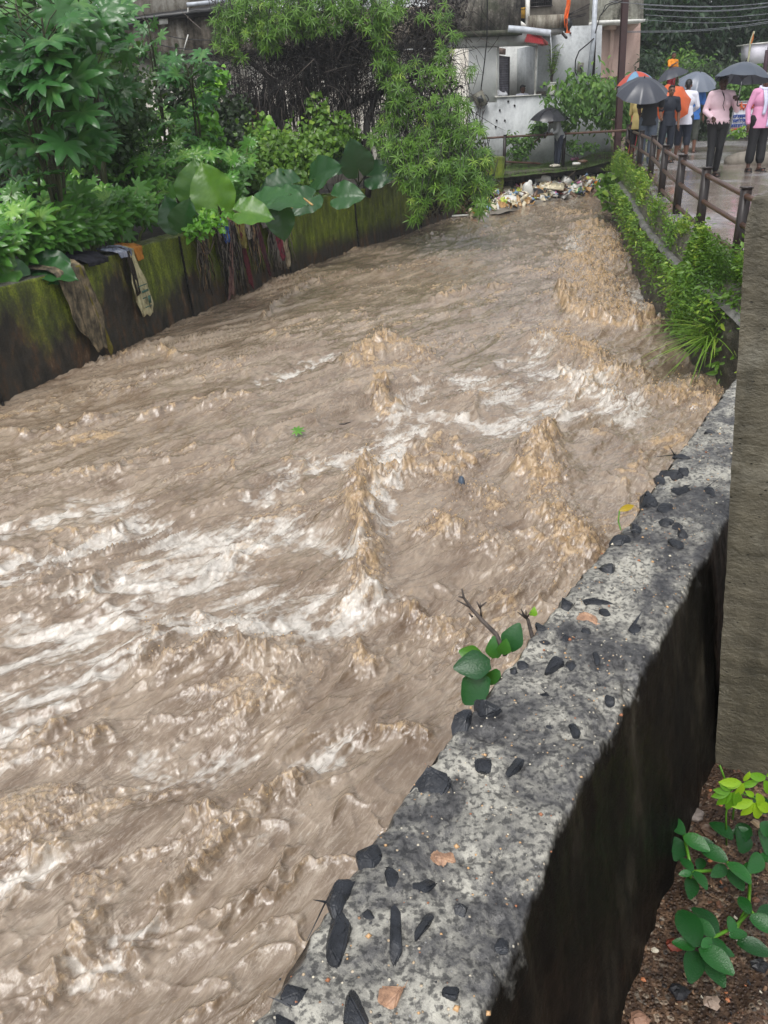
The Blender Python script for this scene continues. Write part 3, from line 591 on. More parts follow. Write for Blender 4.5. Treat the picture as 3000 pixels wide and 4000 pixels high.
def ear_leaf(n=22, m=13):
    """big arrow-heart blade along +y, stalk at (0,0), with veins pressed in"""
    X = np.zeros((n, m, 3))
    for i in range(n):
        t = i / (n - 1); y = -.28 + 1.28 * t
        w = .60 * math.sin(math.pi * min(1, (t * .93 + .10))) ** .75 * (1 - .25 * t) if t < 1 else .01
        for j in range(m):
            s = (j / (m - 1)) * 2 - 1; x = s * w
            if y < 0 and abs(s) < .35: yy = y * (abs(s) / .35)
            else: yy = y
            vein = .030 * math.cos((yy * 1.0 - abs(x) * .8) * 34) * min(1, abs(s) * 3) * (1 - abs(s))
            X[i, j] = (x, yy, .22 * abs(x) - .22 * yy * yy + vein + .035 * math.sin(yy * 17 + s * 3) * abs(s) ** 3)
    i = np.arange((n - 1) * m).reshape(n - 1, m)[:, :-1].ravel()
    return X.reshape(-1, 3), np.stack([i, i + 1, i + m + 1, i + m], 1)
EL = ear_leaf()

M_CASTOR = leafmat('castor_leaf', srgb(44, 84, 38), srgb(94, 148, 62), srgb(156, 196, 96), .20, .28)
M_CASTOR2 = leafmat('castor_leaf_tall', srgb(30, 66, 36), srgb(68, 118, 62), srgb(118, 160, 92), .20, .25)
M_EAR = leafmat('ear_leaf', srgb(30, 64, 38), srgb(52, 98, 50), srgb(98, 140, 40), .30, .22, 90)
M_VINE = leafmat('vine_leaf', srgb(26, 48, 20), srgb(62, 94, 38), srgb(118, 150, 58), .4, .25)
M_DARKV = leafmat('dark_creeper', srgb(18, 30, 16), srgb(38, 58, 26), srgb(84, 112, 46), .45, .2)
M_LIME = leafmat('lime_vine', srgb(66, 120, 34), srgb(112, 170, 52), srgb(160, 200, 70), .35, .3)
M_OLE = leafmat('narrow_leaf', srgb(48, 84, 30), srgb(112, 154, 54), srgb(180, 204, 90), .35, .3)
M_WEED = leafmat('weed_leaf', srgb(54, 90, 32), srgb(108, 146, 50), srgb(172, 192, 78), .4, .3)
M_GRASS = leafmat('grass_blade', srgb(70, 104, 36), srgb(120, 156, 58), srgb(170, 186, 84), .45, .3)
M_TREE = leafmat('tree_leaf', srgb(16, 34, 20), srgb(34, 62, 36), srgb(70, 104, 56), .45, .2)
M_BG = leafmat('bush_leaf', srgb(44, 78, 34), srgb(92, 132, 50), srgb(140, 168, 66), .5, .25)
def bark(name, a, b): g = G(name); n = g.noise(1, 6, .65, g.map((30, 30, 6))); return g.fin(g.ramp(n, [(.35, a), (.65, b)]), .7, g.bump(n, .8, .01))
M_BARK = bark('dark_bark', srgb(16, 14, 14), srgb(46, 40, 38)); M_STALK = bark('green_stalk', srgb(78, 96, 50), srgb(130, 140, 84)); M_DSTALK = bark('dark_green_stalk', srgb(38, 44, 28), srgb(82, 84, 56)); M_TWIG = bark('dry_twig', srgb(34, 28, 26), srgb(92, 82, 76)); M_LSTEM = bark('brown_stem', srgb(58, 50, 38), srgb(112, 98, 76))

def rnd_dirs(rs, n, zlo=-1, zhi=1):
    z = rs.uniform(zlo, zhi, n); a = rs.uniform(0, 2 * math.pi, n); r = np.sqrt(1 - z * z); return np.stack([r * np.cos(a), r * np.sin(a), z], 1)
TOC = np.array([0, -1, .25])                          # the open side of the bank, where the light is
def keepback(p, m):
    p = np.array(p, float); k_ = int(np.argmin(np.hypot(LWL[:, 0] - p[0], LWL[:, 1] - p[1]))); bh = -(p[:2] - LWL[k_]) @ LWN[k_]
    if bh < m: p[:2] -= LWN[k_] * (m - bh); p[2] = max(p[2], ZL + .1)
    return p
def castor(base, h, spread, nleaf, size, label, mt, seed, lean=(0, 0), group=None, tops=None, cat='plant'):
    rs = np.random.default_rng(seed); base = np.array(base)
    t = thing('castor_plant', base, label, cat, group)
    bs = MB(); nst = max(2, nleaf // (16 if tops else 7)); lp = []; ld = []
    ends = []
    for i in range(nst):
        a = rs.uniform(0, 6.28); r = spread * math.sqrt(rs.random()); e = base + [r * math.cos(a) + lean[0], r * math.sin(a) * .8 + lean[1], h * rs.uniform(.62, 1) * (1 - .25 * (r / spread) ** 2)]
        if tops is not None: e = np.array(tops[i % len(tops)]) + rs.normal(0, .15, 3)
        k = np.linspace(0, 1, 7)[:, None]; c = base + (e - base) * k + np.array([0, 0, h * .12]) * np.sin(k * math.pi) + rs.normal(0, .02, (7, 3)) * k
        if tops is None: c = np.array([keepback(z_, .34) if m_ > 2 else z_ for m_, z_ in enumerate(c)])
        bs.tube(c, np.linspace(.022, .009, 7) * max(1, h / 1.5) ** .5, 6); ends.append(c)
    for i in range(nleaf):
        c = ends[i % nst]; k = rs.uniform(.45 if tops is None else .30, 1) if rs.random() < .55 else rs.uniform(.82, 1); j = k * 6; j0 = min(5, int(j)); p = c[j0] + (c[j0 + 1] - c[j0]) * (j - j0)
        d = rnd_dirs(rs, 1, .05, .8)[0]; d[1] -= .25; pl = size * rs.uniform(.5, 1.1); q = p + d / np.linalg.norm(d) * pl
        if tops is None: q = keepback(q, .30)
        m = (p + q) / 2 + [0, 0, pl * .1]; bs.tube([p, m, q], [.006, .005, .004], 5, cap=False); lp.append(q); ld.append([d[0], d[1] - .4, rs.uniform(-.6, .15)])
    lp = np.array(lp); ld = np.array(ld); nr = np.tile([0, -.95, .85], (nleaf, 1)) + rs.normal(0, .38, (nleaf, 3)); ld[:, 0] += rs.normal(0, .5, nleaf)
    sz = size * .5 * rs.uniform(.65, 1.2, nleaf) * 1.05
    if tops is None:          # keep the crowns behind the wall edge
        for i_ in range(nleaf):
            dd = np.hypot(LWL[:, 0] - lp[i_, 0], LWL[:, 1] - lp[i_, 1]); k_ = int(np.argmin(dd)); bh = -(lp[i_, :2] - LWL[k_]) @ LWN[k_]
            if bh < .8: ld[i_, 2] = rs.uniform(-.35, .15); nr[i_] = [rs.normal(0, .25), -1.1, .75]
    b = MB(); b.inst(CL[0], CL[1], basis(ld, nr, sz), lp, tvar=CLV, var=np.clip(.25 + .6 * rs.random(nleaf) + .25 * (lp[:, 2] - lp[:, 2].min()) / (np.ptp(lp[:, 2]) + .1) - .1, 0, 1))
    b.build('foliage', mt, t); bs.build('stem', M_STALK if tops is None else M_DSTALK, t); return t
def gl(x, y): return -.28
cl = [ # px of crown centre, Y metres, spread, leaves, leaf size, words
 (90, 1030, 8.9, .55, 26, .50, 'at the left edge of the wall top'), (330, 1000, 9.6, .5, 24, .48, 'over the wall between brown cloth and yellow sack'),
 (560, 940, 10.6, .5, 24, .44, 'just above the yellow sack'), (200, 1050, 9.1, .35, 22, .46, 'low over the wall edge at the head of the brown cloth'), (450, 965, 10.2, .35, 20, .44, 'low over the wall edge between the black rag and the orange rag'), (640, 910, 11.2, .35, 18, .40, 'low over the wall edge right of the orange rag'), (170, 940, 9.9, .5, 26, .46, 'with the largest pale leaves in the lower left bed'),
 (60, 860, 10.8, .7, 24, .45, 'low at the left edge behind the first row'), (300, 850, 11.2, .7, 26, .42, 'in the middle of the left bed behind the first row'),
 (520, 820, 11.8, .6, 24, .42, 'right of the middle of the left bed'), (700, 860, 11.6, .45, 16, .40, 'beside the round ear-shaped leaf above the wall'), (440, 690, 13.2, .6, 22, .42, 'at the foot of the dark creeper thicket'),
 (640, 640, 14.0, .7, 26, .42, 'halfway up the leafy slope right of the thicket'), (560, 520, 15.0, .6, 20, .42, 'near the upper end of the leafy slope'), (640, 400, 15.8, .55, 16, .42, 'topmost on the leafy slope before the pale wall'),
 (800, 560, 15.2, .7, 20, .40, 'at the right flank of the slope under the lime vine'), (850, 690, 14.0, .6, 20, .40, 'behind the largest upright ear-shaped leaf'), (240, 740, 12.6, .5, 16, .42, 'with a thin crown in front of the dark hollow'),
 (980, 760, 14.2, .5, 14, .36, 'at the right end of the castor bed, by the bush')]
for i, (px, py, Y, sp, nl, sz, wd) in enumerate(cl):
    top = D(px, py, Y); base = np.array([top[0], Y + .25, -.28]); h = max(.5, top[2] + .28 + .12)
    base[:2] = keepback(base, .36 + sp * .30)[:2]
    castor(base, h, sp, int(nl * 1.9), sz * 1.03, 'bushy castor plant ' + wd, M_CASTOR, 100 + i, group='castor plants on the left bank')
# the tall ones that fill the upper left corner
tl = [(130, 330, 10.3, [(40, 60), (160, 30), (250, 140), (120, 240), (60, 330), (190, 320), (10, 180), (80, 110), (200, 60), (-60, 60), (-40, 240), (220, 230)], .62, 120, 'tall castor shrub filling the upper left corner in front'),
      (60, 560, 11.2, [(20, 420), (120, 440), (0, 300), (-40, 460)], .5, 24, 'tall castor shrub with drooping dark leaves at the left edge over the hollow'),
      (300, 120, 12.4, [(250, 20), (320, 60), (340, 150), (300, 200), (350, 10), (240, 120), (300, 0), (200, -20), (150, 150)], .52, 84, 'tall castor shrub leaning right against the stained building'),
      (620, 210, 15.5, [(540, 190), (610, 200), (690, 215), (580, 240)], .38, 22, 'slender castor shrub with a yellow leaf before the stained wall'),
      (770, 270, 15.2, [(700, 220), (760, 260), (800, 300)], .42, 28, 'slender castor shrub at the right end, close to the dark tree')]
for i, (px, py, Y, tops, sz, nl, lb) in enumerate(tl):
    tp = [D(x, y, Y + rng.uniform(-.6, .4)) for x, y in tops]; c = D(px, py, Y); base = np.array([c[0] - .2, Y + .6, -.25])
    castor(base, c[2] + .5, .5, nl, sz, lb, M_CASTOR2, 200 + i, tops=tp, group='tall castor shrubs', cat='shrub')

# ---- ear-leaved plants
def ear_plant(spec, label, seed, base, var=None):
    rs = np.random.default_rng(seed); base = np.array(base, float); t = thing('elephant_ear_plant', base, label, 'plant', 'elephant ear plants behind the wall')
    bs = MB()
    for (px, py, Y, size, dx, dy, dz, nx, ny, nz, v) in spec:
        q = D(px, py, Y); m = (base + q) / 2 + [0, 0, .15]; k = np.linspace(0, 1, 8)[:, None]; c = base * (1 - k) ** 2 + 2 * m * k * (1 - k) + q * k * k
        bs.tube(c, np.linspace(.02, .01, 8), 6)
        b = MB(); b.inst(EL[0], EL[1], basis(np.array([[dx, dy, dz]], float), np.array([[nx, ny, nz]], float), np.array([size])), [q], var=[v]); b.build('leaf', M_EAR, t)
    bs.build('stalk', M_STALK, t)
ear_plant([(850, 800, 12.0, .60, -.35, .1, 1, -.1, -1, .25, 1.0), (760, 770, 12.3, .5, .1, 0, 1, .1, -1, .3, .9), (1010, 800, 12.4, .5, .7, -.2, .35, 0, -.5, 1, .75)], 'elephant ear plant with the largest upright bright green leaf, above the rags', 1, P(860, 880, -.3) + [0, .4, 0])
ear_plant([(940, 830, 11.7, .46, .95, -.25, -.05, 0, -.75, .9, .95), (800, 850, 12.0, .45, -.9, -.2, .1, 0, -.6, 1, .3), (720, 890, 11.5, .42, .2, -.3, .55, .1, -.9, .5, .35), (690, 880, 11.8, .40, -.2, 0, .6, -.2, -1, .4, .25)], 'low elephant ear plant draping a wide leaf over the knotted rags', 2, P(840, 900, -.3) + [0, .3, 0])
ear_plant([(1060, 790, 13.1, .6, .8, -.4, .1, 0, -.55, 1, .7), (1090, 830, 13.0, .42, .1, -.2, -.8, 0, -1, .3, .3)], 'elephant ear plant with a pale wet leaf folded towards the wall', 3, P(1040, 850, -.3) + [0, .4, 0])
ear_plant([(1140, 720, 15.6, .62, -.9, -.25, .0, 0, -.7, .9, .3), (1230, 700, 15.9, .66, .3, -.3, .2, 0, -.9, .7, .22), (1220, 770, 15.2, .5, -.5, -.4, -.3, 0, -.9, .6, .3), (1320, 770, 15.3, .5, .7, -.3, .1, 0, -.9, .6, .5)], 'dark elephant ear plant below the two tree trunks', 4, P(1200, 790, -.3) + [0, .4, 0])
ear_plant([(1400, 660, 17.4, .62, -.1, -.3, .5, 0, -1, .4, .12), (1450, 690, 17.6, .55, .6, -.3, .1, 0, -1, .5, .1), (1330, 640, 18.0, .5, -.6, -.2, .3, 0, -1, .5, .1)], 'darkest elephant ear plant in the shade beside the hanging tree', 5, P(1400, 730, -.3) + [0, .4, 0])
ear_plant([(235, 1050, 9.7, .46, -.8, -.3, .0, 0, -.8, .8, .3), (170, 1055, 9.6, .40, .9, -.2, -.1, 0, -.5, 1, .6), (80, 1085, 9.3, .4, -.6, -.4, .1, 0, -1, .5, .7), (40, 1060, 9.2, .36, -.7, -.4, -.2, 0, -1, .6, .9)], 'elephant ear plant lying on the wall top left of the brown cloth', 6, P(150, 1090, -.3) + [0, .3, 0])
# ================================================================ creepers, bushes, hanging tree
def cloud(rs, n, centres, radii):
    k = rs.integers(0, len(centres), n); d = rnd_dirs(rs, n); r = rs.random(n) ** .45
    return np.array(centres)[k] + d * np.array(radii)[k] * r[:, None], k
def leafy(name, label, cat, cen, rad, n, size, mt, seed, tmpl, base=None, stems=6, group=None, stmat=None, droop=-.4, clump=0, nz=.9):
    """a plant: stems from the base into a crown of many small leaves"""
    rs = np.random.default_rng(seed); cen = np.array(cen, float); rad = np.array(rad, float)
    if base is None: base = [cen[:, 0].mean(), cen[:, 1].mean() + .1, -.28]
    base = np.array(base, float); t = thing(name, base, label, cat, group)
    if clump:
        cc, _ = cloud(rs, clump, cen, rad); pos = cc[rs.integers(0, clump, n)] + rs.normal(0, size * 1.7, (n, 3)) * [1, 1, .7]
    else: pos, _ = cloud(rs, n, cen, rad)
    d = rnd_dirs(rs, n, -.6, .5) + [0, -.45, droop]; nr = np.tile([0, -.6, nz], (n, 1)) + rs.normal(0, .45, (n, 3))
    zz = (pos[:, 2] - pos[:, 2].min()) / (np.ptp(pos[:, 2]) + .01)
    b = MB(); b.inst(tmpl[0], tmpl[1], basis(d, nr, size * rs.uniform(.6, 1.3, n)), pos, var=np.clip(rs.random(n) ** 1.3 * .75 + .25 * zz, 0, 1)); b.build('foliage', mt, t)
    bs = MB()
    for i in range(stems):
        e = cen[rs.integers(len(cen))] + rs.normal(0, .35, 3) * rad.mean(); k = np.linspace(0, 1, 9)[:, None]; m = (base + e) / 2 + rs.normal(0, .2, 3)
        c = base * (1 - k) ** 2 + 2 * m * k * (1 - k) + e * k * k; bs.tube(c, np.linspace(.02, .005, 9) * max(.4, min(1.5, rad.mean() * 1.5)), 6)
    bs.build('stem', stmat or M_TWIG, t); return t
DD = lambda L, dy=0: [D(x, y, Y) for x, y, Y in L]
leafy('creeper_thicket', 'tall dark thicket smothered in small-leaved creeper, left of the stained building', 'thicket',
      DD([(330, 230, 14.4), (420, 330, 14.2), (300, 420, 14.0), (420, 480, 13.8), (320, 560, 13.6), (400, 380, 14.6), (230, 340, 13.8), (380, 620, 13.6), (200, 520, 13.4), (150, 130, 15.4), (40, 60, 15.6), (250, 50, 15.4), (-80, 180, 15.4), (70, 260, 15.2)]), [[.75, .5, .65]] * 14, 21000, .075, M_VINE, 301, HL, stems=14, clump=1150)
leafy('shaded_thicket', 'almost black shaded undergrowth at the left edge behind the castor plants', 'thicket',
      DD([(60, 640, 14.6), (180, 700, 14.5), (60, 480, 15), (260, 640, 14.6), (120, 560, 14.8), (350, 700, 14.5), (20, 760, 13.6), (-150, 600, 14.4)]), [[.8, .45, .7]] * 8, 7000, .10, M_DARKV, 302, HL, stems=16)
leafy('creeper_mound', 'low mound of dull creeper between the leafy slope and the brick pillar', 'creeper',
      DD([(700, 330, 17.5), (760, 430, 17.2), (830, 560, 17), (760, 620, 17), (900, 620, 17.2), (860, 470, 17.8)]), [[.55, .5, .6]] * 6, 5200, .09, M_DARKV, 303, HL, stems=10, clump=300)
leafy('lime_vine', 'bright lime green heart-leaved vine climbing beside the bare branches', 'vine',
      DD([(850, 300, 15.8), (820, 350, 15.8), (790, 400, 15.7), (800, 460, 15.6), (830, 520, 15.5), (800, 560, 15.4), (840, 590, 15.4), (780, 610, 15.3)]), [[.20, .25, .22]] * 8, 560, .13, M_LIME, 304, HL, stems=6)
leafy('leafy_bush', 'round glossy green bush in front of the brick pillar and tree trunks', 'bush',
      DD([(1000, 600, 17.2), (1080, 620, 17), (1150, 600, 17), (960, 680, 16.6), (1060, 700, 16.5), (1130, 690, 16.6), (1010, 560, 17.5)]), [[.6, .5, .42]] * 7, 5200, .095, M_WEED, 305, HL, stems=10, clump=420)
leafy('trunk_creeper', 'yellow-green creeper climbing the middle tree trunk', 'creeper',
      DD([(1240, 430, 18.4), (1260, 500, 18.2), (1290, 560, 18), (1330, 580, 18.2), (1340, 500, 18.4), (1370, 560, 18.4), (1230, 560, 18)]), [[.28, .25, .35]] * 7, 1300, .11, M_WEED, 306, HL, stems=7)
leafy('vine_shoot', 'thin lime vine shoot climbing up in front of the brick pillar', 'vine',
      DD([(1035, 490, 17.4), (1030, 520, 17.3), (1020, 545, 17.3), (1010, 580, 17.2)]), [[.12, .15, .18]] * 4, 80, .12, M_LIME, 307, HL, stems=3)
leafy('wall_creeper', 'pale heart-leaved creeper spilling over the wall among the knotted rags', 'creeper',
      DD([(830, 880, 11.3), (800, 850, 11.5), (770, 890, 11.3), (840, 840, 11.6), (760, 900, 11.4)]), [[.22, .2, .12]] * 5, 230, .07, M_LIME, 308, HL, stems=5)
leafy('brown_bush', 'dull bluish-green bush leaning on the brick pillar', 'bush',
      DD([(900, 500, 18.2), (910, 580, 18), (880, 640, 17.8)]), [[.5, .4, .5]] * 3, 1500, .12, M_DARKV, 309, OL, stems=6)
# ---- trunks, dry twigs, rosettes of narrow leaves
def rosette():
    V = []; F = []; n = 0; rs = np.random.default_rng(2)
    for i in range(12):
        a = i * 2.4; e = R(-25) + R(75) * (i / 12); v = NL[0].copy(); Lg = 1 - .3 * (i / 12)
        y = v[:, 1] * Lg; x = v[:, 0]; z = v[:, 2] * Lg
        yy = y * math.cos(e) - z * math.sin(e); zz = y * math.sin(e) + z * math.cos(e)
        V.append(np.stack([x * math.cos(a) + yy * math.sin(a), -x * math.sin(a) + yy * math.cos(a), zz], 1)); F.append(NL[1] + n); n += len(v)
    return np.concatenate(V), np.concatenate(F)
RO = rosette()
def hang_tree():
    rs = np.random.default_rng(77); base = D(1270, 720, 19.0); base[2] = -.3
    t = thing('weeping_tree', base, 'large dark-branched tree with narrow bright leaves drooping over the wall to the water', 'tree')
    tr = MB()
    def limb(px, r0, r1, Y=None, seg=9):
        pts = np.array([D(x, y, Yy) for x, y, Yy in px]); q, _ = polyres(pts, max(6, len(pts) * 4)); q += np.cumsum(rs.normal(0, .008, q.shape), 0); tr.tube(q, np.linspace(r0, r1, len(q)), seg); return q
    limbs = [limb([(1185, 740, 18.2), (1150, 600, 18.3), (1110, 470, 18.5), (1060, 400, 18.6), (960, 390, 18.8), (880, 420, 18.8)], .16, .05),
             limb([(1110, 470, 18.5), (1100, 380, 18.5), (1040, 290, 18.6), (980, 240, 18.6)], .10, .04),
             limb([(1215, 720, 18.7), (1205, 560, 18.8), (1190, 440, 18.9), (1200, 300, 19), (1190, 150, 19), (1150, 20, 19)], .15, .05),
             limb([(1200, 410, 18.9), (1280, 350, 19), (1340, 240, 19.1), (1380, 100, 19)], .09, .04),
             limb([(1270, 640, 19), (1290, 520, 19), (1340, 430, 19.2), (1440, 380, 19.3), (1540, 340, 19.4)], .11, .04),
             limb([(1310, 480, 19.1), (1350, 360, 19.2), (1400, 200, 19.3), (1480, 60, 19.3)], .08, .04),
             limb([(1300, 570, 19), (1380, 550, 19.2), (1470, 570, 19.3)], .06, .04), limb([(1430, 770, 18.6), (1440, 620, 18.8), (1430, 480, 19), (1500, 300, 19.2), (1600, 150, 19.4)], .10, .04),
             limb([(1560, 330, 19.3), (1680, 260, 19.3), (1760, 330, 19.2), (1800, 450, 19)], .05, .02), limb([(1500, 300, 19.2), (1640, 350, 19), (1720, 500, 18.8), (1760, 620, 18.6)], .05, .02)]
    # dry twig mass
    allq = np.concatenate(limbs[1:6] + [limbs[0][10:], limbs[7][8:], limbs[8], limbs[9]]); tw = MB()
    cen = [(960, 340, 18.6), (1060, 300, 18.6), (1130, 240, 18.8), (1200, 190, 18.9), (1290, 170, 19), (1380, 180, 19), (1300, 290, 19), (1200, 320, 18.8), (1400, 300, 19.2), (1100, 340, 18.7), (920, 300, 18.7), (1490, 380, 19.4), (1610, 300, 19.6), (1660, 200, 19.6), (1700, 400, 19.4), (1620, 120, 19.6), (1580, 500, 19.5), (1450, 260, 19.3), (1650, 60, 19.6), (1350, 110, 19.1)]
    P0 = np.array([D(*c) for c in cen])
    N = 2600; k = rs.integers(0, len(P0), N); st = P0[k] + rs.normal(0, 1, (N, 3)) * [.48, .32, .40]
    for i in range(N):
        Lg = rs.uniform(.25, .8); d = rs.normal(0, 1, 3) * [1, .5, .8] + [0, 0, -.35]; d /= np.linalg.norm(d); kk = np.linspace(0, 1, 5)[:, None]
        c = st[i] + d * Lg * kk + rs.normal(0, .05, 3) * np.sin(kk * 3.1) * 1.2 + np.array([0, 0, -.18]) * kk ** 2
        tw.tube(c, np.linspace(.008, .0025, 5), 3, cap=False, var=rs.random())
    N = 1500; k = rs.choice([0, 1, 4, 7, 9, 8, 11, 10, 16, 16], N); st = P0[k] + rs.normal(0, 1, (N, 3)) * [.5, .3, .25] - [0, 0, .25]
    for i in range(N):   # dead leaves hanging straight down
        Lg = rs.uniform(.2, .6); kk = np.linspace(0, 1, 4)[:, None]; tw.tube(st[i] + np.array([rs.normal(0, .04), 0, -Lg]) * kk + rs.normal(0, .01, (4, 3)), [.006, .010, .007, .002], 3, cap=False, var=rs.random())
    tr.build('trunk', M_BARK, t); 
    g = G('twig_mix'); v = g.attr('var'); m = g.fin(g.ramp(v, [(0, srgb(22, 18, 18)), (.7, srgb(42, 36, 35)), (.9, srgb(78, 70, 66)), (1, srgb(128, 118, 112))]), .7)
    tw.build('dry_twigs', m, t)
    # a backing of dead matted twigs makes the mass opaque
    # rosettes: (px, py, Y, spread_px, count)
    Z = [(900, 100, 18.6, 70, 120), (960, 60, 18.6, 70, 120), (1040, 110, 18.5, 60, 110), (1100, 50, 18.6, 70, 120), (1170, 90, 18.5, 60, 110), (1230, 40, 18.6, 70, 120), (1320, 40, 18.6, 70, 120), (1420, 50, 18.7, 70, 110), (1050, 160, 18.4, 40, 50), (880, 160, 18.6, 40, 45), (930, 215, 18.6, 20, 10), (1160, 10, 18.6, 80, 90), (900, 30, 18.7, 50, 50), (1000, 20, 18.7, 60, 60), (1400, 10, 18.7, 60, 60), (1250, 100, 18.5, 35, 30),
         (1480, 120, 18.6, 45, 90), (1500, 220, 18.5, 40, 80), (1530, 300, 18.4, 45, 80), (1560, 380, 18.3, 45, 80), (1500, 50, 18.6, 50, 80), (1550, 10, 18.8, 50, 60),
         (1540, 460, 18.1, 50, 80), (1500, 540, 17.9, 50, 80), (1560, 600, 17.7, 60, 110), (1640, 560, 17.7, 60, 100), (1720, 480, 17.9, 50, 90), (1780, 420, 18, 45, 80), (1760, 560, 17.7, 60, 120), (1840, 520, 17.7, 45, 90), (1860, 620, 17.5, 50, 110), (1800, 680, 17.3, 60, 130), (1700, 680, 17.3, 60, 120), (1600, 700, 17.3, 50, 90), (1880, 720, 17.2, 40, 90), (1870, 800, 17.0, 35, 60), (1640, 780, 17, 35, 40), (1620, 840, 16.9, 25, 22), (1760, 780, 17, 40, 50), (1680, 300, 18.6, 40, 26), (1720, 200, 18.8, 40, 26), (1700, 60, 18.8, 60, 40), (1740, 300, 18.5, 40, 34), (1660, 420, 18.2, 50, 40), (1840, 280, 18.4, 25, 14), (1600, 240, 18.6, 50, 16), (1780, 130, 18.8, 20, 16), (1660, 640, 17.4, 60, 60)]
    ps = []
    for x, y, Y, s, n in Z:
        n = int(n * (.62 if x < 1450 else .52))
        a = rs.uniform(0, 6.28, n); r = np.sqrt(rs.random(n)) * s * 1.15
        for i in range(n): ps.append(D(x + r[i] * math.cos(a[i]), y + r[i] * math.sin(a[i]), Y + rs.normal(0, .35)))
    ps = np.array(ps); n = len(ps); up = rnd_dirs(rs, n, .2, 1) * .6 + [0, -.55, .45]; side = rnd_dirs(rs, n)
    z = up / np.linalg.norm(up, axis=1)[:, None]; x = np.cross(side, z); x /= np.linalg.norm(x, axis=1)[:, None]; y = np.cross(z, x); sz = rs.uniform(.11, .22, n)
    b = MB(); b.inst(RO[0], RO[1], np.stack([x, y, z], 2) * sz[:, None, None], ps, var=np.clip(rs.normal(.42, .27, n), 0, 1)); b.build('foliage', M_OLE, t)
    # drooping branchlets that carry the rosettes
    br = MB()
    for i in rs.choice(n, 700, replace=False):
        e = ps[i]; s_ = e + [rs.normal(0, .12), rs.uniform(.15, .4), rs.uniform(.2, .5)]; kk = np.linspace(0, 1, 4)[:, None]; br.tube(s_ + (e - s_) * kk + np.array([0, 0, .05]) * np.sin(kk * 3.1), [.008, .007, .006, .004], 4, cap=False)
    tag(br.build('branchlets', M_BARK, t), kind='stuff')
    # dark matted interior of dead leaf and twig
    mt = MB(); cc = np.array([D(x, y, Y) for x, y, Y in [(1700, 130, 20), (1680, 260, 20), (1720, 380, 19.6), (1650, 480, 19.2), (1740, 560, 18.9), (1600, 400, 19.8), (1620, 620, 18.6), (1780, 680, 18.1), (1680, 750, 17.9), (1620, 60, 20), (1740, 20, 20), (1100, 210, 19.6), (1250, 180, 19.8), (1380, 160, 19.8), (1180, 260, 19.6), (1340, 250, 19.8), (1820, 600, 18.3), (1850, 730, 17.8)]])
    n = 9000; k = rs.integers(0, len(cc), n); pos = cc[k] + rnd_dirs(rs, n) * (rs.random(n) ** .4)[:, None] * [.52, .4, .5]
    mt.inst(DL[0], DL[1], basis(rnd_dirs(rs, n) + [0, 0, -.8], rnd_dirs(rs, n), rs.uniform(.05, .12, n)), pos, var=rs.random(n))
    mt.build('withered_leaves', m, t)
hang_tree()
# ================================================================ buildings on the far bank
def stained(name, light, mid, dark, amount=.5, sc=1.0, streak=.5, green=0):
    g = G(name); n1 = g.noise(.9 * sc, 6, .62); n2 = g.noise(1, 6, .65, g.map((5 * sc, 5 * sc, .8 * sc))); n3 = g.noise(14 * sc, 5, .7)
    k = g.mth('ADD', g.mth('MULTIPLY', n1, 1 - streak), g.mth('MULTIPLY', n2, streak)); k = g.mth('ADD', g.mth('MULTIPLY', k, .8), g.mth('MULTIPLY', n3, .2))
    a = .5 + (amount - .5) * .4
    c = g.ramp(k, [(a - .10, dark), (a, mid), (a + .10, light)])
    if green: c = g.mix(g.mth('MULTIPLY', g.ramp(g.noise(2.2, 4), [(.5, 0), (.65, 1)]), green), c, srgb(66, 84, 40))
    return g.fin(c, .75, g.bump(n3, .4, .01), .3)
M_LB = stained('old_plaster_dark', srgb(214, 208, 198), srgb(142, 132, 118), srgb(66, 60, 52), .56, .9, .6)
M_LBW = stained('old_plaster_pale', srgb(232, 228, 218), srgb(204, 198, 186), srgb(136, 128, 112), .42, .8, .6)
M_HOUSE = stained('grey_cement_render', srgb(208, 212, 213), srgb(184, 188, 190), srgb(138, 142, 144), .42, .9, .25)
M_HLEFT = stained('pale_cement_render', srgb(240, 242, 240), srgb(222, 225, 223), srgb(180, 182, 178), .34, .8, .4)
M_HDARK = stained('mouldy_parapet', srgb(168, 164, 154), srgb(96, 92, 84), srgb(36, 36, 33), .62, 1.6, .45, .25)
M_BROWN = stained('brown_grey_wall', srgb(134, 128, 118), srgb(112, 106, 97), srgb(84, 78, 70), .4, 1.2, .4)
M_PINK = stained('pink_render', srgb(214, 186, 172), srgb(200, 170, 158), srgb(160, 130, 118), .36, .9, .4)
M_OVER = stained('mouldy_white_balcony', srgb(206, 206, 194), srgb(160, 158, 146), srgb(62, 60, 52), .50, 1.4, .3)
M_WHITE = plain('white_paint', srgb(222, 222, 216), .5); M_DARKI = plain('dark_interior', srgb(26, 25, 27), .8); M_IRON = plain('dark_iron', srgb(38, 30, 28), .35, 60, .35); M_TARP = plain('black_tarp', srgb(20, 21, 24), .4, 8, .4)
M_PVC = plain('grey_pvc', srgb(176, 182, 190), .35); M_CABLE = plain('black_cable', srgb(22, 22, 24), .5); M_RUST = plain('rusty_pipe', srgb(84, 60, 48), .35, 40, .4)
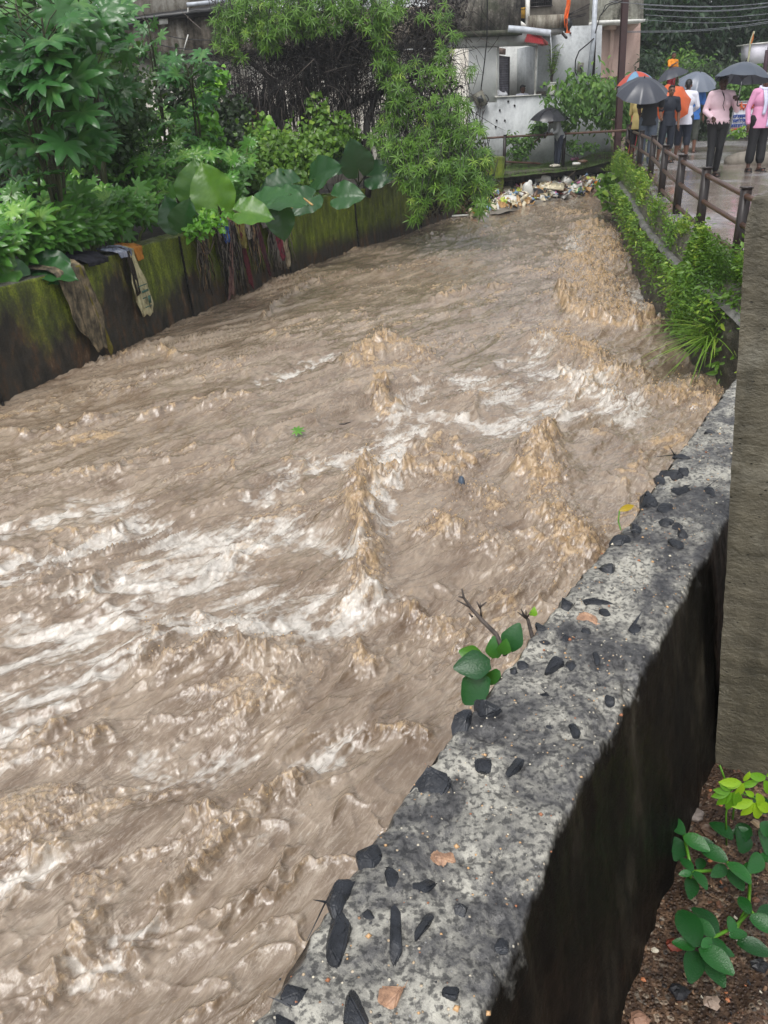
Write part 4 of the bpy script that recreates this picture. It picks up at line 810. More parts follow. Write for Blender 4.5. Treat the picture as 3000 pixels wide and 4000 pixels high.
def brick():
    g = G('old_brick'); q = g.n('ShaderNodeTexBrick'); g.put(q.inputs['Vector'], g.map((1, 1, 1), (R(90), 0, 0))); q.inputs['Scale'].default_value = 4.4; q.inputs['Color1'].default_value = srgb(126, 66, 52); q.inputs['Color2'].default_value = srgb(92, 48, 40); q.inputs['Mortar'].default_value = srgb(52, 42, 36); q.inputs['Mortar Size'].default_value = .03
    c = g.mix(g.ramp(g.noise(2.5, 5), [(.4, .7), (.65, 0)]), q.outputs[0], srgb(34, 28, 24)); return g.fin(c, .7, g.bump(q.outputs['Fac'], -.6, .02))
M_BRICK = brick()
def prism(b, poly, dvec, mi=0):
    """extrude a 3D polygon by a vector"""
    p = np.array(poly); n = len(p); q = p + np.array(dvec); b.add(np.vstack([p, q]), [list(range(n)), list(range(n, 2 * n))[::-1]] + [[(i + 1) % n, i, n + i, n + (i + 1) % n] for i in range(n)], mi)
def wallpatch(b, quad, dvec, n=1):
    prism(b, quad, dvec)

def left_building():
    Y = 25.5; t = thing('stained_building', (-4, Y, -.3), 'long old building with rain-stained plaster and a black sheet roof edge behind the trees', 'building')
    Q = lambda pts, dy=0: [D(x, y, Y + dy) for x, y in pts]
    bk = (0, 6, 0)
    b = MB(); prism(b, Q([(-900, 240), (-900, 900), (1830, 900), (1830, 190), (905, 205)]), (0, .3, 0)); b.build('lower_wall', M_LBW, t)
    b = MB(); prism(b, Q([(440, 100), (440, 215), (905, 190), (1745, 150), (1745, 20), (845, 60)], -.45), (0, .75, 0)); b.build('upper_wall', M_LB, t)
    b = MB(); prism(b, Q([(380, 232), (380, 210), (905, 187), (1745, 148), (1745, 180), (905, 212)], -.62), (0, .6, 0)); b.build('ledge', stained('ledge_dark', srgb(110, 106, 96), srgb(70, 66, 58), srgb(36, 34, 30), .5, 1.5, .3), t)
    b = MB(); prism(b, Q([(470, -240), (470, 70), (860, 15), (1745, -80), (1745, -240)], .2), (0, .4, 0)); b.build('attic_wall', stained('attic_plaster', srgb(186, 184, 176), srgb(140, 134, 124), srgb(72, 66, 58), .5, 1.1, .5), t)
    # sagging black sheet roof
    b = MB(); n = 40; rows = []
    for k, (ya, yb, dy) in enumerate([(100, 58, -.30), (92, 44, -1.0), (86, 22, -1.05), (78, 6, -.3)]):
        rows.append([D(430 + (920 - 430) * i / (n - 1), ya + (yb - ya) * i / (n - 1) + 3 * pn(i * .35, k, 3), Y + dy) for i in range(n)])
    b.grid(np.array(rows)); b.build('sheet_roof', M_TARP, t)
    b = MB(); b.tube([D(730, 18, Y - 1.1), D(760, 16, Y - 1.1), D(900, 0, Y - 1.1)], .05, 8); b.build('roof_pipe', M_PVC, t)
    b = MB(); prism(b, [D(620, 96, Y - .9), D(655, 93, Y - .9), D(655, 60, Y - .9), D(620, 62, Y - .9)], (0, .05, 0)); 
    b.build('roof_slate', M_WHITE, t)
    for x0, y0, x1, y1 in [(735, 30, 733, 70), (735, 135, 715, 205)]: b = MB(); b.tube([D(x0, y0, Y - 1.05), D(x1, y1, Y - .95)], .015, 5); b.build('roof_prop', M_WHITE, t)
    
    # the wall behind the screen of twigs, greyish; mossy lower part
    bp = thing('brick_pillar', (-3.2, 23.6, -.3), 'broken red brick pillar half hidden by creeper behind the bush', 'pillar')
    b = MB(); Yb = 22.8
    prism(b, [D(925, 470, Yb), D(905, 660, Yb), D(965, 660, Yb), D(955, 440, Yb)], (0, .5, 0)); b.build('near_pier', M_BRICK, bp)
    b = MB(); prism(b, [D(955, 425, Yb + .3), D(960, 660, Yb + .3), D(1040, 660, Yb + .3), D(1035, 430, Yb + .3), D(1000, 408, Yb + .3)], (0, .4, 0)); b.build('far_pier', M_BRICK, bp)
    for i, (pts, r) in enumerate([([(520, 100), (620, 160), (900, 190)], .012), ([(500, 95), (700, 130), (960, 150)], .012), ([(750, 210), (830, 235), (920, 238)], .02)]):
        b = MB(); q, _ = polyres(np.array([D(x, y, Y - 1.0) for x, y in pts]), 16); q[:, 2] -= .12 * np.sin(np.linspace(0, math.pi, 16)); b.tube(q, r, 5)
        tag(b.build('cable', M_CABLE), ['thin black cable sagging across the stained wall, lower one', 'thin black cable running straight over the stained wall, upper one', 'thick black cable looping below the ledge of the stained building'][i], 'cable')
left_building()

# ---- the cement house with the balcony
HO = np.array([2.2, 28.2]); HA = R(9); HU = np.array([math.cos(HA), math.sin(HA)]); HN = np.array([math.sin(HA), -math.cos(HA)])   # along, towards the camera
def HP(x, y, off=0.0):     # point of the facade plane (moved off towards the camera) seen at a photo pixel
    d = ray(x, y); o = HO + HN * off; nn = np.array([HN[0], HN[1]]); t = (o @ nn) / (d[:2] @ nn); return np.array([d[0] * t, d[1] * t, CZ + d[2] * t])
def hpoly(b, pts, off, dep): prism(b, [HP(x, y, off) for x, y in pts], (-HN[0] * dep, -HN[1] * dep, 0))
def house():
    t = thing('cement_house', (HO[0] + 2, HO[1] + .4, -.4), 'grey cement house with an open balcony where a man in white sits', 'house')
    def part(name, mt, *pieces, par=None):
        b = MB()
        for pts, off, dep in pieces: hpoly(b, pts, off, dep)
        return b.build(name, mt, t)
    part('lower_wall', M_HOUSE, ([(1830, 400), (1830, 700), (2385, 660), (2385, 362), (2215, 365), (1942, 379), (1942, 400)], 0, .25))
    part('left_wall', M_HLEFT, ([(1700, 186), (1700, 700), (1829, 700), (1829, 398), (1941, 398), (1941, 183)], .003, .25))
    part('recess_wall', M_HOUSE, ([(2096, 105), (2094, 380), (2345, 370), (2352, 98)], -.55, .2))
    part('balcony_back_wall', stained('balcony_plaster', srgb(222, 224, 222), srgb(200, 202, 200), srgb(150, 150, 148), .4, 1.2, .3), ([(1900, 150), (1900, 400), (2130, 400), (2130, 150)], -2.2, .2))
    part('balcony_side_wall', M_HLEFT, ([(1941, 170), (1941, 380), (1950, 380), (1950, 170)], -.26, 1.9))
    part('balcony_end_wall', M_HOUSE, ([(2097, 175), (2093, 380), (2099, 380), (2103, 175)], -.24, 1.9))
    part('balcony_floor', M_BROWN, ([(1900, 430), (2330, 420), (2330, 410), (1900, 420)], -.26, 1.9))
    part('beam', M_HOUSE, ([(1700, 138), (1700, 186), (2062, 176), (2062, 130)], .12, .5), ([(2062, 176), (2095, 180), (2096, 130), (2062, 130)], -.2, .3))
    part('upper_parapet', M_HDARK, ([(1690, -60), (1690, 128), (2034, 118), (2034, -60)], .30, .4))
    part('dark_ledge', stained('ledge_mould', srgb(92, 92, 80), srgb(58, 60, 48), srgb(30, 32, 26), .5, 2, .3, .4), ([(1690, 126), (1690, 148), (2040, 136), (2040, 114)], .55, .7))
    part('white_post', M_WHITE, ([(2057, -40), (2056, 106), (2069, 108), (2070, -40)], .25, .15), ([(2033, 80), (2035, 105), (2058, 110), (2056, 96)], .25, .1))
    part('opening_trim', M_WHITE, ([(2096, 178), (2090, 374), (2094, 374), (2101, 178)], .02, .12), ([(1939, 183), (1940, 378), (1943, 378), (1942, 183)], .02, .12), ([(1935, 377), (1935, 381), (2215, 367), (2215, 363)], .05, .35))
    part('upper_back_wall', M_BROWN, ([(2036, -60), (2036, 120), (2300, 104), (2305, -60)], -.8, .2))
    part('side_balcony', stained('balcony_block', srgb(158, 154, 142), srgb(122, 116, 104), srgb(84, 76, 66), .45, 2, .8), ([(2074, 60), (2078, 112), (2215, 108), (2208, 55)], .5, 1.2))
    part('side_balcony_soffit', plain('soffit', srgb(150, 150, 148), .7), ([(2080, 112), (2085, 126), (2190, 134), (2215, 109)], .45, 1.1))
    w = MB(); hpoly(w, [(2072, -40), (2072, 26), (2156, 18), (2158, -40)], -.78, .04); wf = w.build('window', M_DARKI, t)
    w = MB(); hpoly(w, [(2070, 26), (2070, 31), (2159, 23), (2159, 18)], -.70, .08)
    for x in range(2078, 2156, 9): hpoly(w, [(x, -40), (x, 28), (x + 1.2, 28), (x + 1.2, -40)], -.72, .02)
    hpoly(w, [(2072, 10), (2072, 12), (2158, 6), (2158, 4)], -.73, .02); o = w.build('window_grille', M_IRON, t)
    w = MB()
    hpoly(w, [(2035, -40), (2036, 90), (2055, 97), (2055, -40)], .1, .05); w.build('grille_panel', M_DARKI, t)
    w = MB()
    for x in range(2037, 2055, 4): hpoly(w, [(x, 35), (x, 70), (x + 1.6, 72), (x + 1.6, 35)], .14, .03)
    hpoly(w, [(2036, 30), (2036, 36), (2055, 34), (2055, 28)], .15, .03); w.build('yellow_grille', plain('yellow_paint', srgb(206, 160, 52), .4), t)
    # rolling shutter door
    d = MB(); hpoly(d, [(1943, 215), (1943, 382), (1990, 378), (1992, 222)], -1.0, .05); d.build('door_frame', M_IRON, t)
    d = MB()
    n = 22
    for i in range(n):
        y0 = 224 + i * (372 - 224) / n; y1 = y0 + 5.2; hpoly(d, [(1952, y0), (1952, y1), (1986, y1 + 1), (1986, y0 + 1)], -.96, .035)
    d.build('shutter_door', plain('grey_shutter', srgb(118, 116, 126), .4), t)
    d = MB(); hpoly(d, [(1945, 186), (1945, 212), (1975, 214), (1976, 190)], -.9, .02); d.build('paper_poster', plain('faded_poster', srgb(160, 138, 128), .8, 90, .5), t)
    # red tiled awning
    a = MB(); n = 26; m = 10; X = np.zeros((m, n, 3))
    for i in range(m):
        for j in range(n):
            u = j / (n - 1); v = i / (m - 1); x = (2062 - 14 * v) * (1 - u) + (2112 + 12 * v) * u; y = (126 + 40 * v) * (1 - u) + (130 + 45 * v) * u
            p = HP(x, y, .15 + .65 * v); p[2] += .02 * abs(math.sin(u * 24)) + .03 * ((v * 5) % 1); X[i, j] = p
    a.grid(X); a.build('tiled_awning', plain('red_tile', srgb(132, 40, 44), .35, 20, .3), t)
    a = MB(); hpoly(a, [(2100, 122), (2124, 172), (2141, 176), (2141, 166), (2086, 116)], .55, .5); a.build('awning_end', plain('pink_red_tile', srgb(176, 92, 90), .4, 20, .3), t)
    p = MB(); p.tube([HP(1985, 112, 1.0), HP(2040, 116, 1.1), HP(2150, 130, 1.3)], .09, 14, cap=False); p.tube([HP(2040, 116, 1.1), HP(2149, 130, 1.3)], .078, 14); p.build('spout_pipe', M_PVC, t)
    p = MB(); p.tube([HP(2150, 132, 1.28), HP(2153, 180, 1.34), HP(2155, 250, 1.36)], [.012, .010, .006], 5); o = p.build('water_jet', plain('falling_water', srgb(214, 218, 222), .1), t)
    p = MB(); p.tube([HP(2328, -60, .12), HP(2318, 150, .12), HP(2300, 318, .12)], .075, 12); p.build('downpipe', M_PVC, t)
    p = MB(); hpoly(p, [(2336, -60), (2331, 100), (2322, 330), (2314, 345), (2318, 100), (2320, -60)], -.1, .1); p.build('dark_corner', M_IRON, t)
    for pts in [[(2197, 130), (2213, 148)]]: p = MB(); p.tube([HP(*pts[0], .7), HP(*pts[1], .9)], .04, 6); p.build('bracket', M_IRON, t)
    for x, y in [(1940, 470), (1936, 495), (1952, 430), (2010, 412), (2128, 395), (2125, 333), (2206, 323), (2228, 130), (1985, 395), (1972, 470)]: q = HP(x, y, .004 if y > 378 else -.546); p = MB(); p.tube([q, q + np.array([0, -.03, 0])], .03, 7); p.build('hole_shade', M_DARKI, t)  # dark plugs on the wall, painting the shade inside holes
    # things fixed or standing on it
    def mbox(nm, lb, c, w, h, tilt, off):
        tt = thing(nm, HP(*c, off), lb, 'meter'); q = HP(*c, off); M = Matrix.Rotation(tilt, 3, 'Y') @ Matrix.Identity(3)
        bb = MB(); bb.box(q, (w, .14, h), np.array(M)); bb.build('box_body', plain('grimy_box', srgb(122, 120, 108), .5, 30, .35), tt)
        bb = MB(); bb.box(q + [0, -.08, .0], (w * .5, .03, h * .45), np.array(M)); bb.box(q + [.02, -.10, .02], (w * .22, .02, h * .2), np.array(M)); bb.build('meter_window', plain('meter_face', srgb(60, 62, 62), .3), tt)
    mbox('meter_box', 'grimy electricity meter box hanging crooked on the pale wall left of the balcony', (1875, 388), .33, .42, -.45, .1)
    mbox('meter_box', 'small round-edged meter box fixed straight on the recessed wall near the downpipe', (2267, 263), .16, .26, .05, -.45)
    def cable(pts, r, lb, m=M_CABLE):
        b = MB(); q, _ = polyres(np.array([HP(*p) for p in pts]), 40); b.tube(q, r, 5); tag(b.build('cable', m), lb, 'cable')
    cable([(1905, -40, .9), (1902, 150, .7), (1893, 240, .2), (1880, 340, .1), (1878, 375, .12)], .018, 'black cable dropping down the house front to the crooked meter box')
    cable([(1882, 370, .14), (1900, 372, .2), (1909, 388, .2), (1900, 408, .2), (1886, 412, .15), (1888, 400, .16)], .014, 'black cable loop below the crooked meter box')
    cable([(2320, 150, .2), (2296, 172, .2), (2262, 200, 0), (2248, 235, -.4), (2246, 280, -.4), (2256, 298, -.4), (2266, 290, -.4), (2266, 276, -.4)], .02, 'thick black cable curving from the downpipe to the small meter box')
    cable([(1722, 66, .9), (1760, 40, 1), (1820, -5, 1.2)], .02, 'black cable slanting up across the mouldy parapet')
    cable([(1810, 188, .1), (1796, 215, .1), (1790, 240, .1)], .012, 'thin dark wire on the pale wall at the top left')
    # potted plant on the ledge
    base = HP(2152, 366, -.1); tp = thing('potted_plant', base, 'spindly plant in a white plastic pot on the house ledge', 'potted plant')
    b = MB(); k = np.linspace(0, 1, 6); b.tube([base + [0, 0, z * .30 + .004] for z in k], .10 + .045 * k, 16); b.tube([base + [0, 0, .29], base + [0, 0, .32]], .16, 16); b.build('pot', M_WHITE, tp)
    b = MB(); l = MB(); rs = np.random.default_rng(5); ps = []
    for i in range(12):
        e = base + [rs.uniform(-.2, .2), rs.uniform(-.12, .12), rs.uniform(.75, 1.35)]; m = (base + e) / 2 + [rs.uniform(-.05, .05), 0, .1]; b.tube([base + [rs.uniform(-.06, .06), 0, .25], m, e], [.014, .010, .005], 5); ps += [e - (e - m) * f + rs.normal(0, .02, 3) for f in np.linspace(0, .8, 14)]
    ps = np.array(ps); n = len(ps); l.inst(NL[0], NL[1], basis(rnd_dirs(rs, n, -.2, .9), rnd_dirs(rs, n), rs.uniform(.12, .22, n)), ps, var=.4 + .6 * rs.random(n)); b.build('stem', M_TWIG, tp); l.build('foliage', M_WEED, tp)
    b = MB(); q = HP(2111, 371, -.05); b.box(q + [0, 0, .03], (.32, .2, .06)); b.box(q + [.04, 0, .08], (.2, .16, .04)); b.box(q + [-.1, 0, .075], (.08, .12, .03)); tag(b.build('wooden_block', plain('old_wood', srgb(64, 58, 52), .7, 40, .4), org=q), 'dark weathered wooden blocks lying on the balcony ledge', 'wood')
    b = MB(); q = HP(1948, 377, -.1)
    for i in range(7): b.tube([q + [.05 * i - .12, rng.normal(0, .03), .03], q + [.05 * i - .09, 0, .11 + .04 * math.sin(i)], q + [.05 * i - .05, 0, .03]], .045, 7)
    tag(b.build('cloth_bundle', plain('crumpled_white_cloth', srgb(196, 198, 204), .8), org=q), 'crumpled white cloth bundle on the ledge in the balcony corner', 'cloth')
    # orange flag and sticks
    tf = thing('orange_flag', HP(2216, 60, .6), 'torn orange flag hanging from the balcony corner', 'flag')
    X = np.zeros((30, 5, 3))
    for i in range(30):
        for j in range(5): X[i, j] = HP(2208 + j * 4 + 5 * math.sin(i * .25) - (i > 22) * (4 - j) * .4 * (i - 22) * .3, -30 + i * 5.5, .65 + .06 * math.sin(j * 2 + i * .4))
    b = MB(); b.grid(X); b.build('flag_cloth', plain('orange_cloth', srgb(236, 104, 30), .6), tf)
    b = MB(); b.tube([HP(2218, 70, .6), HP(2222, 95, .6), HP(2210, 128, .6)], [.1, .13, .05], 7); b.build('dark_knot', M_TARP, tf)
    b = MB()
    for x0, y0, x1, y1 in [(2215, 62, 2300, 30), (2215, 70, 2290, 52), (2218, 78, 2285, 60), (2212, 66, 2270, 62), (2214, 60, 2305, 15)]: b.tube([HP(x0, y0, .5), HP(x1, y1, .5)], .014, 5)
    tag(b.build('iron_rods', M_IRON, org=HP(2215, 66, .5)), 'loose dark rods poking out sideways from the balcony corner', 'rods')
house()
def pink_building():
    Y = 33.5; t = thing('pink_building', D(2430, 400, Y), 'pink rendered building with a mouldy white balcony, right of the cement house', 'building')
    b = MB(); prism(b, [D(2320, 70, Y), D(2312, 700, Y), D(2478, 700, Y), D(2502, 130, Y), D(2502, 60, Y)], (0, 5, 0)); b.build('wall', M_PINK, t)
    b = MB(); prism(b, [D(2330, -150, Y - 1.2), D(2330, 78, Y - 1.2), D(2513, 76, Y - 1.2), D(2518, -150, Y - 1.2)], (0, 2.5, 0)); b.build('balcony', M_OVER, t)
    b = MB(); prism(b, [D(2325, 80, Y - 1.35), D(2325, 95, Y - 1.35), D(2520, 84, Y - 1.35), D(2522, 74, Y - 1.35)], (0, 2.8, 0)); b.build('balcony_lip', M_WHITE, t)
    b = MB(); prism(b, [D(2440, 95, Y - .6), D(2440, 125, Y - .6), D(2470, 120, Y - .6), D(2502, 92, Y - .6)], (0, .5, 0)); b.build('bracket', M_PINK, t)
    b = MB(); b.tube([D(2394, 96, Y - .25), D(2388, 200, Y - .2), D(2372, 370, Y - .2)], .07, 10); b.box(D(2385, 100, Y - .3), (.35, .3, .25)); b.build('wall_pipe', M_PINK, t)
    b = MB(); prism(b, [D(2325, 305, Y - .05), D(2325, 309, Y - .05), D(2440, 300, Y - .05), D(2440, 296, Y - .05)], (0, .1, 0)); b.build('plinth_line', plain('plinth', srgb(130, 108, 100), .7), t)
    b = MB(); prism(b, [D(2388, 312, Y - .06), D(2388, 340, Y - .06), D(2408, 340, Y - .06), D(2408, 312, Y - .06)], (0, .1, 0)); b.build('vent_window', plain('dull_glass', srgb(96, 108, 122), .2), t)
pink_building()
# ================================================================ far bank, low wall, right bank, road
M_WETC = None
def zr(Y): return -.22 * (1 - ss(8, 16, Y))
def curve(pts):
    p = np.array(sorted(pts, key=lambda q: q[1])); return lambda Y: np.interp(Y, p[:, 1], p[:, 0])
OPTS = [tuple(P(x, y, z)[:2]) for x, y, z in [(2385, 690, -.55), (2436, 721, -.42), (2520, 830, -.44), (2616, 970, -.48), (2675, 1038, -.5)]] + [(3.80, 9.3), (3.88, 8.3), (3.95, 6), (3.95, 3)]
POSTPX = [(2872, 1024), (2727, 920), (2640, 836), (2580, 768), (2537, 705), (2493, 665), (2462, 640), (2445, 612)]
POSTS = []
for x, y in POSTPX:
    z = -.1
    for _ in range(6): z = float(zr(P(x, y, z)[1]))
    POSTS.append(P(x, y, z))
POSTS = [POSTS[0] + (POSTS[0] - POSTS[1]) * 1.05] + POSTS
XO = curve(OPTS); XE = curve([(p[0] - .12, p[1]) for p in POSTS] + [(3.2, 2), (8.2, 30), (11, 45)])
def zo(Y): return np.interp(Y, [6, 10, 12, 18, 22, 25], [-.6, -.5, -.48, -.43, -.42, -.5])
def grounds():
    # right bank between stone wall and road edge
    ys = np.linspace(3, 24.5, 300); rows = []
    for k in np.linspace(0, 1, 26):
        xo, xe = XO(ys), XE(ys); xo = np.minimum(xo, xe - .12); x = xo + (xe - xo) * k
        z = zo(ys) + (zr(ys) - .01 - zo(ys)) * ss(.35, 1, k) + .03 * fbm(x / .3, ys / .3, 3, 4) * (k > .02); rows.append(np.stack([x, ys, z], 1))
    b = MB(); b.grid(np.array(rows)[::-1])
    g = G('bank_soil'); n = g.noise(5, 6, .65); m = g.fin(g.ramp(n, [(.35, srgb(58, 54, 46)), (.55, srgb(98, 94, 86)), (.7, srgb(128, 124, 116))]), .5, g.bump(g.noise(30, 5), .7, .02))
    tag(b.build('ground_right_bank', m), kind='structure')
    # stone face of that bank
    n = len(ys); rows = []
    for z in np.linspace(0, 1, 40):
        zz = -1.8 + (zo(ys) + 1.8) * z; x = np.minimum(XO(ys), XE(ys) - .12) - .10 * (1 - z) + .05 * fbm(ys / .35, np.full(n, z * 4), 4, 5); rows.append(np.stack([x, ys + .03 * fbm(ys / .3, np.full(n, z * 5), 3, 8), zz], 1))
    b = MB(); b.grid(np.array(rows))
    g = G('dark_bank_stone'); n1 = g.noise(1, 6, .65, g.map((6, 3, 9))); m = g.fin(g.ramp(n1, [(.35, srgb(28, 26, 22)), (.55, srgb(58, 54, 48)), (.7, srgb(96, 92, 84))]), .5, g.bump(n1, 1, .05))
    tag(b.build('bank_wall', m), 'dark rough stone facing of the right bank, hung with weeds', 'wall')
    b = MB(); rows = []                                       # flat coping of that wall
    for k in np.linspace(0, 1, 8):
        x = np.minimum(XO(ys), XE(ys) - .12) + .30 * k - .04; rows.append(np.stack([x, ys, zo(ys) + .03 + .015 * fbm(x / .15, ys / .15, 3, 9) - .05 * (k in (0., 1.))], 1))
    b.grid(np.array(rows)[::-1]); g = G('coping'); n1 = g.noise(6, 6, .65); m = g.fin(g.ramp(n1, [(.38, srgb(74, 72, 68)), (.6, srgb(122, 120, 116)), (.75, srgb(150, 148, 142))]), .42, g.bump(g.noise(40, 4), .6, .01))
    tag(b.build('bank_coping', m), 'grey concrete coping along the top of the right bank facing', 'coping')
    # road
    ys = np.concatenate([np.linspace(3, 34, 330), np.linspace(34.5, 80, 60)]); rows = []
    for k in np.concatenate([[0, .001], np.linspace(.01, 1, 70) ** 1.4]):
        x = XE(ys) + k * 34; z = zr(ys) + .004 + .018 * fbm(x / 1.2, ys / 1.2, 2, 3) * (k > .01) + .003 * fbm(x / .15, ys / .15, 3, 5); z = z - (.12 if k == 0 else 0); rows.append(np.stack([x, ys, z], 1))
    b = MB(); b.grid(np.array(rows)[::-1])
    g = G('wet_concrete_road'); pud = g.noise(.42, 4, .55); n2 = g.noise(7, 6, .7); rip = g.noise(1, 3, .6, g.map((7, 20, 7)))
    pk = g.ramp(g.mth('ADD', pud, g.mth('MULTIPLY', g.mth('SUBTRACT', n2, .5), .16)), [(.46, 0), (.52, 1)])
    c = g.mix(g.ramp(n2, [(.35, 0), (.65, 1)]), srgb(128, 125, 125), srgb(182, 178, 178)); c = g.mix(g.mth('MULTIPLY', pk, .7), c, srgb(132, 116, 100))
    hgt = g.mth('ADD', g.mth('MULTIPLY', n2, g.mth('SUBTRACT', 1, pk)), g.mth('MULTIPLY', rip, .35))
    m = g.fin(c, g.mth('ADD', .20, g.mth('MULTIPLY', pk, -.15)), g.bump(hgt, .45, .02), 1.0); tag(b.build('road', m), kind='structure')
    # big ground sheet
    b = MB(); b.grid(np.array([[[x, y, -.45 if x < 6 else -.12] for y in np.linspace(29.5, 160, 10)] for x in np.linspace(-120, 120, 30)])[::-1]); g = G('far_ground'); m = g.fin(g.ramp(g.noise(.6, 5), [(.4, srgb(60, 66, 40)), (.6, srgb(92, 88, 66))]), .8); tag(b.build('ground', m), kind='structure')
    b = MB(); b.grid(np.array([[[x, y, -.16 + .1 * float(pn(x * .3, y * .3, 3))] for y in np.linspace(-20, 160, 30)] for x in np.linspace(38.5, 120, 10)])[::-1]); tag(b.build('ground_far_side', m), kind='structure')
    # the grassy far bank
    a0, a1 = P(1900, 700, -.55), P(2400, 648, -.55)
    us = np.linspace(-.25, 1.25, 90); vs = np.linspace(0, 1, 60); X = np.zeros((90, 60, 3)); dirv = a1 - a0
    for i, u in enumerate(us):
        q = a0 + dirv * u
        for j, v in enumerate(vs):
            x = q[0] - .2 * v; y = q[1] + v * 8; z = -.56 + .25 * ss(0, .6, v) + .5 * ss(6.0, 8.0, x) * ss(-.2, .3, v) ; z = min(z, -.03) + .035 * float(fbm(x / .4, y / .4, 3, 5)); X[i, j] = (x, y, z)
    b = MB(); b.grid(X[::-1]); g = G('grassy_earth'); n1 = g.noise(2.2, 6, .65); c = g.ramp(n1, [(.40, srgb(70, 58, 42)), (.50, srgb(62, 76, 36)), (.7, srgb(92, 118, 50))]); m = g.fin(c, .8, g.bump(g.noise(40, 5, .7), .8, .03)); tag(b.build('ground_far_bank', m), kind='structure')
    return X
XB = grounds()
# low recessed-panel wall under the grassy bank
def panel_wall():
    a, c = P(1945, 792, ZW), P(2420, 742, ZW); a = np.array([a[0], a[1], 0]); c = np.array([c[0], c[1], 0]); u = (c - a); Lw = np.linalg.norm(u); u /= Lw; nn = np.array([u[1], -u[0], 0]); M = np.stack([u, nn, [0, 0, 1]], 1)
    t = thing('panel_wall', (a + c) / 2 + [0, 0, -1.3], 'low dark retaining wall with rows of square recesses behind the rubbish', 'wall')
    zt = -.56; mt = stained('dark_wet_wall', srgb(92, 88, 82), srgb(58, 55, 50), srgb(26, 25, 23), .5, 2.5, .4)
    b = MB(); b.box((a + c) / 2 + nn * -.35 + [0, 0, (zt - 1.9) / 2], (Lw + 1.2, .5, zt + 1.9 - .02), M); b.build('wall_back', plain('recess_shade', srgb(22, 21, 20), .7), t)  # recess backs near black: their shade is put into the colour
    b = MB()
    for z0, z1 in [(zt - .16, zt + .02), (zt - .56, zt - .46), (-1.9, zt - .84)]: b.box((a + c) / 2 + [0, 0, (z0 + z1) / 2], (Lw + 1.2, .3, z1 - z0), M)
    n = int(Lw / .40)
    for i in range(-1, n + 2): b.box(a + u * (i * .40) + [0, 0, (zt - 1.9) / 2 + .0], (.10 + .05 * rng.random(), .287, zt + 1.9 - .1), M)
    b.build('panel_grid', mt, t)
    b = MB(); b.box((a + c) / 2 + nn * -.25 + [0, 0, zt + .045], (Lw + 1.3, .75, .05), M); b.build('coping', stained('coping_dark', srgb(104, 100, 90), srgb(74, 72, 62), srgb(44, 42, 36), .5, 2, .3, .3), t)
    # mossy end pier at its left end
    b = MB(); q = P(1905, 800, ZW); q = np.array([q[0], q[1] - .2, 0]); zs = np.linspace(-1.9, D(1925, 615, q[1])[2], 24); X = []
    for z in zs:
        X.append([[q[0] + x + .03 * float(pn(x * 9, z * 6, 3)), q[1] + y, z] for x, y in [(.42, 0), (.1, -.02), (-.3, 0), (-.32, .3), (-.1, .5), (.42, .5), (.42, 0)]])
    b.grid(np.array(X)); v = np.array(X)[-1][:-1]; b.add(v, [[5, 4, 3, 2, 1, 0]])
    tag(b.build('mossy_pier', bpy.data.materials['mossy_concrete'], org=(q[0], q[1], -1.3)), 'dark mossy end pier between the hanging tree and the rubbish', 'pier')
panel_wall()

# railings
def railing():
    def run(name, label, posts, hs, rails, pr=.055):
        t = thing(name, posts[0], label, 'railing')
        for p, h in zip(posts, hs):
            b = MB(); d = posts[1] - posts[0]; an = math.atan2(d[1], d[0]); M = np.array(Matrix.Rotation(an, 3, 'Z')); b.box(p + [0, 0, h / 2 - .06], (pr * 1.15, pr * 1.8, h + .12), M); b.box(p + [0, 0, h + .006], (pr * 1.5, pr * 2.1, .014), M)
            b.build('post', M_IRON, t)
        for pts, r in rails:
            b = MB(); b.tube(pts, r, 10); b.build('rail', M_RUST, t)
    zt = [D(x, y, p[1])[2] for (x, y), p in zip([(2917, 735), (2770, 657), (2670, 607), (2600, 570)], POSTS[1:5])]
    hs = [.76] + [float(np.clip(z - p[2], .70, .80)) for z, p in zip(zt, POSTS[1:5])] + [.76] * 4
    hs = hs[:len(POSTS)]
    rails = []
    for f in (.90, .52, .14):
        q = np.array([p + [0, 0, h * f] for p, h in zip(POSTS, hs)]); rails.append((q, .028))
    run('road_railing', 'three-rail dark iron pipe railing along the edge of the wet road', POSTS, hs, rails)
    A = [P(1968, 664, -.5), P(2198, 650, -.48), POSTS[-1].copy()]
    h2 = [.86, .92, .76]; tp = [D(1880, 541, A[0][1] - .2), D(1968, 535, A[0][1])] + [D(2198, 523, A[1][1]), D(2450, 509, A[2][1])]
    low = [D(1950, 630, A[0][1]), D(1980, 632, A[0][1] + .05), D(2110, 639, A[1][1] - .4)]
    hh = [D(1975, 528, A[0][1])[2] - A[0][2], D(2202, 516, A[1][1])[2] - A[1][2]]
    run('bank_railing', 'pipe railing on the grassy far bank with its lower rail broken off', A[:2], hh, [(np.array(tp), .032), (np.array(low), .03)], .06)
railing()
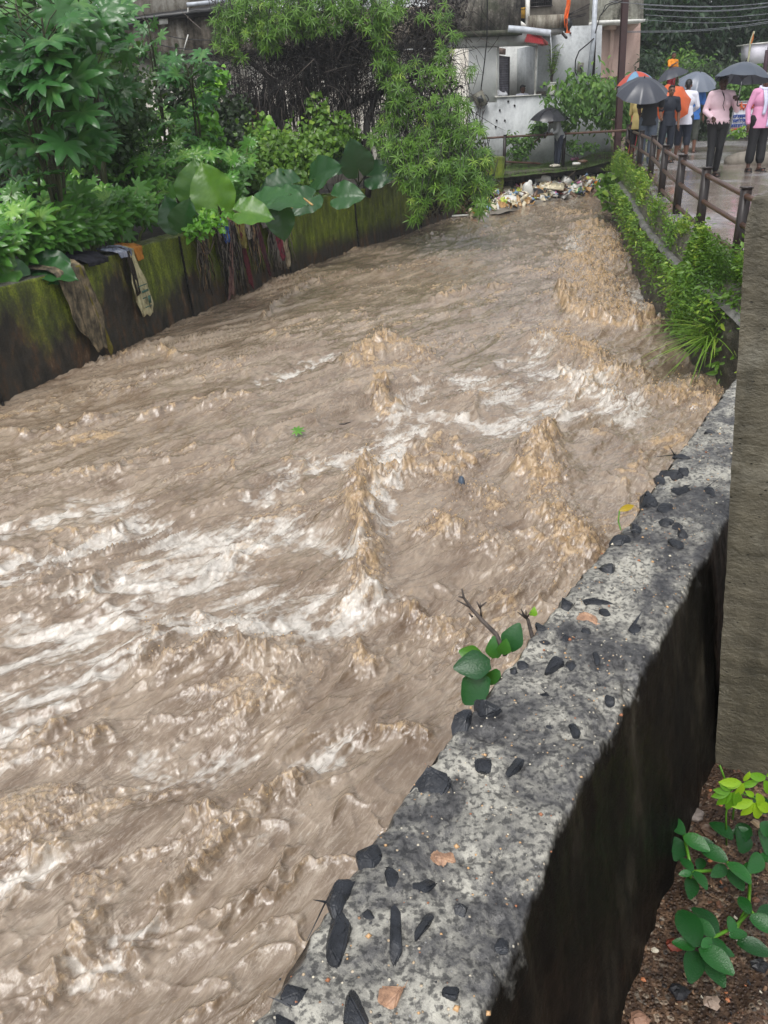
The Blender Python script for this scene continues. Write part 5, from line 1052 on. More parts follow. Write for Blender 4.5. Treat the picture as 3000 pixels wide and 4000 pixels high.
def steel_pole():
    b0 = P(2410, 615, -.12); tp = D(2445, -60, b0[1]); t = thing('steel_pole', b0, 'tall dark red-brown steel girder pole at the corner of the railings', 'pole')
    ax = tp - b0
    for nm, (dx, dy, w, dd) in {'flange': (0, -.08, .155, .02), 'web': (0, 0, .03, .15), 'back_flange': (0, .08, .155, .02)}.items():
        b = MB(); X = [[b0 + [dx - w / 2, dy - dd / 2, -.2], b0 + [dx + w / 2, dy - dd / 2, -.2], b0 + [dx + w / 2, dy + dd / 2, -.2], b0 + [dx - w / 2, dy + dd / 2, -.2]]]
        v = np.array(X[0]); vv = np.vstack([v, v + ax * 1.05 + [0, 0, .2]]); b.add(vv, [[0, 1, 5, 4], [1, 2, 6, 5], [2, 3, 7, 6], [3, 0, 4, 7], [4, 5, 6, 7]]); b.build(nm.split('_')[-1] if nm != 'web' else 'web', plain('red_oxide_steel_' + nm, srgb(58, 36, 36), .45, 20, .3), t, smooth=False)
steel_pole()

# ---- vegetation of the right side (nobody could count it)
def scatter_weeds():
    rs = np.random.default_rng(31); b = MB(); gb = MB()
    def strip(n, f, tmpl, size, droop, var0, mb):
        ps = np.array([f(rs) for _ in range(n)]); d = rnd_dirs(rs, n, -.1, .9) + [-.35, -.35, droop]; nr = rnd_dirs(rs, n, .3, 1); s = size * rs.uniform(.6, 1.3, n) * np.clip(.75 + ps[:, 1] / 60, 0, 2)
        vf = fbm(ps[:, 0] / .5, ps[:, 1] / .5, 2, 17); s = s * (1 + 1.1 * vf); ps[:, 2] += .22 * np.clip(vf, 0, 1) * (droop > 0)
        mb.inst(tmpl[0], tmpl[1], basis(d, nr, s), ps, var=np.clip(var0 + .9 * vf + rs.normal(0, .22, n), 0, 1))
    cl = [(rs.uniform(8.5, 24), rs.uniform(0, 1)) for _ in range(260)]
    def face(rs):                 # hanging on the stone face
        while True:
            y, k = cl[rs.integers(260)]
            if fbm(y / .9, k * 2, 2, 7) > .02: break
        y += rs.normal(0, .10); z = zo(y) + .05 - abs(rs.normal(0, .26)) * (1 if y < 20 else .7); x = float(np.minimum(XO(y), XE(y) - .12)) - .06 - abs(rs.normal(0, .06)); return (x, y, max(z, -1.28))
    strip(6500, face, OL, .055, -.5, .55, b)
    def topw(rs):
        while True:
            y = rs.uniform(9, 25); k = rs.beta(2, 2)
            if fbm(y / .7, k * 1.5, 2, 9) > .08: break
        xo, xe = float(np.minimum(XO(y), XE(y) - .12)), float(XE(y)); k = .42 + .6 * k; z = zo(y) + (zr(y) - zo(y)) * ss(.35, 1, k); return (xo + (xe - xo) * k + rs.normal(0, .04), y + rs.normal(0, .05), z + abs(rs.normal(0, .075)) + .02)
    strip(6500, topw, OL, .045, .25, .6, b)
    def near(rs):
        y = rs.uniform(6.6, 10.2); k = rs.random(); xo, xe = float(XO(y)), float(XE(y)); x = xo - .12 + (xe - xo + .05) * k; z = zo(y) + (zr(y) - zo(y)) * k + .04 + abs(rs.normal(0, .11)) + .08 * fbm(x / .2, y / .2, 2, 3); return (x, y, z)
    strip(11000, near, OL, .055, .1, .45, b)
    def nearface(rs):
        y = rs.uniform(7.4, 10.0); x = float(XO(y)) - .12 - abs(rs.normal(0, .10)); return (x, y, rs.uniform(-1.1, -.35))
    strip(3800, nearface, OL, .07, -.5, .35, b)
    tag(b.build('weeds', M_WEED), 'tangle of small green weeds over the right bank and its coping', 'weeds', kind='stuff')
    # grass
    GL = strip_leaf(3, .035, .0, .5)
    def blades(pts, size, lean, v): 
        n = len(pts); d = rnd_dirs(rs, n, .35, 1) + lean; gb.inst(GL[0], GL[1], basis(d, rnd_dirs(rs, n), size * rs.uniform(.5, 1.3, n)), pts, var=np.clip(v + rs.normal(0, .2, n), 0, 1))
    N = 12000; i = rs.integers(0, 90, N); j = (rs.random(N) ** 1.3 * 44).astype(int); pts = XB[i, j] + rs.normal(0, .06, (N, 3)) * [1, 1, .1]; keep = fbm(pts[:, 0] / .7, pts[:, 1] / .7, 3, 3) > -.12; blades(pts[keep], .13, [0, 0, 0], .35)
    N = 4000; y = rs.uniform(16, 25, N); k = rs.random(N); x = XO(y) + (XE(y) - XO(y)) * k; blades(np.stack([x, y, zo(y) + (zr(y) - zo(y)) * k + .02], 1), .14, [0, 0, 0], .6)
    tag(gb.build('grass', M_GRASS), 'short green grass on the far bank and beside the railing', 'grass', kind='stuff')
scatter_weeds()
def tuft(c, n, size, label, seed, lean=(-.3, -.3, 0), cat='grass tuft'):
    rs = np.random.default_rng(seed); b = MB(); g = strip_leaf(6, .022, .01, .75); c = np.array(c); d = rnd_dirs(rs, n, .35, 1) + lean
    b.inst(g[0], g[1], basis(d, np.tile([0, 0, 1.], (n, 1)) + rs.normal(0, .1, (n, 3)), size * rs.uniform(.55, 1.2, n)), c + rs.normal(0, .05, (n, 3)) * [1, 1, .3], var=rs.uniform(.3, 1, n)); tag(b.build('grass_tuft', M_GRASS, org=c), label, cat, 'grass tufts on the right bank')
tuft(D(2800, 1330, 8.6), 150, .62, 'long arching grass tuft right above the water beside the concrete post', 1, (-.5, -.4, .1))
tuft(D(2870, 1270, 8.9), 130, .5, 'bright grass tuft close behind the concrete post edge', 2)
tuft(D(2690, 1110, 9.9), 70, .38, 'small grass tuft bending over the coping below the railing', 3)
tuft(D(2850, 1180, 9.2), 70, .36, 'grass tuft between the littered paper and the concrete post', 4)
leafy('sapling', 'young fig sapling with pale broad leaves at the far end of the right bank', 'sapling', DD([(2370, 745, 20.8), (2400, 700, 21), (2420, 760, 20.5), (2385, 780, 20.6), (2350, 720, 21)]), [[.22, .2, .25]] * 5, 150, .17, M_WEED, 401, HL, base=P(2420, 800, -.7), stems=7)
leafy('broadleaf_weed', 'broad-leaved weed hanging over the near end of the right bank by the parapet', 'weed', DD([(2850, 1420, 8.3), (2880, 1390, 8.2), (2840, 1450, 8.2)]), [[.14, .15, .12]] * 3, 90, .12, M_WEED, 402, OL, base=D(2900, 1410, 8.6), stems=4)
leafy('fern_weed', 'upright feathery weed beside the road at the railing foot', 'weed', DD([(2635, 905, 11.6), (2640, 880, 11.6), (2630, 935, 11.5)]), [[.18, .15, .14]] * 3, 520, .05, M_WEED, 403, OL, base=D(2640, 940, 11.6), stems=6)
leafy('tall_weed', 'single tall thin weed growing in front of the wet road near the last post', 'weed', DD([(2782, 950, 9.6), (2780, 985, 9.6), (2785, 930, 9.6)]), [[.05, .05, .1]] * 3, 60, .05, M_WEED, 404, OL, base=D(2782, 1020, 9.6), stems=2)
leafy('house_shrub', 'wide drooping green shrub with visible stems against the cement house', 'shrub', DD([(2240, 350, 27.6), (2290, 330, 27.7), (2340, 350, 27.7), (2250, 410, 27.5), (2330, 410, 27.5), (2400, 370, 27.7), (2390, 440, 27.6), (2290, 440, 27.5), (2220, 400, 27.6), (2440, 420, 27.9), (2440, 490, 27.9)]), [[.36, .35, .26]] * 11, 1700, .20, M_BG, 405, OL, base=P(2325, 575, -.42), stems=15, clump=260, droop=-.7, stmat=M_LSTEM)
leafy('wall_plant', 'leafy green plant right behind the person under the umbrella', 'plant', DD([(2100, 490, 28.0), (2090, 520, 28.0), (2120, 500, 28), (2200, 490, 28.1), (2060, 560, 27.8)]), [[.28, .2, .25]] * 5, 420, .17, M_BG, 406, OL, base=P(2110, 610, -.42), stems=6)
leafy('wall_plant', 'tall thin weeds by the left post of the bank railing', 'plant', DD([(2000, 540, 27.6), (2030, 560, 27.6), (2010, 600, 27.5), (2040, 600, 27.6)]), [[.25, .2, .25]] * 4, 420, .13, M_BG, 407, OL, base=P(2015, 640, -.46), stems=8)
leafy('wall_plant', 'low shrub on the bank between steel pole and cement house', 'plant', DD([(2300, 570, 27.5), (2250, 585, 27.3), (2230, 560, 27.7)]), [[.3, .2, .15]] * 3, 260, .12, M_BG, 408, OL, stems=5)
leafy('pole_bush', 'glossy bush filling the gap behind the steel pole', 'bush', DD([(2470, 440, 28.5), (2460, 500, 28.4), (2490, 520, 28.3), (2480, 390, 28.7), (2440, 470, 28.6)]), [[.30, .3, .35]] * 5, 900, .16, M_BG, 409, OL, base=P(2465, 560, -.05), stems=8)
# ================================================================ people
def remesh(name, mb, vox, mats, parent, smooth=2):
    me = bpy.data.meshes.new('tmp'); v = np.concatenate(mb.v); fs = [tuple(int(a) for a in q) for f in mb.f for q in f]; me.from_pydata([tuple(q) for q in v], [], fs)
    o = bpy.data.objects.new('tmp', me); C.objects.link(o); m = o.modifiers.new('r', 'REMESH'); m.mode = 'VOXEL'; m.voxel_size = vox
    s = o.modifiers.new('s', 'SMOOTH'); s.factor = .5; s.iterations = smooth
    dg = bpy.context.evaluated_depsgraph_get(); nm = bpy.data.meshes.new_from_object(o.evaluated_get(dg)); bpy.data.objects.remove(o); bpy.data.meshes.remove(me)
    nm.name = name; nm.materials.clear(); nm.materials.append(mats); nm.polygons.foreach_set('use_smooth', np.ones(len(nm.polygons), bool))
    q = bpy.data.objects.new(name, nm); C.objects.link(q); q.parent = parent; return q
def cap(mb, pts, rad, seg=10, flat=1.0):
    """closed tapered limb with rounded ends"""
    pts = np.asarray(pts, float); rad = list(rad); 
    a, b = pts[0], pts[1]; d0 = (a - b) / (np.linalg.norm(a - b) + 1e-9); a, b = pts[-1], pts[-2]; d1 = (a - b) / (np.linalg.norm(a - b) + 1e-9)
    P_ = [pts[0] + d0 * rad[0] * .9, pts[0] + d0 * rad[0] * .6] + list(pts) + [pts[-1] + d1 * rad[-1] * .6, pts[-1] + d1 * rad[-1] * .9]; R_ = [rad[0] * .35, rad[0] * .78] + rad + [rad[-1] * .78, rad[-1] * .35]
    mb.tube(np.array(P_), R_, seg)
def ell(mb, c, r, n=14, m=10, M=None):
    th = np.linspace(0, math.pi, m); ph = np.linspace(0, 2 * math.pi, n, endpoint=False); V = [[0, 0, r[2]]]
    for t_ in th[1:-1]: V += [[r[0] * math.sin(t_) * math.cos(p), r[1] * math.sin(t_) * math.sin(p), r[2] * math.cos(t_)] for p in ph]
    V.append([0, 0, -r[2]]); F = [[0, 1 + j, 1 + (j + 1) % n] for j in range(n)]
    for i in range(m - 3): F += [[1 + i * n + j, 1 + (i + 1) * n + j, 1 + (i + 1) * n + (j + 1) % n, 1 + i * n + (j + 1) % n] for j in range(n)]
    k = 1 + (m - 3) * n; F += [[k + j, len(V) - 1, k + (j + 1) % n] for j in range(n)]
    V = np.array(V); V = V if M is None else V @ np.array(M).T; mb.add(V + np.array(c), F)
_pm = {}
def pmat(key, col, rough=.7, **k):
    if key not in _pm: _pm[key] = plain('cloth_' + key, col, rough, **k)
    return _pm[key]
def skinmat(key, col):
    if key not in _pm:
        g = G('skin_' + key); _pm[key] = g.fin(g.mix(g.noise(12, 4), tuple(c * .8 for c in col[:3]) + (1,), tuple(c * 1.15 for c in col[:3]) + (1,)), .42, g.bump(g.noise(80, 3), .1, .003))
    return _pm[key]
def person(loc, rz, label, H=1.68, J=None, skin=srgb(92, 62, 46), hair=srgb(14, 13, 14), top=None, bottom=None, top_len=.82, sleeve='short', leg='long', shoes=None, build=1.0, headrot=(0, 0), hands=('relax', 'relax'), extra=None, bald=False, group=None, stache=False, female=False, pants_w=1.0):
    """figure facing -y; joints in metres for a 1.70 m figure"""
    t = thing('person', loc, label, 'person', group, rz); s = H / 1.70
    j = dict(pel=(0, 0, .95), wai=(0, 0, 1.08), che=(0, -.005, 1.28), nec=(0, .0, 1.46), hea=(0, -.015, 1.595),
             shl=(-.175, 0, 1.405), shr=(.175, 0, 1.405), ell=(-.235, .03, 1.12), elr=(.235, .03, 1.12), wrl=(-.25, -.03, .87), wrr=(.25, -.03, .87),
             hpl=(-.09, 0, .93), hpr=(.09, 0, .93), knl=(-.10, -.02, .50), knr=(.10, -.02, .50), anl=(-.11, .03, .085), anr=(.11, .03, .085), tol=(-.14, -.12, .03), tor=(.14, -.12, .03))
    if J: j.update(J)
    j = {k: np.array(v, float) * s for k, v in j.items()}; B = build
    def torso(mb, e=0, neck=True, low=True):
        a, w, c, n = j['pel'], j['wai'], j['che'], j['nec']; up = (n - a) / np.linalg.norm(n - a)
        fw = np.cross((j['shr'] - j['shl']), up); fw /= np.linalg.norm(fw); rt = np.cross(up, fw)
        M = np.stack([rt, fw, up], 1)
        if low: ell(mb, a + up * -.01, ((.165 * B + e) * s, (.12 * B + e) * s, (.15 + e) * s), M=M)
        ell(mb, w, ((.150 * B + e) * s, (.115 * B + e) * s, (.16 + e) * s), M=M)
        ell(mb, c, ((.168 * B + e) * s, (.122 * B + e) * s, (.185 + e) * s), M=M)
        cap(mb, [j['shl'] * .92 + c * .08, (j['shl'] + j['shr']) / 2 + up * .005, j['shr'] * .92 + c * .08], [(.062 + e) * s, (.075 + e) * s, (.062 + e) * s])
    def arm(mb, L, e=0, upto=1.0):
        a, b, c = j['sh' + L], j['el' + L], j['wr' + L]
        if upto <= .5: k = upto / .5; m = a + (b - a) * k; cap(mb, [a, (a + m) / 2, m], [(.058 + e) * s, (.053 + e) * s, (.052 + e * 1.6) * s])
        else:
            k = (upto - .5) / .5; m = b + (c - b) * k; cap(mb, [a, (a + b) / 2, b], [(.056 + e) * s, (.048 + e) * s, (.040 + e) * s]); cap(mb, [b, (b + m) / 2, m], [(.040 + e) * s, (.038 + e) * s, ((.026 if upto == 1. and e == 0 else .034) + e) * s])
    def lg(mb, L, e=0, upto=1.0):
        a, b, c = j['hp' + L], j['kn' + L], j['an' + L]
        if upto <= .5: k = upto / .5; m = a + (b - a) * k; cap(mb, [a, (a + m) / 2, m], [(.088 * B + e) * s, (.080 + e) * s, (.075 + e) * s])
        else:
            k = (upto - .5) / .5; m = b + (c - b) * k
            cap(mb, [a, (a + b) / 2, b], [(.088 * B + e) * s, (.074 + e) * s, (.056 + e) * s]); cap(mb, [b, b + (m - b) * .35, m], [(.056 + e) * s, (.056 + e * 1.1) * s, ((.036 if e == 0 else .040) + e * 1.5) * s])
    def head(mb, e=0):
        h = j['hea']; y, p = headrot; M = Matrix.Rotation(y, 3, 'Z') @ Matrix.Rotation(p, 3, 'X'); A = np.array(M)
        f = lambda *q: h + A @ (np.array(q) * s)
        if e == 0:
            ell(mb, f(0, .012, .02), (.074 * s, .092 * s, .098 * s), M=A); ell(mb, f(0, -.022, -.045), (.055 * s, .062 * s, .068 * s), M=A); ell(mb, f(0, -.060, -.088), (.026 * s, .024 * s, .024 * s), M=A)
            cap(mb, [f(0, -.088, .012), f(0, -.104, -.028)], [.010 * s, .017 * s], 8); 
            for q in (-1, 1): ell(mb, f(q * .076, .01, -.012), (.010 * s, .020 * s, .032 * s), 8, 7, A); ell(mb, f(q * .03, -.082, .030), (.026 * s, .012 * s, .009 * s), 8, 7, A)
            cap(mb, [f(-.022, -.086, -.058), f(0, -.092, -.056), f(.022, -.086, -.058)], [.006 * s, .010 * s, .006 * s], 6)
        return f
    sk = skinmat('s%.3f' % skin[0], skin)
    b = MB(); torso(b)
    cap(b, [j['nec'] - [0, 0, .03], (j['nec'] + j['hea']) / 2], [.056 * s, .052 * s]); f = head(b)
    for L in 'lr':
        arm(b, L); lg(b, L); cap(b, [j['an' + L] + [0, .035 * s, -.04 * s], j['an' + L] + [0, -.02, -.03 * s], j['to' + L]], [.034 * s, .036 * s, .028 * s], 8)
        # hand
        w = j['wr' + L]; d = w - j['el' + L]; d /= np.linalg.norm(d); mode = hands[0 if L == 'l' else 1]; sd = -1 if L == 'l' else 1
        th = np.array([0, -1., 0]); th -= d * (d @ th); th /= np.linalg.norm(th) + 1e-9; pn_ = np.cross(d, th)     # thumb side, palm normal
        if mode == 'grip': d2 = pn_ * -sd
        pc = w + d * .05 * s; cap(b, [w, pc + th * .0, w + d * .085 * s], [.026 * s, .034 * s, .032 * s], 8)
        for fi in range(4):
            o = w + d * .085 * s + th * (.030 - .020 * fi) * s; Lf = (.072, .080, .074, .058)[fi] * s; inn = pn_ * sd * -1
            c1, c2 = (.35, .6) if mode == 'relax' else (1.3, 2.4)
            p1 = o + (d * math.cos(c1 * .5) + inn * math.sin(c1 * .5)) * Lf * .45; p2 = p1 + (d * math.cos(c1) + inn * math.sin(c1)) * Lf * .32; p3 = p2 + (d * math.cos(c2) + inn * math.sin(c2)) * Lf * .28
            cap(b, [o, p1, p2, p3], [.0095 * s, .009 * s, .0085 * s, .007 * s], 7)
        o = w + d * .03 * s + th * .028 * s; inn = pn_ * sd * -1; cap(b, [o, o + (d * .7 + th * .6) * .035 * s, o + (d * .9 + th * .5 + inn * .3) * .062 * s], [.012 * s, .011 * s, .008 * s], 7)
    body = remesh('body', b, .0085, sk, t, 2)
    if shoes is not None:
        b = MB()
        for L in 'lr':
            a, to = j['an' + L], j['to' + L]
            if shoes[1] == 'sandal':
                d = to - a; d[2] = 0; d /= np.linalg.norm(d); p = np.array([d[1], -d[0], 0]); M = np.stack([p, d, [0, 0, 1]], 1); c = (a + to) / 2; c = np.array([c[0], c[1], a[2] - .075 * s]); b.box(c, (.095 * s, .27 * s, .02 * s), M); b.box(c + d * .05 + [0, 0, .05 * s], (.10 * s, .04 * s, .02 * s), M); b.box(c + d * .05 + [0, 0, .025 * s] + p * .045, (.012, .03, .06 * s), M); b.box(c + d * .05 + [0, 0, .025 * s] - p * .045, (.012, .03, .06 * s), M)
            else: cap(b, [a + [0, .04 * s, -.045 * s], a + [0, -.02, -.035 * s], to + (to - a) * .1], [.044 * s, .045 * s, .036 * s], 10)
        (b.build('footwear', pmat('shoe%.3f' % shoes[0][0], shoes[0], .4), None) if shoes[1] == 'sandal' else remesh('footwear', b, .011, pmat('shoe%.3f' % shoes[0][0], shoes[0], .4), t, 1)).parent = t
    if bottom is not None:
        b = MB(); a = j['pel']; tk = top_len > .9; ell(b, a - np.array([0, 0, 0 if tk else .03 * s]), (((.184 if tk else .168) * B) * s, ((.146 if tk else .126) * B) * s, (.155 if tk else .12) * s)); up = {'long': .96, 'cropped': .84, 'shorts': .56, 'kneelong': .66}[leg]
        for L in 'lr': lg(b, L, .012 * pants_w, up)
        remesh('trousers', b, .012, bottom, t, 2)
    if top is not None:
        b = MB(); torso(b, .014, low=False); a = j['pel']; up = (j['nec'] - a); up /= np.linalg.norm(up)
        dz = (j['pel'][2] / s - top_len)
        hem = a - up * dz * s; q = [j['wai'] + up * .04 * s, j['wai'], a + up * .03 * s, a - up * .05 * s, hem]; wd = [.150, .158, .174, .180, .186]; dp = [.118, .128, .142, .150, .158]
        fw = np.cross((j['shr'] - j['shl']), up); fw /= np.linalg.norm(fw); rt = np.cross(up, fw); th = np.linspace(0, 2 * math.pi, 22, endpoint=False); V = []
        for c_, w_, d_ in zip(q, wd, dp):
            fl = 1 + .035 * np.sin(th * 5 + c_[2] * 9) * (c_[2] < j['wai'][2]); V.append(c_ + np.outer(np.cos(th) * fl, rt) * w_ * B * s + np.outer(np.sin(th) * fl, fw) * d_ * B * s)
        m_ = len(q); b.add(np.concatenate(V), [[i * 22 + k, i * 22 + (k + 1) % 22, (i + 1) * 22 + (k + 1) % 22, (i + 1) * 22 + k] for i in range(m_ - 1) for k in range(22)] + [list(range(22))[::-1], [(m_ - 1) * 22 + k for k in range(22)]])
        for L in 'lr': arm(b, L, .012, {'short': .38, 'half': .55, 'long': .97, 'rolled': .72}[sleeve])
        ov = remesh('shirt', b, .012, top, t, 2)
        # cut the shirt level at the hem and open it at the neck
    # hair, eyes, moustache
    b = MB(); y_, p_ = headrot; A = np.array(Matrix.Rotation(y_, 3, 'Z') @ Matrix.Rotation(p_, 3, 'X'))
    if bald: ell(b, f(0, .030, .038), (.074 * s, .082 * s, .076 * s), M=A); 
    else: ell(b, f(0, .030, .046), (.080 * s, .088 * s, .084 * s), M=A); cap(b, [f(0, .075, .02), f(0, .07, -.05)], [.052 * s, .040 * s]); cap(b, [f(-.04, -.05, .092), f(.04, -.05, .092)], [.024 * s, .024 * s])
    if female: cap(b, [f(0, .08, .02), f(0, .11, -.10), f(0, .10, -.25)], [.06 * s, .05 * s, .03 * s])
    remesh('hair', b, .010, pmat('hair%.3f' % hair[0], hair, .55), t, 1)
    b = MB()
    for q in (-1, 1): ell(b, f(q * .030, -.084, .012), (.014 * s, .006 * s, .006 * s), 8, 6, A); cap(b, [f(q * .014, -.093, .030), f(q * .046, -.083, .032)], [.004 * s, .003 * s], 5)
    if stache: cap(b, [f(-.028, -.094, -.048), f(0, -.102, -.042), f(.028, -.094, -.048)], [.005 * s, .009 * s, .005 * s], 6)
    o = b.build('eyes_and_brows', pmat('eye', srgb(16, 12, 12), .3), None); o.parent = t
    if extra: extra(t, j, s, f)
    return t, j
def world_pt(t, p): return np.array(t.location) + np.array(Matrix.Rotation(t.rotation_euler[2], 3, 'Z')) @ np.array(p)
def umbrella(top, tilt, label, R0=.60, col=None, under=None, shaft=None, panels=8, grip=.78, name='umbrella'):
    """top: apex position; tilt (x, y): where the canopy leans"""
    t = thing(name, top, label, 'umbrella', 'open umbrellas'); ax = np.array([tilt[0], tilt[1], 1.]); ax /= np.linalg.norm(ax); x = np.cross([0, 1, 0], ax); x /= np.linalg.norm(x); y = np.cross(ax, x); M = np.stack([x, y, ax], 1); top = np.array(top)
    na = panels * 8; nr = 12; X = np.zeros((nr, na + 1, 3))
    for i in range(nr):
        rr = i / (nr - 1)
        for j_ in range(na + 1):
            a = j_ / na * 2 * math.pi; ph = (j_ % 8) / 8; sc = math.sin(math.pi * ph)
            r = R0 * rr * (1 - .085 * sc * rr ** 2); z = -R0 * (.14 * rr + .42 * rr ** 2.2) - R0 * .030 * sc * rr ** 1.5
            X[i, j_] = (r * math.cos(a), r * math.sin(a), z)
    b = MB(); b.grid(X @ M.T + top, var=np.repeat(np.arange(nr)[:, None] * 0, na + 1, 1) + np.array([((k // 8) % 2) * 1. for k in range(na + 1)])[None]); b.build('canopy', col, t)
    b = MB()
    for k in range(panels):
        a = k / panels * 2 * math.pi; q = np.array([[R0 * r * math.cos(a), R0 * r * math.sin(a), -R0 * (.14 * r + .42 * r ** 2.2) - .008] for r in np.linspace(0, 1.015, 9)]); b.tube(q @ M.T + top, .0035, 4)
        b.tube(np.array([[R0 * .5 * math.cos(a), R0 * .5 * math.sin(a), -R0 * .14 - .01], [0, 0, -.34 * R0 / .6]]) @ M.T + top, .003, 4)
    b.build('ribs', M_IRON, t)
    b = MB(); b.tube(np.array([[0, 0, .0], [0, 0, .055]]) @ M.T + top, [.012, .005], 6); b.build('ferrule', M_IRON, t)
    b = MB(); b.tube(np.array([[0, 0, -.002], [0, 0, -grip]]) @ M.T + top, .0065, 6); b.build('shaft', shaft or plain('chrome_shaft', srgb(190, 192, 196), .2, metal=1), t)
    b = MB(); q = [[0, 0, -grip + .02], [0, 0, -grip - .08]] + [[.03 - .03 * math.cos(k), 0, -grip - .08 - .03 * math.sin(k)] for k in np.linspace(.3, math.pi, 6)]; b.tube(np.array(q) @ M.T + top, .011, 7); b.build('handle', M_IRON, t); return t
def umat(name, c, r=.32, hl=0): 
    g = G(name); n = g.noise(3, 3); cc = g.mix(n, tuple(q * .8 for q in c[:3]) + (1,), tuple(q * 1.2 for q in c[:3]) + (1,)); return g.fin(cc, r, g.bump(g.noise(9, 3), .15, .01), .7, 0, .12)
U_BLK = umat('black_nylon', srgb(66, 70, 80)); U_GRY = umat('slate_nylon', srgb(112, 120, 134)); U_BLK2 = umat('sheen_black_nylon', srgb(84, 92, 104)); U_ORG = umat('orange_nylon', srgb(206, 92, 40), .45)  # black nylons greyed in colour to paint the sky's sheen on the panels
ZP = lambda x, y: P(x, y, 0.0)
NAVY = pmat('navy', srgb(20, 28, 42)); BLACKT = pmat('blacktee', srgb(18, 22, 28)); JEAN = pmat('greyjean', srgb(74, 84, 98), bump=.5); DJEAN = pmat('darkjean', srgb(28, 36, 52), bump=.5); BLKTR = pmat('blacktrouser', srgb(16, 17, 21)); PALEP = pmat('palepink', srgb(222, 192, 202), amt=.08); PINK = pmat('pinkshirt', srgb(214, 148, 184), amt=.1)
WHT = pmat('whiteshirt', srgb(216, 218, 230), amt=.06); YEL = pmat('yellowshirt', srgb(190, 172, 112), amt=.12); BLU = pmat('bluebright', srgb(50, 104, 176)); GRYS = pmat('greywhite', srgb(136, 140, 142), amt=.15); RED = pmat('redcloth', srgb(196, 46, 66)); CAMO = pmat('camo', srgb(62, 66, 58), amt=.5); TEAL = pmat('tealgrey', srgb(96, 118, 118))
DK = srgb(70, 46, 36); MD = srgb(104, 70, 52)
# man in pale pink with umbrella, walking
c = ZP(2776, 692)
def x1(t, j, s, f):
    b = MB(); q = j['pel'] + np.array([0, 0, .02]); th = np.linspace(0, 2 * math.pi, 24); b.tube(np.stack([.198 * s * np.cos(th), .150 * s * np.sin(th) + q[1], np.full(24, q[2])], 1), .016, 6, cap=False); b.box(q + [0, -.155 * s, 0], (.05, .02, .04)); o = b.build('belt', M_IRON, None); o.parent = t
    b = MB(); b.tube([j['nec'] + [0, -.10, -.03], j['che'] + [.015, -.158, .05], j['che'] + [.0, -.160, -.06], j['che'] + [.04, -.155, -.14]], .006, 5); b.tube([j['nec'] + [-.03, -.09, -.0], j['che'] + [-.005, -.156, .09]], .005, 5); o = b.build('lanyard', M_CABLE, None); o.parent = t
    b = MB(); b.add([j['nec'] + q for q in ([-.075, -.02, .03], [0, -.112, -.03], [-.055, -.118, -.075], [-.12, -.06, -.02], [.075, -.02, .03], [.055, -.118, -.075], [.12, -.06, -.02])], [[0, 1, 2, 3], [4, 6, 5, 1]]); o = b.build('collar', PALEP, None); o.parent = t
    b = MB(); b.box(j['che'] + [.085, -.150, -.02], (.09, .012, .10)); o = b.build('chest_pocket', PALEP, None); o.parent = t
pm1, jj = person(c, R(-6), 'man in pale pink long-sleeved shirt and black trousers walking under a dark umbrella', 1.70, dict(elr=(.30, -.02, 1.14), wrr=(.21, -.20, 1.30), ell=(-.25, .04, 1.14), wrl=(-.17, -.20, 1.03), knl=(-.075, -.05, .50), anl=(-.08, -.10, .09), tol=(-.09, -.26, .03), knr=(.085, -.02, .50), anr=(.09, .10, .10), tor=(.10, -.04, .03), hea=(0, -.02, 1.585)), DK, top=PALEP, top_len=.99, bottom=BLKTR, sleeve='long', shoes=(srgb(40, 30, 28), 'sandal'), hands=('grip', 'grip'), build=1.12, extra=x1, stache=True, headrot=(.05, .08))
hp = world_pt(pm1, np.array([.21, -.22, 1.33])); umbrella(hp + [.05, -.05, .58], (.12, .12), 'black umbrella, greyed for sky sheen, held by the man in the pale pink shirt', .50, U_BLK2, grip=.60)
# old man in pink with a white scarf
c = ZP(2938, 670)
def x2(t, j, s, f):
    b = MB(); th = np.linspace(0, 2 * math.pi, 26); b.tube(np.stack([.088 * np.cos(th), .080 * np.sin(th) - .008, j['nec'][2] + .012 + .022 * np.sin(th)], 1), .030, 8, cap=False); n = 16; X = np.zeros((n, 4, 3))
    for i in range(n):
        for k in range(4): z = j['nec'][2] - .02 - i * .043; X[i, k] = (.035 + .034 * k + .01 * math.sin(i * .7), -.10 - .07 * math.sin(min(1, i / 5) * 1.57) - .010 * math.sin(k * 2 + i * .5), z)
    b.grid(X); Y_ = X.copy(); Y_[..., 0] = -Y_[..., 0] * .7 + .02; b.grid(Y_[:11]); o = b.build('scarf', pmat('scarf', srgb(206, 208, 232), amt=.06), None); o.parent = t; sd = o.modifiers.new('s', 'SOLIDIFY'); sd.thickness = .012
person(c, R(8), 'old grey-haired man in a pink shirt with a white scarf, standing at the right edge', 1.72, dict(ell=(-.27, .03, 1.13), wrl=(-.27, -.05, .86), knl=(-.10, -.02, .50), anl=(-.12, -.02, .09), tol=(-.17, -.17, .03), anr=(.09, -.06, .09), tor=(.09, -.23, .03)), srgb(84, 56, 44), srgb(168, 164, 158), top=PINK, bottom=BLKTR, sleeve='long', leg='cropped', top_len=.78, shoes=(srgb(26, 24, 24), 'sandal'), extra=x2, build=1.04, pants_w=2.6, headrot=(.1, .05))
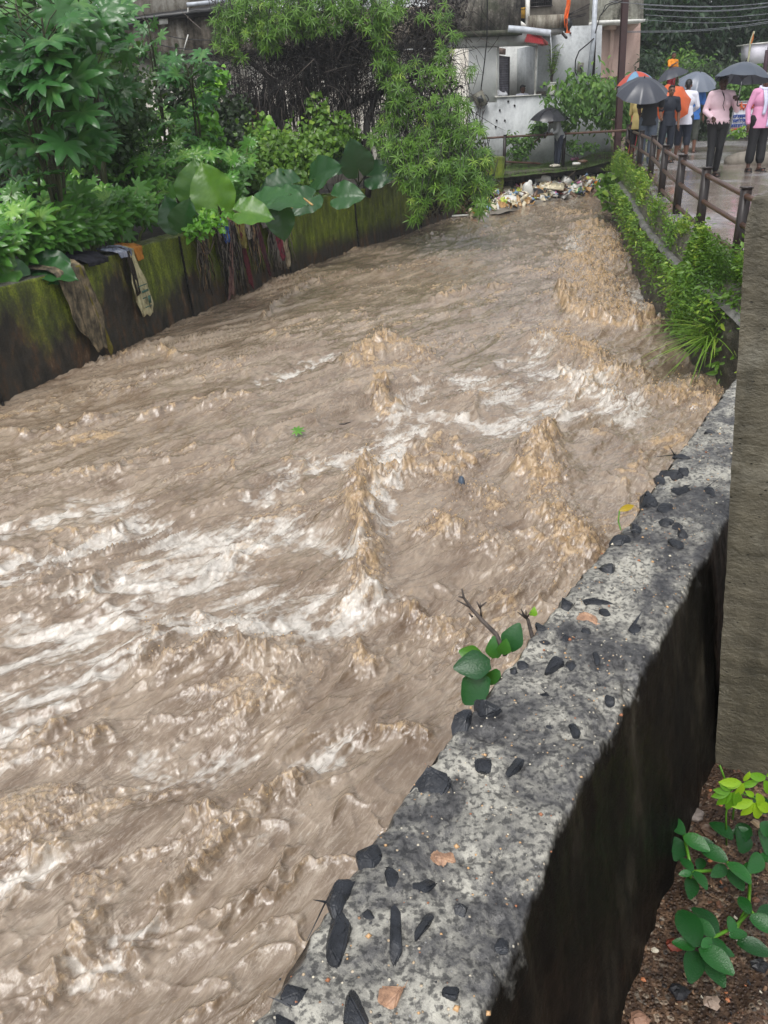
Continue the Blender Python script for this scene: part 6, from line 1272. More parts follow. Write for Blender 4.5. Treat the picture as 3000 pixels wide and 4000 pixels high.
# boy in dark navy
c = ZP(2592, 636)
person(c, R(2), 'boy in dark navy shirt and knee-length shorts looking towards the camera beside the orange umbrella', 1.60, dict(elr=(.25, .04, 1.12), wrr=(.25, -.02, .86), ell=(-.22, -.03, 1.13), wrl=(-.26, -.23, 1.02), anl=(-.16, .02, .09), tol=(-.24, -.10, .03), knl=(-.13, -.02, .5)), srgb(110, 78, 60), top=NAVY, bottom=NAVY, leg='kneelong', shoes=(srgb(30, 28, 28), 'sandal'), build=.86, headrot=(-.12, 0), pants_w=2.0)
# man in black tee, back to us, under the big umbrella
c = ZP(2516, 652)
d1, jd = person(c, R(160), 'man in black T-shirt and faded grey jeans seen from behind under the nearest black umbrella', 1.74, dict(ell=(-.23, -.06, 1.15), wrl=(-.12, -.24, 1.22), elr=(.22, -.02, 1.13), wrr=(.20, -.16, 1.0), shl=(-.2, 0, 1.41), shr=(.2, 0, 1.41)), MD, top=BLACKT, bottom=JEAN, shoes=(srgb(60, 44, 36), 'sandal'), hands=('grip', 'relax'), pants_w=2.2)
umbrella(D(2518, 303, c[1] - .15), (-.05, -.42), 'wide black umbrella nearest the steel pole, held over the man in black', .56, U_BLK, grip=.66, panels=10)
# person in yellow shirt beside him
c = ZP(2478, 640)
person(c, R(150), 'person in a loose yellow shirt and black shorts partly behind the railing posts', 1.56, dict(elr=(.22, -.08, 1.14), wrr=(.12, -.22, 1.16)), MD, top=YEL, bottom=BLKTR, leg='shorts', sleeve='half', top_len=.80, build=.98, shoes=(srgb(120, 84, 64), 'sandal'), pants_w=1.6)
c = ZP(2466, 612)
person(c, R(60), 'child in red at the railing corner, mostly hidden by the person in yellow', 1.42, dict(ell=(-.2, -.1, 1.14), wrl=(-.1, -.2, 1.08)), DK, top=RED, bottom=RED, leg='long', build=.82, pants_w=1.4)
# white shirt back, orange umbrella
c = ZP(2655, 624)
wm, jw = person(c, R(155), 'man in untucked white shirt and rolled dark jeans standing with his back turned', 1.72, dict(ell=(-.26, -.03, 1.14), wrl=(-.16, -.2, 1.06), elr=(.24, 0, 1.13), wrr=(.16, -.2, 1.05), anl=(-.13, .03, .09), nec=(0, -.02, 1.46), hea=(0, -.05, 1.59)), MD, top=WHT, bottom=DJEAN, leg='kneelong', sleeve='long', top_len=.76, build=1.06, shoes=(srgb(50, 36, 32), 'sandal'), pants_w=2.4)
uo = D(2660, 372, c[1] - .45); umbrella(D(2634, 380, c[1] - .55), (-.15, -1.9), 'orange umbrella tipped low behind the boy in navy', .46, U_ORG, grip=.42)
c = ZP(2690, 598)
bm_, _j = person(c, R(165), 'man in bright blue shirt and camouflage shorts behind the man in white', 1.72, dict(elr=(.22, -.06, 1.16), wrr=(.14, -.2, 1.28)), MD, top=BLU, bottom=CAMO, leg='kneelong', top_len=.80, hands=('relax', 'grip'), build=1.0, shoes=(srgb(60, 50, 44), 'sandal'), pants_w=2.2)
umbrella(D(2735, 283, c[1] - .05), (.0, -.45), 'grey umbrella in the middle held above the man in blue', .50, U_GRY, grip=.72, panels=10)
c = ZP(2590, 560)
person(c, R(170), 'thin person in teal cloth standing farther back between the boy and the man in black', 1.55, None, MD, top=TEAL, bottom=TEAL, leg='cropped', build=.85)
c = ZP(2668, 590)
person(c, R(175), 'dark-haired man behind the orange umbrella showing only the top of his head', 1.70, None, MD, top=NAVY, bottom=DJEAN, leg='kneelong')
# bright multicoloured umbrella behind the black one
def multi():
    g = G('multicolour_nylon'); n = g.noise(4, 1); return g.fin(g.ramp(g.attr('var'), [(0, srgb(196, 84, 66)), (.5, srgb(90, 130, 170)), (1, srgb(120, 160, 190))], 'CONSTANT'), .4, None, .6, 0, .15)
umbrella(D(2482, 278, 21.6), (-.12, .05), 'red and blue umbrella peeping out behind the nearest black one', .44, multi(), grip=.6)
# far figures at the back: child carried high in orange
c = P(2612, 420, 0.0)
y0 = 29.0; q = D(2612, 395, y0)
person((q[0], q[1], q[2] - .0), R(20), 'small distant figure in orange and yellow under a black umbrella beside the trees', 1.35, dict(ell=(-.2, -.08, 1.2), wrl=(-.08, -.2, 1.3)), MD, top=pmat('saffron', srgb(226, 140, 30)), bottom=RED, build=.85)
umbrella(D(2622, 262, y0 - .1), (-.3, 0), 'small distant black umbrella over the figure in orange', .50, U_BLK, grip=.5)
# person stooping under the black umbrella on the bank
c = P(2172, 652, -.46)
def x3(t, j, s, f):
    b = MB(); b.box((j['wrl'] + j['wrr']) / 2 + [0, -.10, -.03], (.075, .012, .15)); o = b.build('phone', M_IRON, None); o.parent = t
sp, js = person(c, R(-62), 'person with bowed head in a grey shirt and dark jeans leaning at the bank railing', 1.62, dict(pel=(0, .06, .93), wai=(0, .0, 1.07), che=(0, -.10, 1.24), nec=(0, -.24, 1.36), hea=(0, -.36, 1.40), shl=(-.17, -.16, 1.33), shr=(.17, -.16, 1.33), ell=(-.20, -.22, 1.04), elr=(.20, -.22, 1.04), wrl=(-.06, -.42, .97), wrr=(.06, -.42, .97), hpl=(-.09, .06, .92), hpr=(.09, .06, .92), knl=(-.09, .05, .50), knr=(.09, .03, .50), anl=(-.09, .05, .09), anr=(.10, .0, .09), tol=(-.10, -.13, .04), tor=(.11, -.18, .04)), DK, srgb(20, 18, 18), top=GRYS, bottom=DJEAN, sleeve='rolled', shoes=(srgb(196, 190, 176), 'shoe'), hands=('grip', 'grip'), headrot=(0, .75), extra=x3)
umbrella(D(2150, 418, c[1] - .05), (0.0, -.08), 'black umbrella over the stooping person on the grassy bank', .58, umat('glossy_black_nylon', srgb(34, 35, 40), .25), grip=.6)
# man on the balcony
q = HP(2040, 378, -.75)
bmn, _ = person((q[0], q[1], q[2] - 1.36), R(18), 'moustached man in a white shirt sitting behind the balcony wall', 1.68, dict(ell=(-.26, -.02, 1.16), elr=(.26, 0, 1.16), wrl=(-.12, -.30, 1.24), wrr=(.2, -.28, 1.1)), srgb(88, 58, 44), top=WHT, bottom=BLKTR, sleeve='short', headrot=(.25, .15), stache=True, hands=('grip', 'relax'))
# ================================================================ background of the road: trees, shed, sign, wires
def big_tree():
    rs = np.random.default_rng(9); base = D(2920, 420, 40); base = np.array([base[0] + 1.0, 40, -.2]); t = thing('shade_tree', base, 'huge dark shade tree with a leaning bough filling the sky behind the people', 'tree')
    b = MB()
    def limb(px, r0, r1):
        q, _ = polyres(np.array([D(x, y, Y) for x, y, Y in px]), 24); q += np.cumsum(rs.normal(0, .02, q.shape), 0); b.tube(q, np.linspace(r0, r1, 24), 10)
    q0 = base; p1 = D(2900, 290, 40); b.tube([q0, (q0 + p1) / 2 + [.2, 0, 0], p1], [.62, .5, .42], 12)
    limb([(2905, 300, 40), (2850, 240, 39.6), (2780, 210, 39), (2740, 160, 38.5), (2690, 90, 38), (2650, -20, 38)], .42, .12)
    limb([(2870, 255, 39.8), (2878, 180, 40), (2890, 80, 40), (2880, -60, 40)], .34, .15); limb([(2740, 160, 38.5), (2660, 190, 37.5), (2560, 200, 37)], .14, .05); limb([(2885, 120, 40), (2960, 60, 39), (3060, 10, 39)], .2, .1); limb([(2690, 90, 38), (2600, 60, 37), (2530, 110, 36.5)], .12, .05)
    b.build('trunk', M_BARK, t)
    Z = [(2560, 40, 37, 2.0), (2640, 0, 37, 2.2), (2720, 40, 37, 2.2), (2800, 20, 37, 2.3), (2900, 30, 37, 2.3), (2990, 40, 37, 2.3), (3080, 40, 38, 2.6), (2560, -90, 38, 2.6), (2700, -100, 38, 3), (2850, -100, 38, 3), (3000, -100, 38, 3), (2550, 130, 36.5, 1.5), (2630, 110, 37, 1.9), (2720, 130, 37.5, 1.9), (2800, 120, 37.5, 1.8), (2900, 130, 38, 1.6), (2985, 110, 38, 1.5), (2530, 200, 36.3, 1.05), (2600, 190, 37, 1.1), (2660, 210, 37.5, 1.2), (2780, 250, 39, 1.1), (2720, 240, 38.5, 1.2), (2510, 170, 36, .9), (2850, 200, 39, 1.4), (3000, 170, 38.5, 1.0), (2560, 160, 37, 1.2)]
    cen = np.array([D(x, y, Y) for x, y, Y, r in Z]); rad = np.array([r for *_, r in Z]); n = 30000
    cl, k = cloud(rs, 1500, cen, rad[:, None] * np.array([1, .8, .72])); i = rs.integers(0, 1500, n); pos = cl[i] + rs.normal(0, .26, (n, 3)) * [1, 1, .6]
    b = MB(); b.inst(OL[0], OL[1], basis(rnd_dirs(rs, n) + [0, -.2, -.6], np.tile([0, -.5, .8], (n, 1)) + rs.normal(0, .6, (n, 3)), .24 * rs.uniform(.6, 1.35, n)), pos, var=np.clip(rs.random(n) ** 1.5 * .7 + .3 * rs.random(1500)[i], 0, 1)); b.build('crown', M_TREE, t)
big_tree()
def bushy(label, L, rad, n, size, mt, seed, name='bush', cat='bush', tm=None, stems=6):
    leafy(name, label, cat, DD(L), [rad] * len(L), n, size, mt, seed, tm or OL, base=P(L[0][0], 440, -.1) * [1, 0, 1] + [0, L[0][2] + .4, 0], stems=stems, clump=max(30, n // 14))
bushy('yellow-green roadside tree right of the blue roofed shed', [(2570, 300, 36), (2600, 280, 36), (2630, 260, 36), (2570, 340, 36), (2610, 330, 36), (2640, 300, 36), (2660, 330, 35), (2550, 370, 35)], [.9, .7, .7], 6500, .20, M_BG, 501, 'roadside_tree', 'tree')
bushy('round dark clipped tree in front of the blue shed roof', [(2505, 262, 34), (2500, 280, 34), (2515, 275, 34)], [.55, .5, .5], 2200, .12, M_TREE, 502, 'round_tree', 'tree')
bushy('dark hedge behind the man in white and the grey umbrella', [(2750, 400, 31), (2790, 380, 31), (2740, 350, 32), (2800, 340, 32), (2850, 400, 30.5), (2760, 440, 30), (2810, 430, 30.5), (2700, 380, 32)], [.9, .7, .75], 7500, .17, M_DARKV, 503, 'hedge', 'hedge')
bushy('light green hedge top behind the painted sign', [(2890, 370, 30), (2930, 350, 30), (2880, 350, 31), (2960, 390, 30), (2920, 330, 31.5), (2990, 370, 31)], [.8, .6, .5], 5200, .15, M_BG, 504, 'hedge', 'hedge')
bushy('misty green trees far behind the white box', [(2900, 250, 60), (2960, 220, 60), (3010, 260, 60), (2850, 280, 60), (2930, 300, 58), (2800, 290, 58), (2760, 270, 58)], [2.6, 2, 2.2], 6500, .5, leafmat('mist_paled_leaf', srgb(66, 92, 62), srgb(104, 130, 92), srgb(140, 160, 120), .6, .2), 505, 'far_tree', 'trees')  # leaf colours paled to paint distant mist
bushy('low bush in front of the grey shed beside the child in orange', [(2680, 330, 34), (2700, 300, 34.5), (2690, 360, 33), (2720, 340, 34), (2640, 360, 33)], [.6, .5, .55], 3000, .15, M_BG, 506)
bushy('dark bush under the white box at the right edge', [(2950, 310, 33), (2990, 320, 33), (2920, 320, 33)], [.8, .6, .5], 2600, .15, M_DARKV, 507)
bushy('trees tinted pale grey-green for haze on the horizon left of the shade tree', [(2480, 190, 75), (2530, 200, 75), (2580, 210, 75), (2440, 200, 75), (2630, 220, 75), (2680, 230, 75), (2730, 240, 75)], [3.4, 2, 3.4], 5200, .62, leafmat('haze_paled_leaf', srgb(104, 122, 116), srgb(138, 152, 146), srgb(164, 174, 168), .7, .1), 508, 'horizon_trees', 'trees')  # haze painted into the leaf colours
def shed():
    Y = 44; t = thing('blue_roof_shed', D(2510, 330, Y), 'low shed with a pale blue sheet roof behind the trees', 'shed')
    b = MB(); n = 60; X = np.zeros((2, n, 3))
    for i in range(n): u = i / (n - 1); X[0, i] = D(2420 + 150 * u, 275 - 18 * u, Y + 3) + [0, 0, .04 * math.sin(i * 1.6)]; X[1, i] = D(2420 + 150 * u, 308 - 8 * u, Y) + [0, 0, .04 * math.sin(i * 1.6)]
    b.grid(X); o = b.build('roof', plain('pale_blue_sheet', srgb(168, 204, 226), .4), t); 
    b = MB(); prism(b, [D(2425, 300, Y + .2), D(2425, 420, Y + .2), D(2590, 420, Y + .2), D(2590, 295, Y + .2)], (0, 3, 0)); b.build('wall', plain('shed_wall', srgb(128, 132, 124), .8), t)
    Y = 41; b = MB(); prism(b, [D(2690, 262, Y), D(2690, 420, Y), D(2800, 420, Y), D(2800, 275, Y), D(2735, 255, Y)], (0, 4, 0)); tag(b.build('grey_shed', plain('weathered_grey', srgb(112, 112, 112), .8, 6, .3), org=D(2740, 420, Y)), 'weathered grey shed wall under the bough of the shade tree', 'shed')
shed()
def white_box():
    Y = 30; t = thing('white_box', D(2960, 320, Y), 'white box on a white post with an orange pennant at the right edge', 'box')
    b = MB(); prism(b, [D(2932, 172, Y), D(2930, 248, Y), D(2992, 245, Y), D(3000, 168, Y)], (.1, 1.0, 0)); b.build('cabinet', plain('white_board', srgb(214, 212, 222), .5, amt=.06), t)
    b = MB(); prism(b, [D(2930, 170, Y - .05), D(2931, 174, Y - .05), D(3002, 169, Y - .05), D(3002, 163, Y - .05)], (0, 1.1, 0)); b.build('lid', M_WHITE, t)
    b = MB(); prism(b, [D(2943, 248, Y + .2), D(2940, 310, Y + .2), D(2958, 311, Y + .2), D(2965, 248, Y + .2)], (0, .35, 0)); b.build('stand', M_WHITE, t)
    b = MB(); b.tube([D(2908, 312, Y - .2), D(2925, 220, Y - .2), D(2932, 160, Y - .2), D(2946, 122, Y - .2)], .03, 6); b.build('bamboo', plain('bamboo', srgb(170, 170, 140), .6), t)
    b = MB(); X = np.array([[D(2934 + (12 - abs(i - 4)) * .0 + i * 1.5 - 2, 170 - i * 6, Y - .25), D(2934 + i * 1.2 + (4.5 - abs(i - 3.5)) * 1.3, 172 - i * 6, Y - .25)] for i in range(9)]); b.grid(X); b.build('pennant', plain('orange_pennant', srgb(176, 104, 44), .7), t)
    b = MB(); prism(b, [D(2905, 312, Y - .4), D(2905, 318, Y - .4), D(2972, 320, Y - .4), D(2972, 312, Y - .4)], (0, 1.5, 0)); b.build('plinth', M_BROWN, t)
    b = MB(); q = [D(2996, 195, 27), D(2990, 260, 27), D(2975, 360, 27), D(2968, 450, 27)]; b.tube(q, [.05, .07, .10, .10], 8); b.tube([D(2975, 300, 27), D(3010, 280, 27)], .04, 6); tag(b.build('dark_post', plain('maroon_wrap', srgb(58, 36, 46), .7, 12, .4), org=P(2968, 450, -.1)), 'thin dark maroon wrapped post beside the white box', 'post')
white_box()
def sign():
    Y = 20.5; t = thing('painted_sign', D(2890, 520, Y), 'white painted board with red and blue Hindi lettering behind the men in pink', 'sign')
    # the board's own plane: corners seen in the photograph
    c00, c10, c01 = D(2874, 398, Y), D(2965, 394, Y + .3), D(2846, 523, Y)
    U = (c10 - c00) / 91.0; V = (c01 - c00) / 125.0
    S = lambda u, v, o=0: c00 + U * u + V * v + np.array([0, -o, 0])
    b = MB(); prism(b, [S(0, 0), S(0, 125), S(125, 125), S(125, 0)], (0, .05, 0)); b.build('board', plain('sign_white', srgb(206, 206, 214), .5, 20, .08), t)
    b = MB()
    for p, q in [((0, 0), (125, 0)), ((0, 0), (0, 125)), ((0, 125), (125, 125))]: b.tube([S(*p), S(*q)], .018, 6)
    b.build('frame', plain('sign_frame', srgb(120, 122, 124), .5), t)
    b = MB(); b.tube([S(-6, 60, -.1), S(-10, 170, -.1)], .05, 6); b.build('leg', M_IRON, t)
    def strokes(nm, mt, L, r):
        b = MB()
        for st in L:
            pts = np.array([S(u, v, .012) for u, v in st]); b.tube(pts, r, 5)
        b.build(nm, mt, t)
    red = plain('red_paint', srgb(186, 62, 30), .5); blue = plain('blue_paint', srgb(40, 74, 150), .5)
    def arc(cx, cy, rx, ry, a0, a1, n=8): return [(cx + rx * math.cos(a), cy + ry * math.sin(a)) for a in np.linspace(R(a0), R(a1), n)]
    # om sign, then the word with its head line
    om = [arc(12, 15, 6, 5, 200, 430), arc(12, 25, 8, 6, 270, 470), [(4, 14), (2, 22), (5, 31), (12, 34), (17, 32)], arc(24, 21, 5, 5, 160, 420), [(17, 22), (21, 18), (27, 19), (28, 26), (25, 32)], arc(22, 8, 5, 3, 20, 170), [(21, 4), (23, 3)]]
    strokes('om_lettering', plain('orange_red_paint', srgb(206, 96, 40), .5), om, .016)
    hl = 12
    word = [[(30, hl), (92, hl)],                      # head line
            arc(36, 22, 5, 4, 180, 20) , [(31, 22), (36, 30), (39, 34)], [(41, hl), (41, 26)],   # half ja
            arc(48, 22, 4, 4, 90, 330), [(52, hl), (52, 33)], [(52, hl), (47, 4)],       # va with e
            arc(60, 24, 4, 4, 60, 300), arc(66, 24, 3, 4, 180, 360), [(69, hl), (69, 33)],       # la
            [(76, hl), (74, 18), (78, 20), (74, 24), (80, 33)], [(80, 8), (83, 4)],               # ra
            arc(88, 18, 3, 4, 180, 20), [(86, 22), (90, 32)], [(92, hl), (92, 33)]]
    strokes('red_lettering', red, word, .014)
    rs = np.random.default_rng(3); blu = []
    def glyph(kind, x, y, w, h):
        m = x + w / 2
        G_ = {'ma': [[(x, y), (x, y + h * .6)], arc(x + w * .15, y + h * .65, w * .2, h * .15, 0, 330), [(x, y + h * .7), (x + w, y + h * .7)], [(x + w, y), (x + w, y + h)]],
              'ga': [[(x + w * .2, y), (x + w * .2, y + h * .6)], [(x + w * .2, y + h * .6), (x, y + h * .6)], [(x + w, y), (x + w, y + h)]],
              'la': [arc(x + w * .25, y + h * .6, w * .25, h * .3, 60, 300, 6), arc(x + w * .65, y + h * .6, w * .25, h * .3, 180, 360, 6), [(x + w, y), (x + w, y + h)]],
              'sa': [[(x + w * .1, y), (x + w * .3, y + h * .3), (x, y + h * .5), (x + w * .4, y + h)], [(x + w * .2, y + h * .5), (x + w, y + h * .5)], [(x + w, y), (x + w, y + h)]],
              'tra': [[(x, y + h * .5), (x + w, y + h * .4)], [(x + w * .8, y + h * .5), (x, y + h * .9)], [(x + w, y), (x + w, y + h)]],
              'aa': [[(x + w, y), (x + w, y + h)]], 'ta': [arc(x + w * .4, y + h * .6, w * .4, h * .35, 100, 330, 6), [(x + w, y), (x + w, y + h)]],
              'ha': [[(x + w * .5, y), (x + w * .5, y + h * .3), (x + w * .1, y + h * .5), (x + w * .7, y + h * .6), (x + w * .3, y + h)]],
              'na': [[(x, y + h * .55), (x + w, y + h * .55)], arc(x + w * .15, y + h * .6, w * .2, h * .15, 0, 330, 6), [(x + w, y), (x + w, y + h)]],
              'ka': [[(m, y), (m, y + h)], arc(x + w * .25, y + h * .55, w * .25, h * .25, 0, 340, 7), [(m, y + h * .4), (x + w, y + h * .4), (x + w * .9, y + h * .8)]],
              'cha': [[(x, y + h * .3), (x + w * .5, y + h * .3)], arc(x + w * .5, y + h * .65, w * .4, h * .3, 250, 560, 8), [(x + w * .5, y), (x + w * .5, y + h * .3)]],
              'da': [[(x + w * .6, y), (x + w * .6, y + h * .3), (x + w * .2, y + h * .5), (x + w * .7, y + h * .8), (x + w * .8, y + h)]],
              'ya': [[(x + w * .2, y), (x, y + h * .4), (x + w * .5, y + h * .6), (x + w, y + h * .6)], [(x + w, y), (x + w, y + h)]],
              'ja': [arc(x + w * .3, y + h * .5, w * .3, h * .25, 0, 200, 6), [(x + w * .6, y + h * .5), (x + w, y + h * .5)], [(x + w, y), (x + w, y + h)]], 'va': [arc(x + w * .4, y + h * .6, w * .4, h * .25, 20, 340, 7), [(x + w, y), (x + w, y + h)]]}
        return G_[kind]
    for y, x, words in [(52, 4, [['ma', 'ga', 'la', 'sa', 'tra'], ['ga', 'ya']]), (70, 5, [['aa', 'ja', 'ta'], ['ha', 'ga', 'sa'], ['na', 'aa', 'ka']]), (89, 3, [['ka', 'aa', 'na'], ['cha', 'da'], ['ja', 'aa', 'ta'], ['ra' if 0 else 'va']])]:
        for wd in words:
            x0 = x
            for gk in wd:
                w = 2.5 if gk == 'aa' else 7.5; blu += glyph(gk, x, y, w, 11); x += w + 1.6
            blu.append([(x0 - 1, y), (x, y)]); x += 3.5
        
    blu += [[(14, 48), (15, 49)], [(66, 46), (67, 48)], [(28, 65), (30, 66)], [(40, 65), (42, 66)], [(44, 84), (46, 84)], [(54, 84), (56, 84)]]
    strokes('blue_lettering', blue, blu, .0085)
    strokes('arrow', red, [[(6, 110), (40, 106)], [(12, 107), (4, 110), (12, 113)], [(38, 102), (42, 106), (39, 111)], [(34, 104), (34, 109)]], .018)
    b = MB()  # painted woman's face: hair and outline
    ell(b, S(66, 102, .0), (.050, .006, .07)); b.build('face_hair', M_DARKI, t); b = MB(); ell(b, S(66, 104, .008), (.040, .006, .055)); b.build('face_paint', plain('face_white', srgb(212, 208, 206), .6), t)
sign()
leafy('sign_weed', 'small bright plant growing at the foot of the painted sign', 'plant', DD([(2905, 500, 20.2), (2895, 520, 20.1), (2880, 523, 20.1), (2920, 515, 20.2), (2862, 521, 20.2)]), [[.10, .1, .08]] * 5, 130, .10, M_WEED, 520, OL, base=P(2900, 540, -.0) + [0, -.5, 0], stems=4)
def kerb_pipe():
    Y = 19.5; b = MB(); q = [D(2850, 560, Y), D(2890, 548, Y + .1), D(2940, 545, Y), D(2990, 560, Y - .4), D(3060, 590, Y - 1)]; q = [np.array([p[0], p[1], .07]) for p in q]; b.tube(q, [.10, .17, .20, .20, .20], 12); tag(b.build('concrete_pipe', M_BROWN, org=q[1]), 'low rounded grey concrete kerb lying in the road below the sign', 'kerb')
    for i, (x0, y0, x1, y1, Ya, Yb) in enumerate([(2380, 6, 3100, 2, 24, 30), (2500, 18, 3100, -4, 26, 31), (2500, 32, 3100, 10, 26, 31), (2520, 36, 3100, 12, 26, 31), (2520, 58, 3100, 40, 27, 31), (2520, 78, 3100, 62, 27, 31), (2440, 122, 3100, 66, 26, 31), (2440, 126, 3100, 72, 26, 31)]):
        a, c = D(x0, y0, Ya), D(x1, y1, Yb); k = np.linspace(0, 1, 30)[:, None]; q = a + (c - a) * k - np.array([0, 0, .13]) * np.sin(k * math.pi); b = MB(); b.tube(q, .008, 4)
        tag(b.build('overhead_wire', plain('wire_grey', srgb(112, 116, 122), .4)), 'overhead wire, number %s from the top, in front of the shade tree' % ['one', 'two', 'three', 'four', 'five', 'six', 'seven', 'eight'][i], 'wire', 'overhead wires crossing before the shade tree')
    # wires bundle near the pole
    b = MB(); b.tube([D(2325, 130, 27), D(2345, 60, 26), D(2380, 20, 25), D(2430, 5, 24)], .015, 5); b.tube([D(2350, 60, 26), D(2365, 20, 26), D(2440, -10, 24)], .012, 5); tag(b.build('cable_bundle', M_CABLE), 'tangle of black cables between the house corner and the steel pole', 'cable')
kerb_pipe()
# ================================================================ rubbish bank
def rubbish():
    rs = np.random.default_rng(55); cols = dict(cream=srgb(206, 196, 168), white=srgb(214, 214, 208), tan=srgb(176, 140, 92), brown=srgb(98, 74, 56), blue=srgb(126, 156, 186), green=srgb(50, 150, 92), red=srgb(178, 44, 46), orange=srgb(206, 128, 50), dark=srgb(34, 34, 38), pink=srgb(200, 132, 168), lime=srgb(190, 204, 96))
    mats = {k: plain('litter_' + k, v, .4, 30, .15) for k, v in cols.items()}; key = list(cols)
    # the slope it lies on: from the panel wall down to the water
    line = [P(1850, 850, ZW), P(1950, 834, ZW), P(2060, 808, ZW), P(2140, 790, ZW), P(2240, 772, ZW), P(2380, 752, ZW)]; back = [P(1880, 780, -1.12), P(1970, 752, -1.08), P(2050, 742, -1.05), P(2140, 730, -1.0), P(2230, 715, -.98), P(2340, 724, -1.03)]
    def srf(u, v):
        a = np.array([np.interp(u, np.linspace(0, 1, 6), [p[i] for p in line]) for i in range(3)]); c = np.array([np.interp(u, np.linspace(0, 1, 6), [p[i] for p in back]) for i in range(3)]); q = a + (c - a) * v; q[2] = ZW + .06 + (c[2] - ZW) * math.sin(v * 1.57) + .05 * float(pn(u * 12, v * 5, 2)); return q
    b = MB(); b.grid(np.array([[srf(u, v) for v in np.linspace(-.1, 1.05, 14)] for u in np.linspace(-.08, 1.05, 60)])[::-1]); tag(b.build('ground_rubbish_slope', M_BROWN), kind='structure')
    # small litter: one mass
    B_ = MB(); n = 1000
    for i in range(n):
        p = srf(rs.uniform(-.05, 1.03), rs.random() ** .8) + [0, 0, rs.uniform(.0, .08)]; M = np.array(Matrix.Rotation(rs.uniform(0, 6.3), 3, 'Z') @ Matrix.Rotation(rs.uniform(-1.2, 1.2), 3, 'X') @ Matrix.Rotation(rs.uniform(-1, 1), 3, 'Y')); k = rs.choice(11, p=[.26, .22, .13, .10, .06, .03, .03, .03, .08, .03, .03]); s = rs.uniform(.06, .20)
        ty = rs.integers(3)
        if ty == 0:      # crumpled sheet
            X = np.zeros((5, 5, 3)); 
            for a in range(5):
                for c in range(5): X[a, c] = ((a - 2) * s * .45, (c - 2) * s * .38, s * .35 * rs.normal() * .6 + .08 * s * math.sin(a * 2 + c))
            B_.grid(X @ M.T + p, mi=k)
        elif ty == 1:    # bottle or can
            L = s * 1.1; q = np.array([[0, 0, -L], [0, 0, L * .5], [0, 0, L * .75], [0, 0, L]]); B_.tube(q @ M.T + p, [s * .32, s * .32, s * .14, s * .12], 8, mi=k)
        else:            # pouch
            ell_ = MB(); ell(ell_, (0, 0, 0), (s * .6, s * .4, s * .22), 8, 6); v = ell_.v[0] * (1 + .25 * rs.normal(size=(len(ell_.v[0]), 1))); B_.add(v @ M.T + p, [tuple(q) for f in ell_.f for q in f.tolist()], k)
    tag(B_.build('litter', [mats[k] for k in key], smooth=False), 'mixed plastic litter, bottles and wrappers heaped below the panel wall', 'litter', kind='stuff')
    def item(name, lb, cat, px, py, u_, build, dz=.12):
        # find the slope point seen there
        best = min(((abs(px - xx) + abs(py - yy), uu, vv) for uu in np.linspace(0, 1, 40) for vv in np.linspace(0, 1, 14) for xx, yy in [proj(srf(uu, vv))])); p = srf(best[1], best[2]) + [0, 0, dz]; b = MB(); build(b, p); tag(b.build(name, u_, org=p), lb, cat)
    def proj(p): v = p - [0, 0, CZ]; d = v @ CF; return 1500 + FPX * (v @ CR) / d, 2000 - FPX * (v @ CU) / d
    Rz = lambda a, x=0, y=0: np.array(Matrix.Rotation(a, 3, 'Z') @ Matrix.Rotation(x, 3, 'X') @ Matrix.Rotation(y, 3, 'Y'))
    def slab(b, p):
        M = Rz(-.25, .25, .12); b.box(p, (.80, .42, .05), M); 
        for i in range(5): b.box(p + M @ np.array([-.30 + .15 * i, 0, .035]), (.05, .34, .02), M)
    item('foam_slab', 'long cream ribbed foam slab lying on top of the rubbish', 'foam', 2145, 748, mats['cream'], slab, .15)
    item('foam_box', 'white plastic tub tipped over in the rubbish, behind the cream slab', 'tub', 2115, 722, mats['white'], lambda b, p: (b.tube([p + [-.22, 0, -.06], p + [-.2, 0, .06], p + [.0, 0, .12], p + [.22, 0, .08], p + [.26, 0, -.04]], [.04, .10, .13, .10, .04], 10)), .1)
    item('white_cup', 'square white carton standing tilted at the right of the cream slab', 'carton', 2210, 728, mats['white'], lambda b, p: b.box(p, (.26, .22, .24), Rz(.4, .5, .3)), .12)
    item('white_sack', 'white plastic sack left of the black broken dish', 'sack', 2062, 762, mats['white'], lambda b, p: (ell(b, p, (.16, .14, .26), M=Rz(.2, .2, -.3)), ell(b, p + [.05, 0, .2], (.07, .06, .10))), .12)
    item('black_dish', 'broken black dish with a thin rim at the water edge', 'dish', 2092, 765, mats['dark'], lambda b, p: (ell(b, p, (.22, .17, .08), M=Rz(0, .6)), b.tube([p + [.30 * math.cos(a), -.1 * math.sin(a), .02 + .2 * math.sin(a) * .6] for a in np.linspace(2.6, 6.6, 16)], .012, 5)), .1)
    item('dark_bag', 'brown and black bag at the left end of the rubbish', 'bag', 1990, 737, mats['brown'], lambda b, p: (ell(b, p, (.26, .15, .12), M=Rz(.1, 0, -.15)), b.box(p + [0, -.08, -.08], (.52, .2, .07), Rz(.1))), .1)
    item('orange_packet', 'orange-yellow packet right of the dark bag', 'packet', 2045, 743, mats['orange'], lambda b, p: ell(b, p, (.17, .10, .10), M=Rz(.1, .3, .2)), .12)
    item('foam_tray', 'white oval foam lump low in the rubbish at the left', 'foam', 1990, 785, mats['white'], lambda b, p: (ell(b, p, (.30, .20, .11), M=Rz(.2, .3)), ell(b, p + [-.2, -.1, -.05], (.13, .08, .06), M=Rz(.7))), .06)
    item('cream_board', 'cream board half under the hanging branches at the left end of the rubbish', 'board', 1950, 757, mats['cream'], lambda b, p: b.box(p, (.75, .35, .06), Rz(.05, .35, .0)), .08)
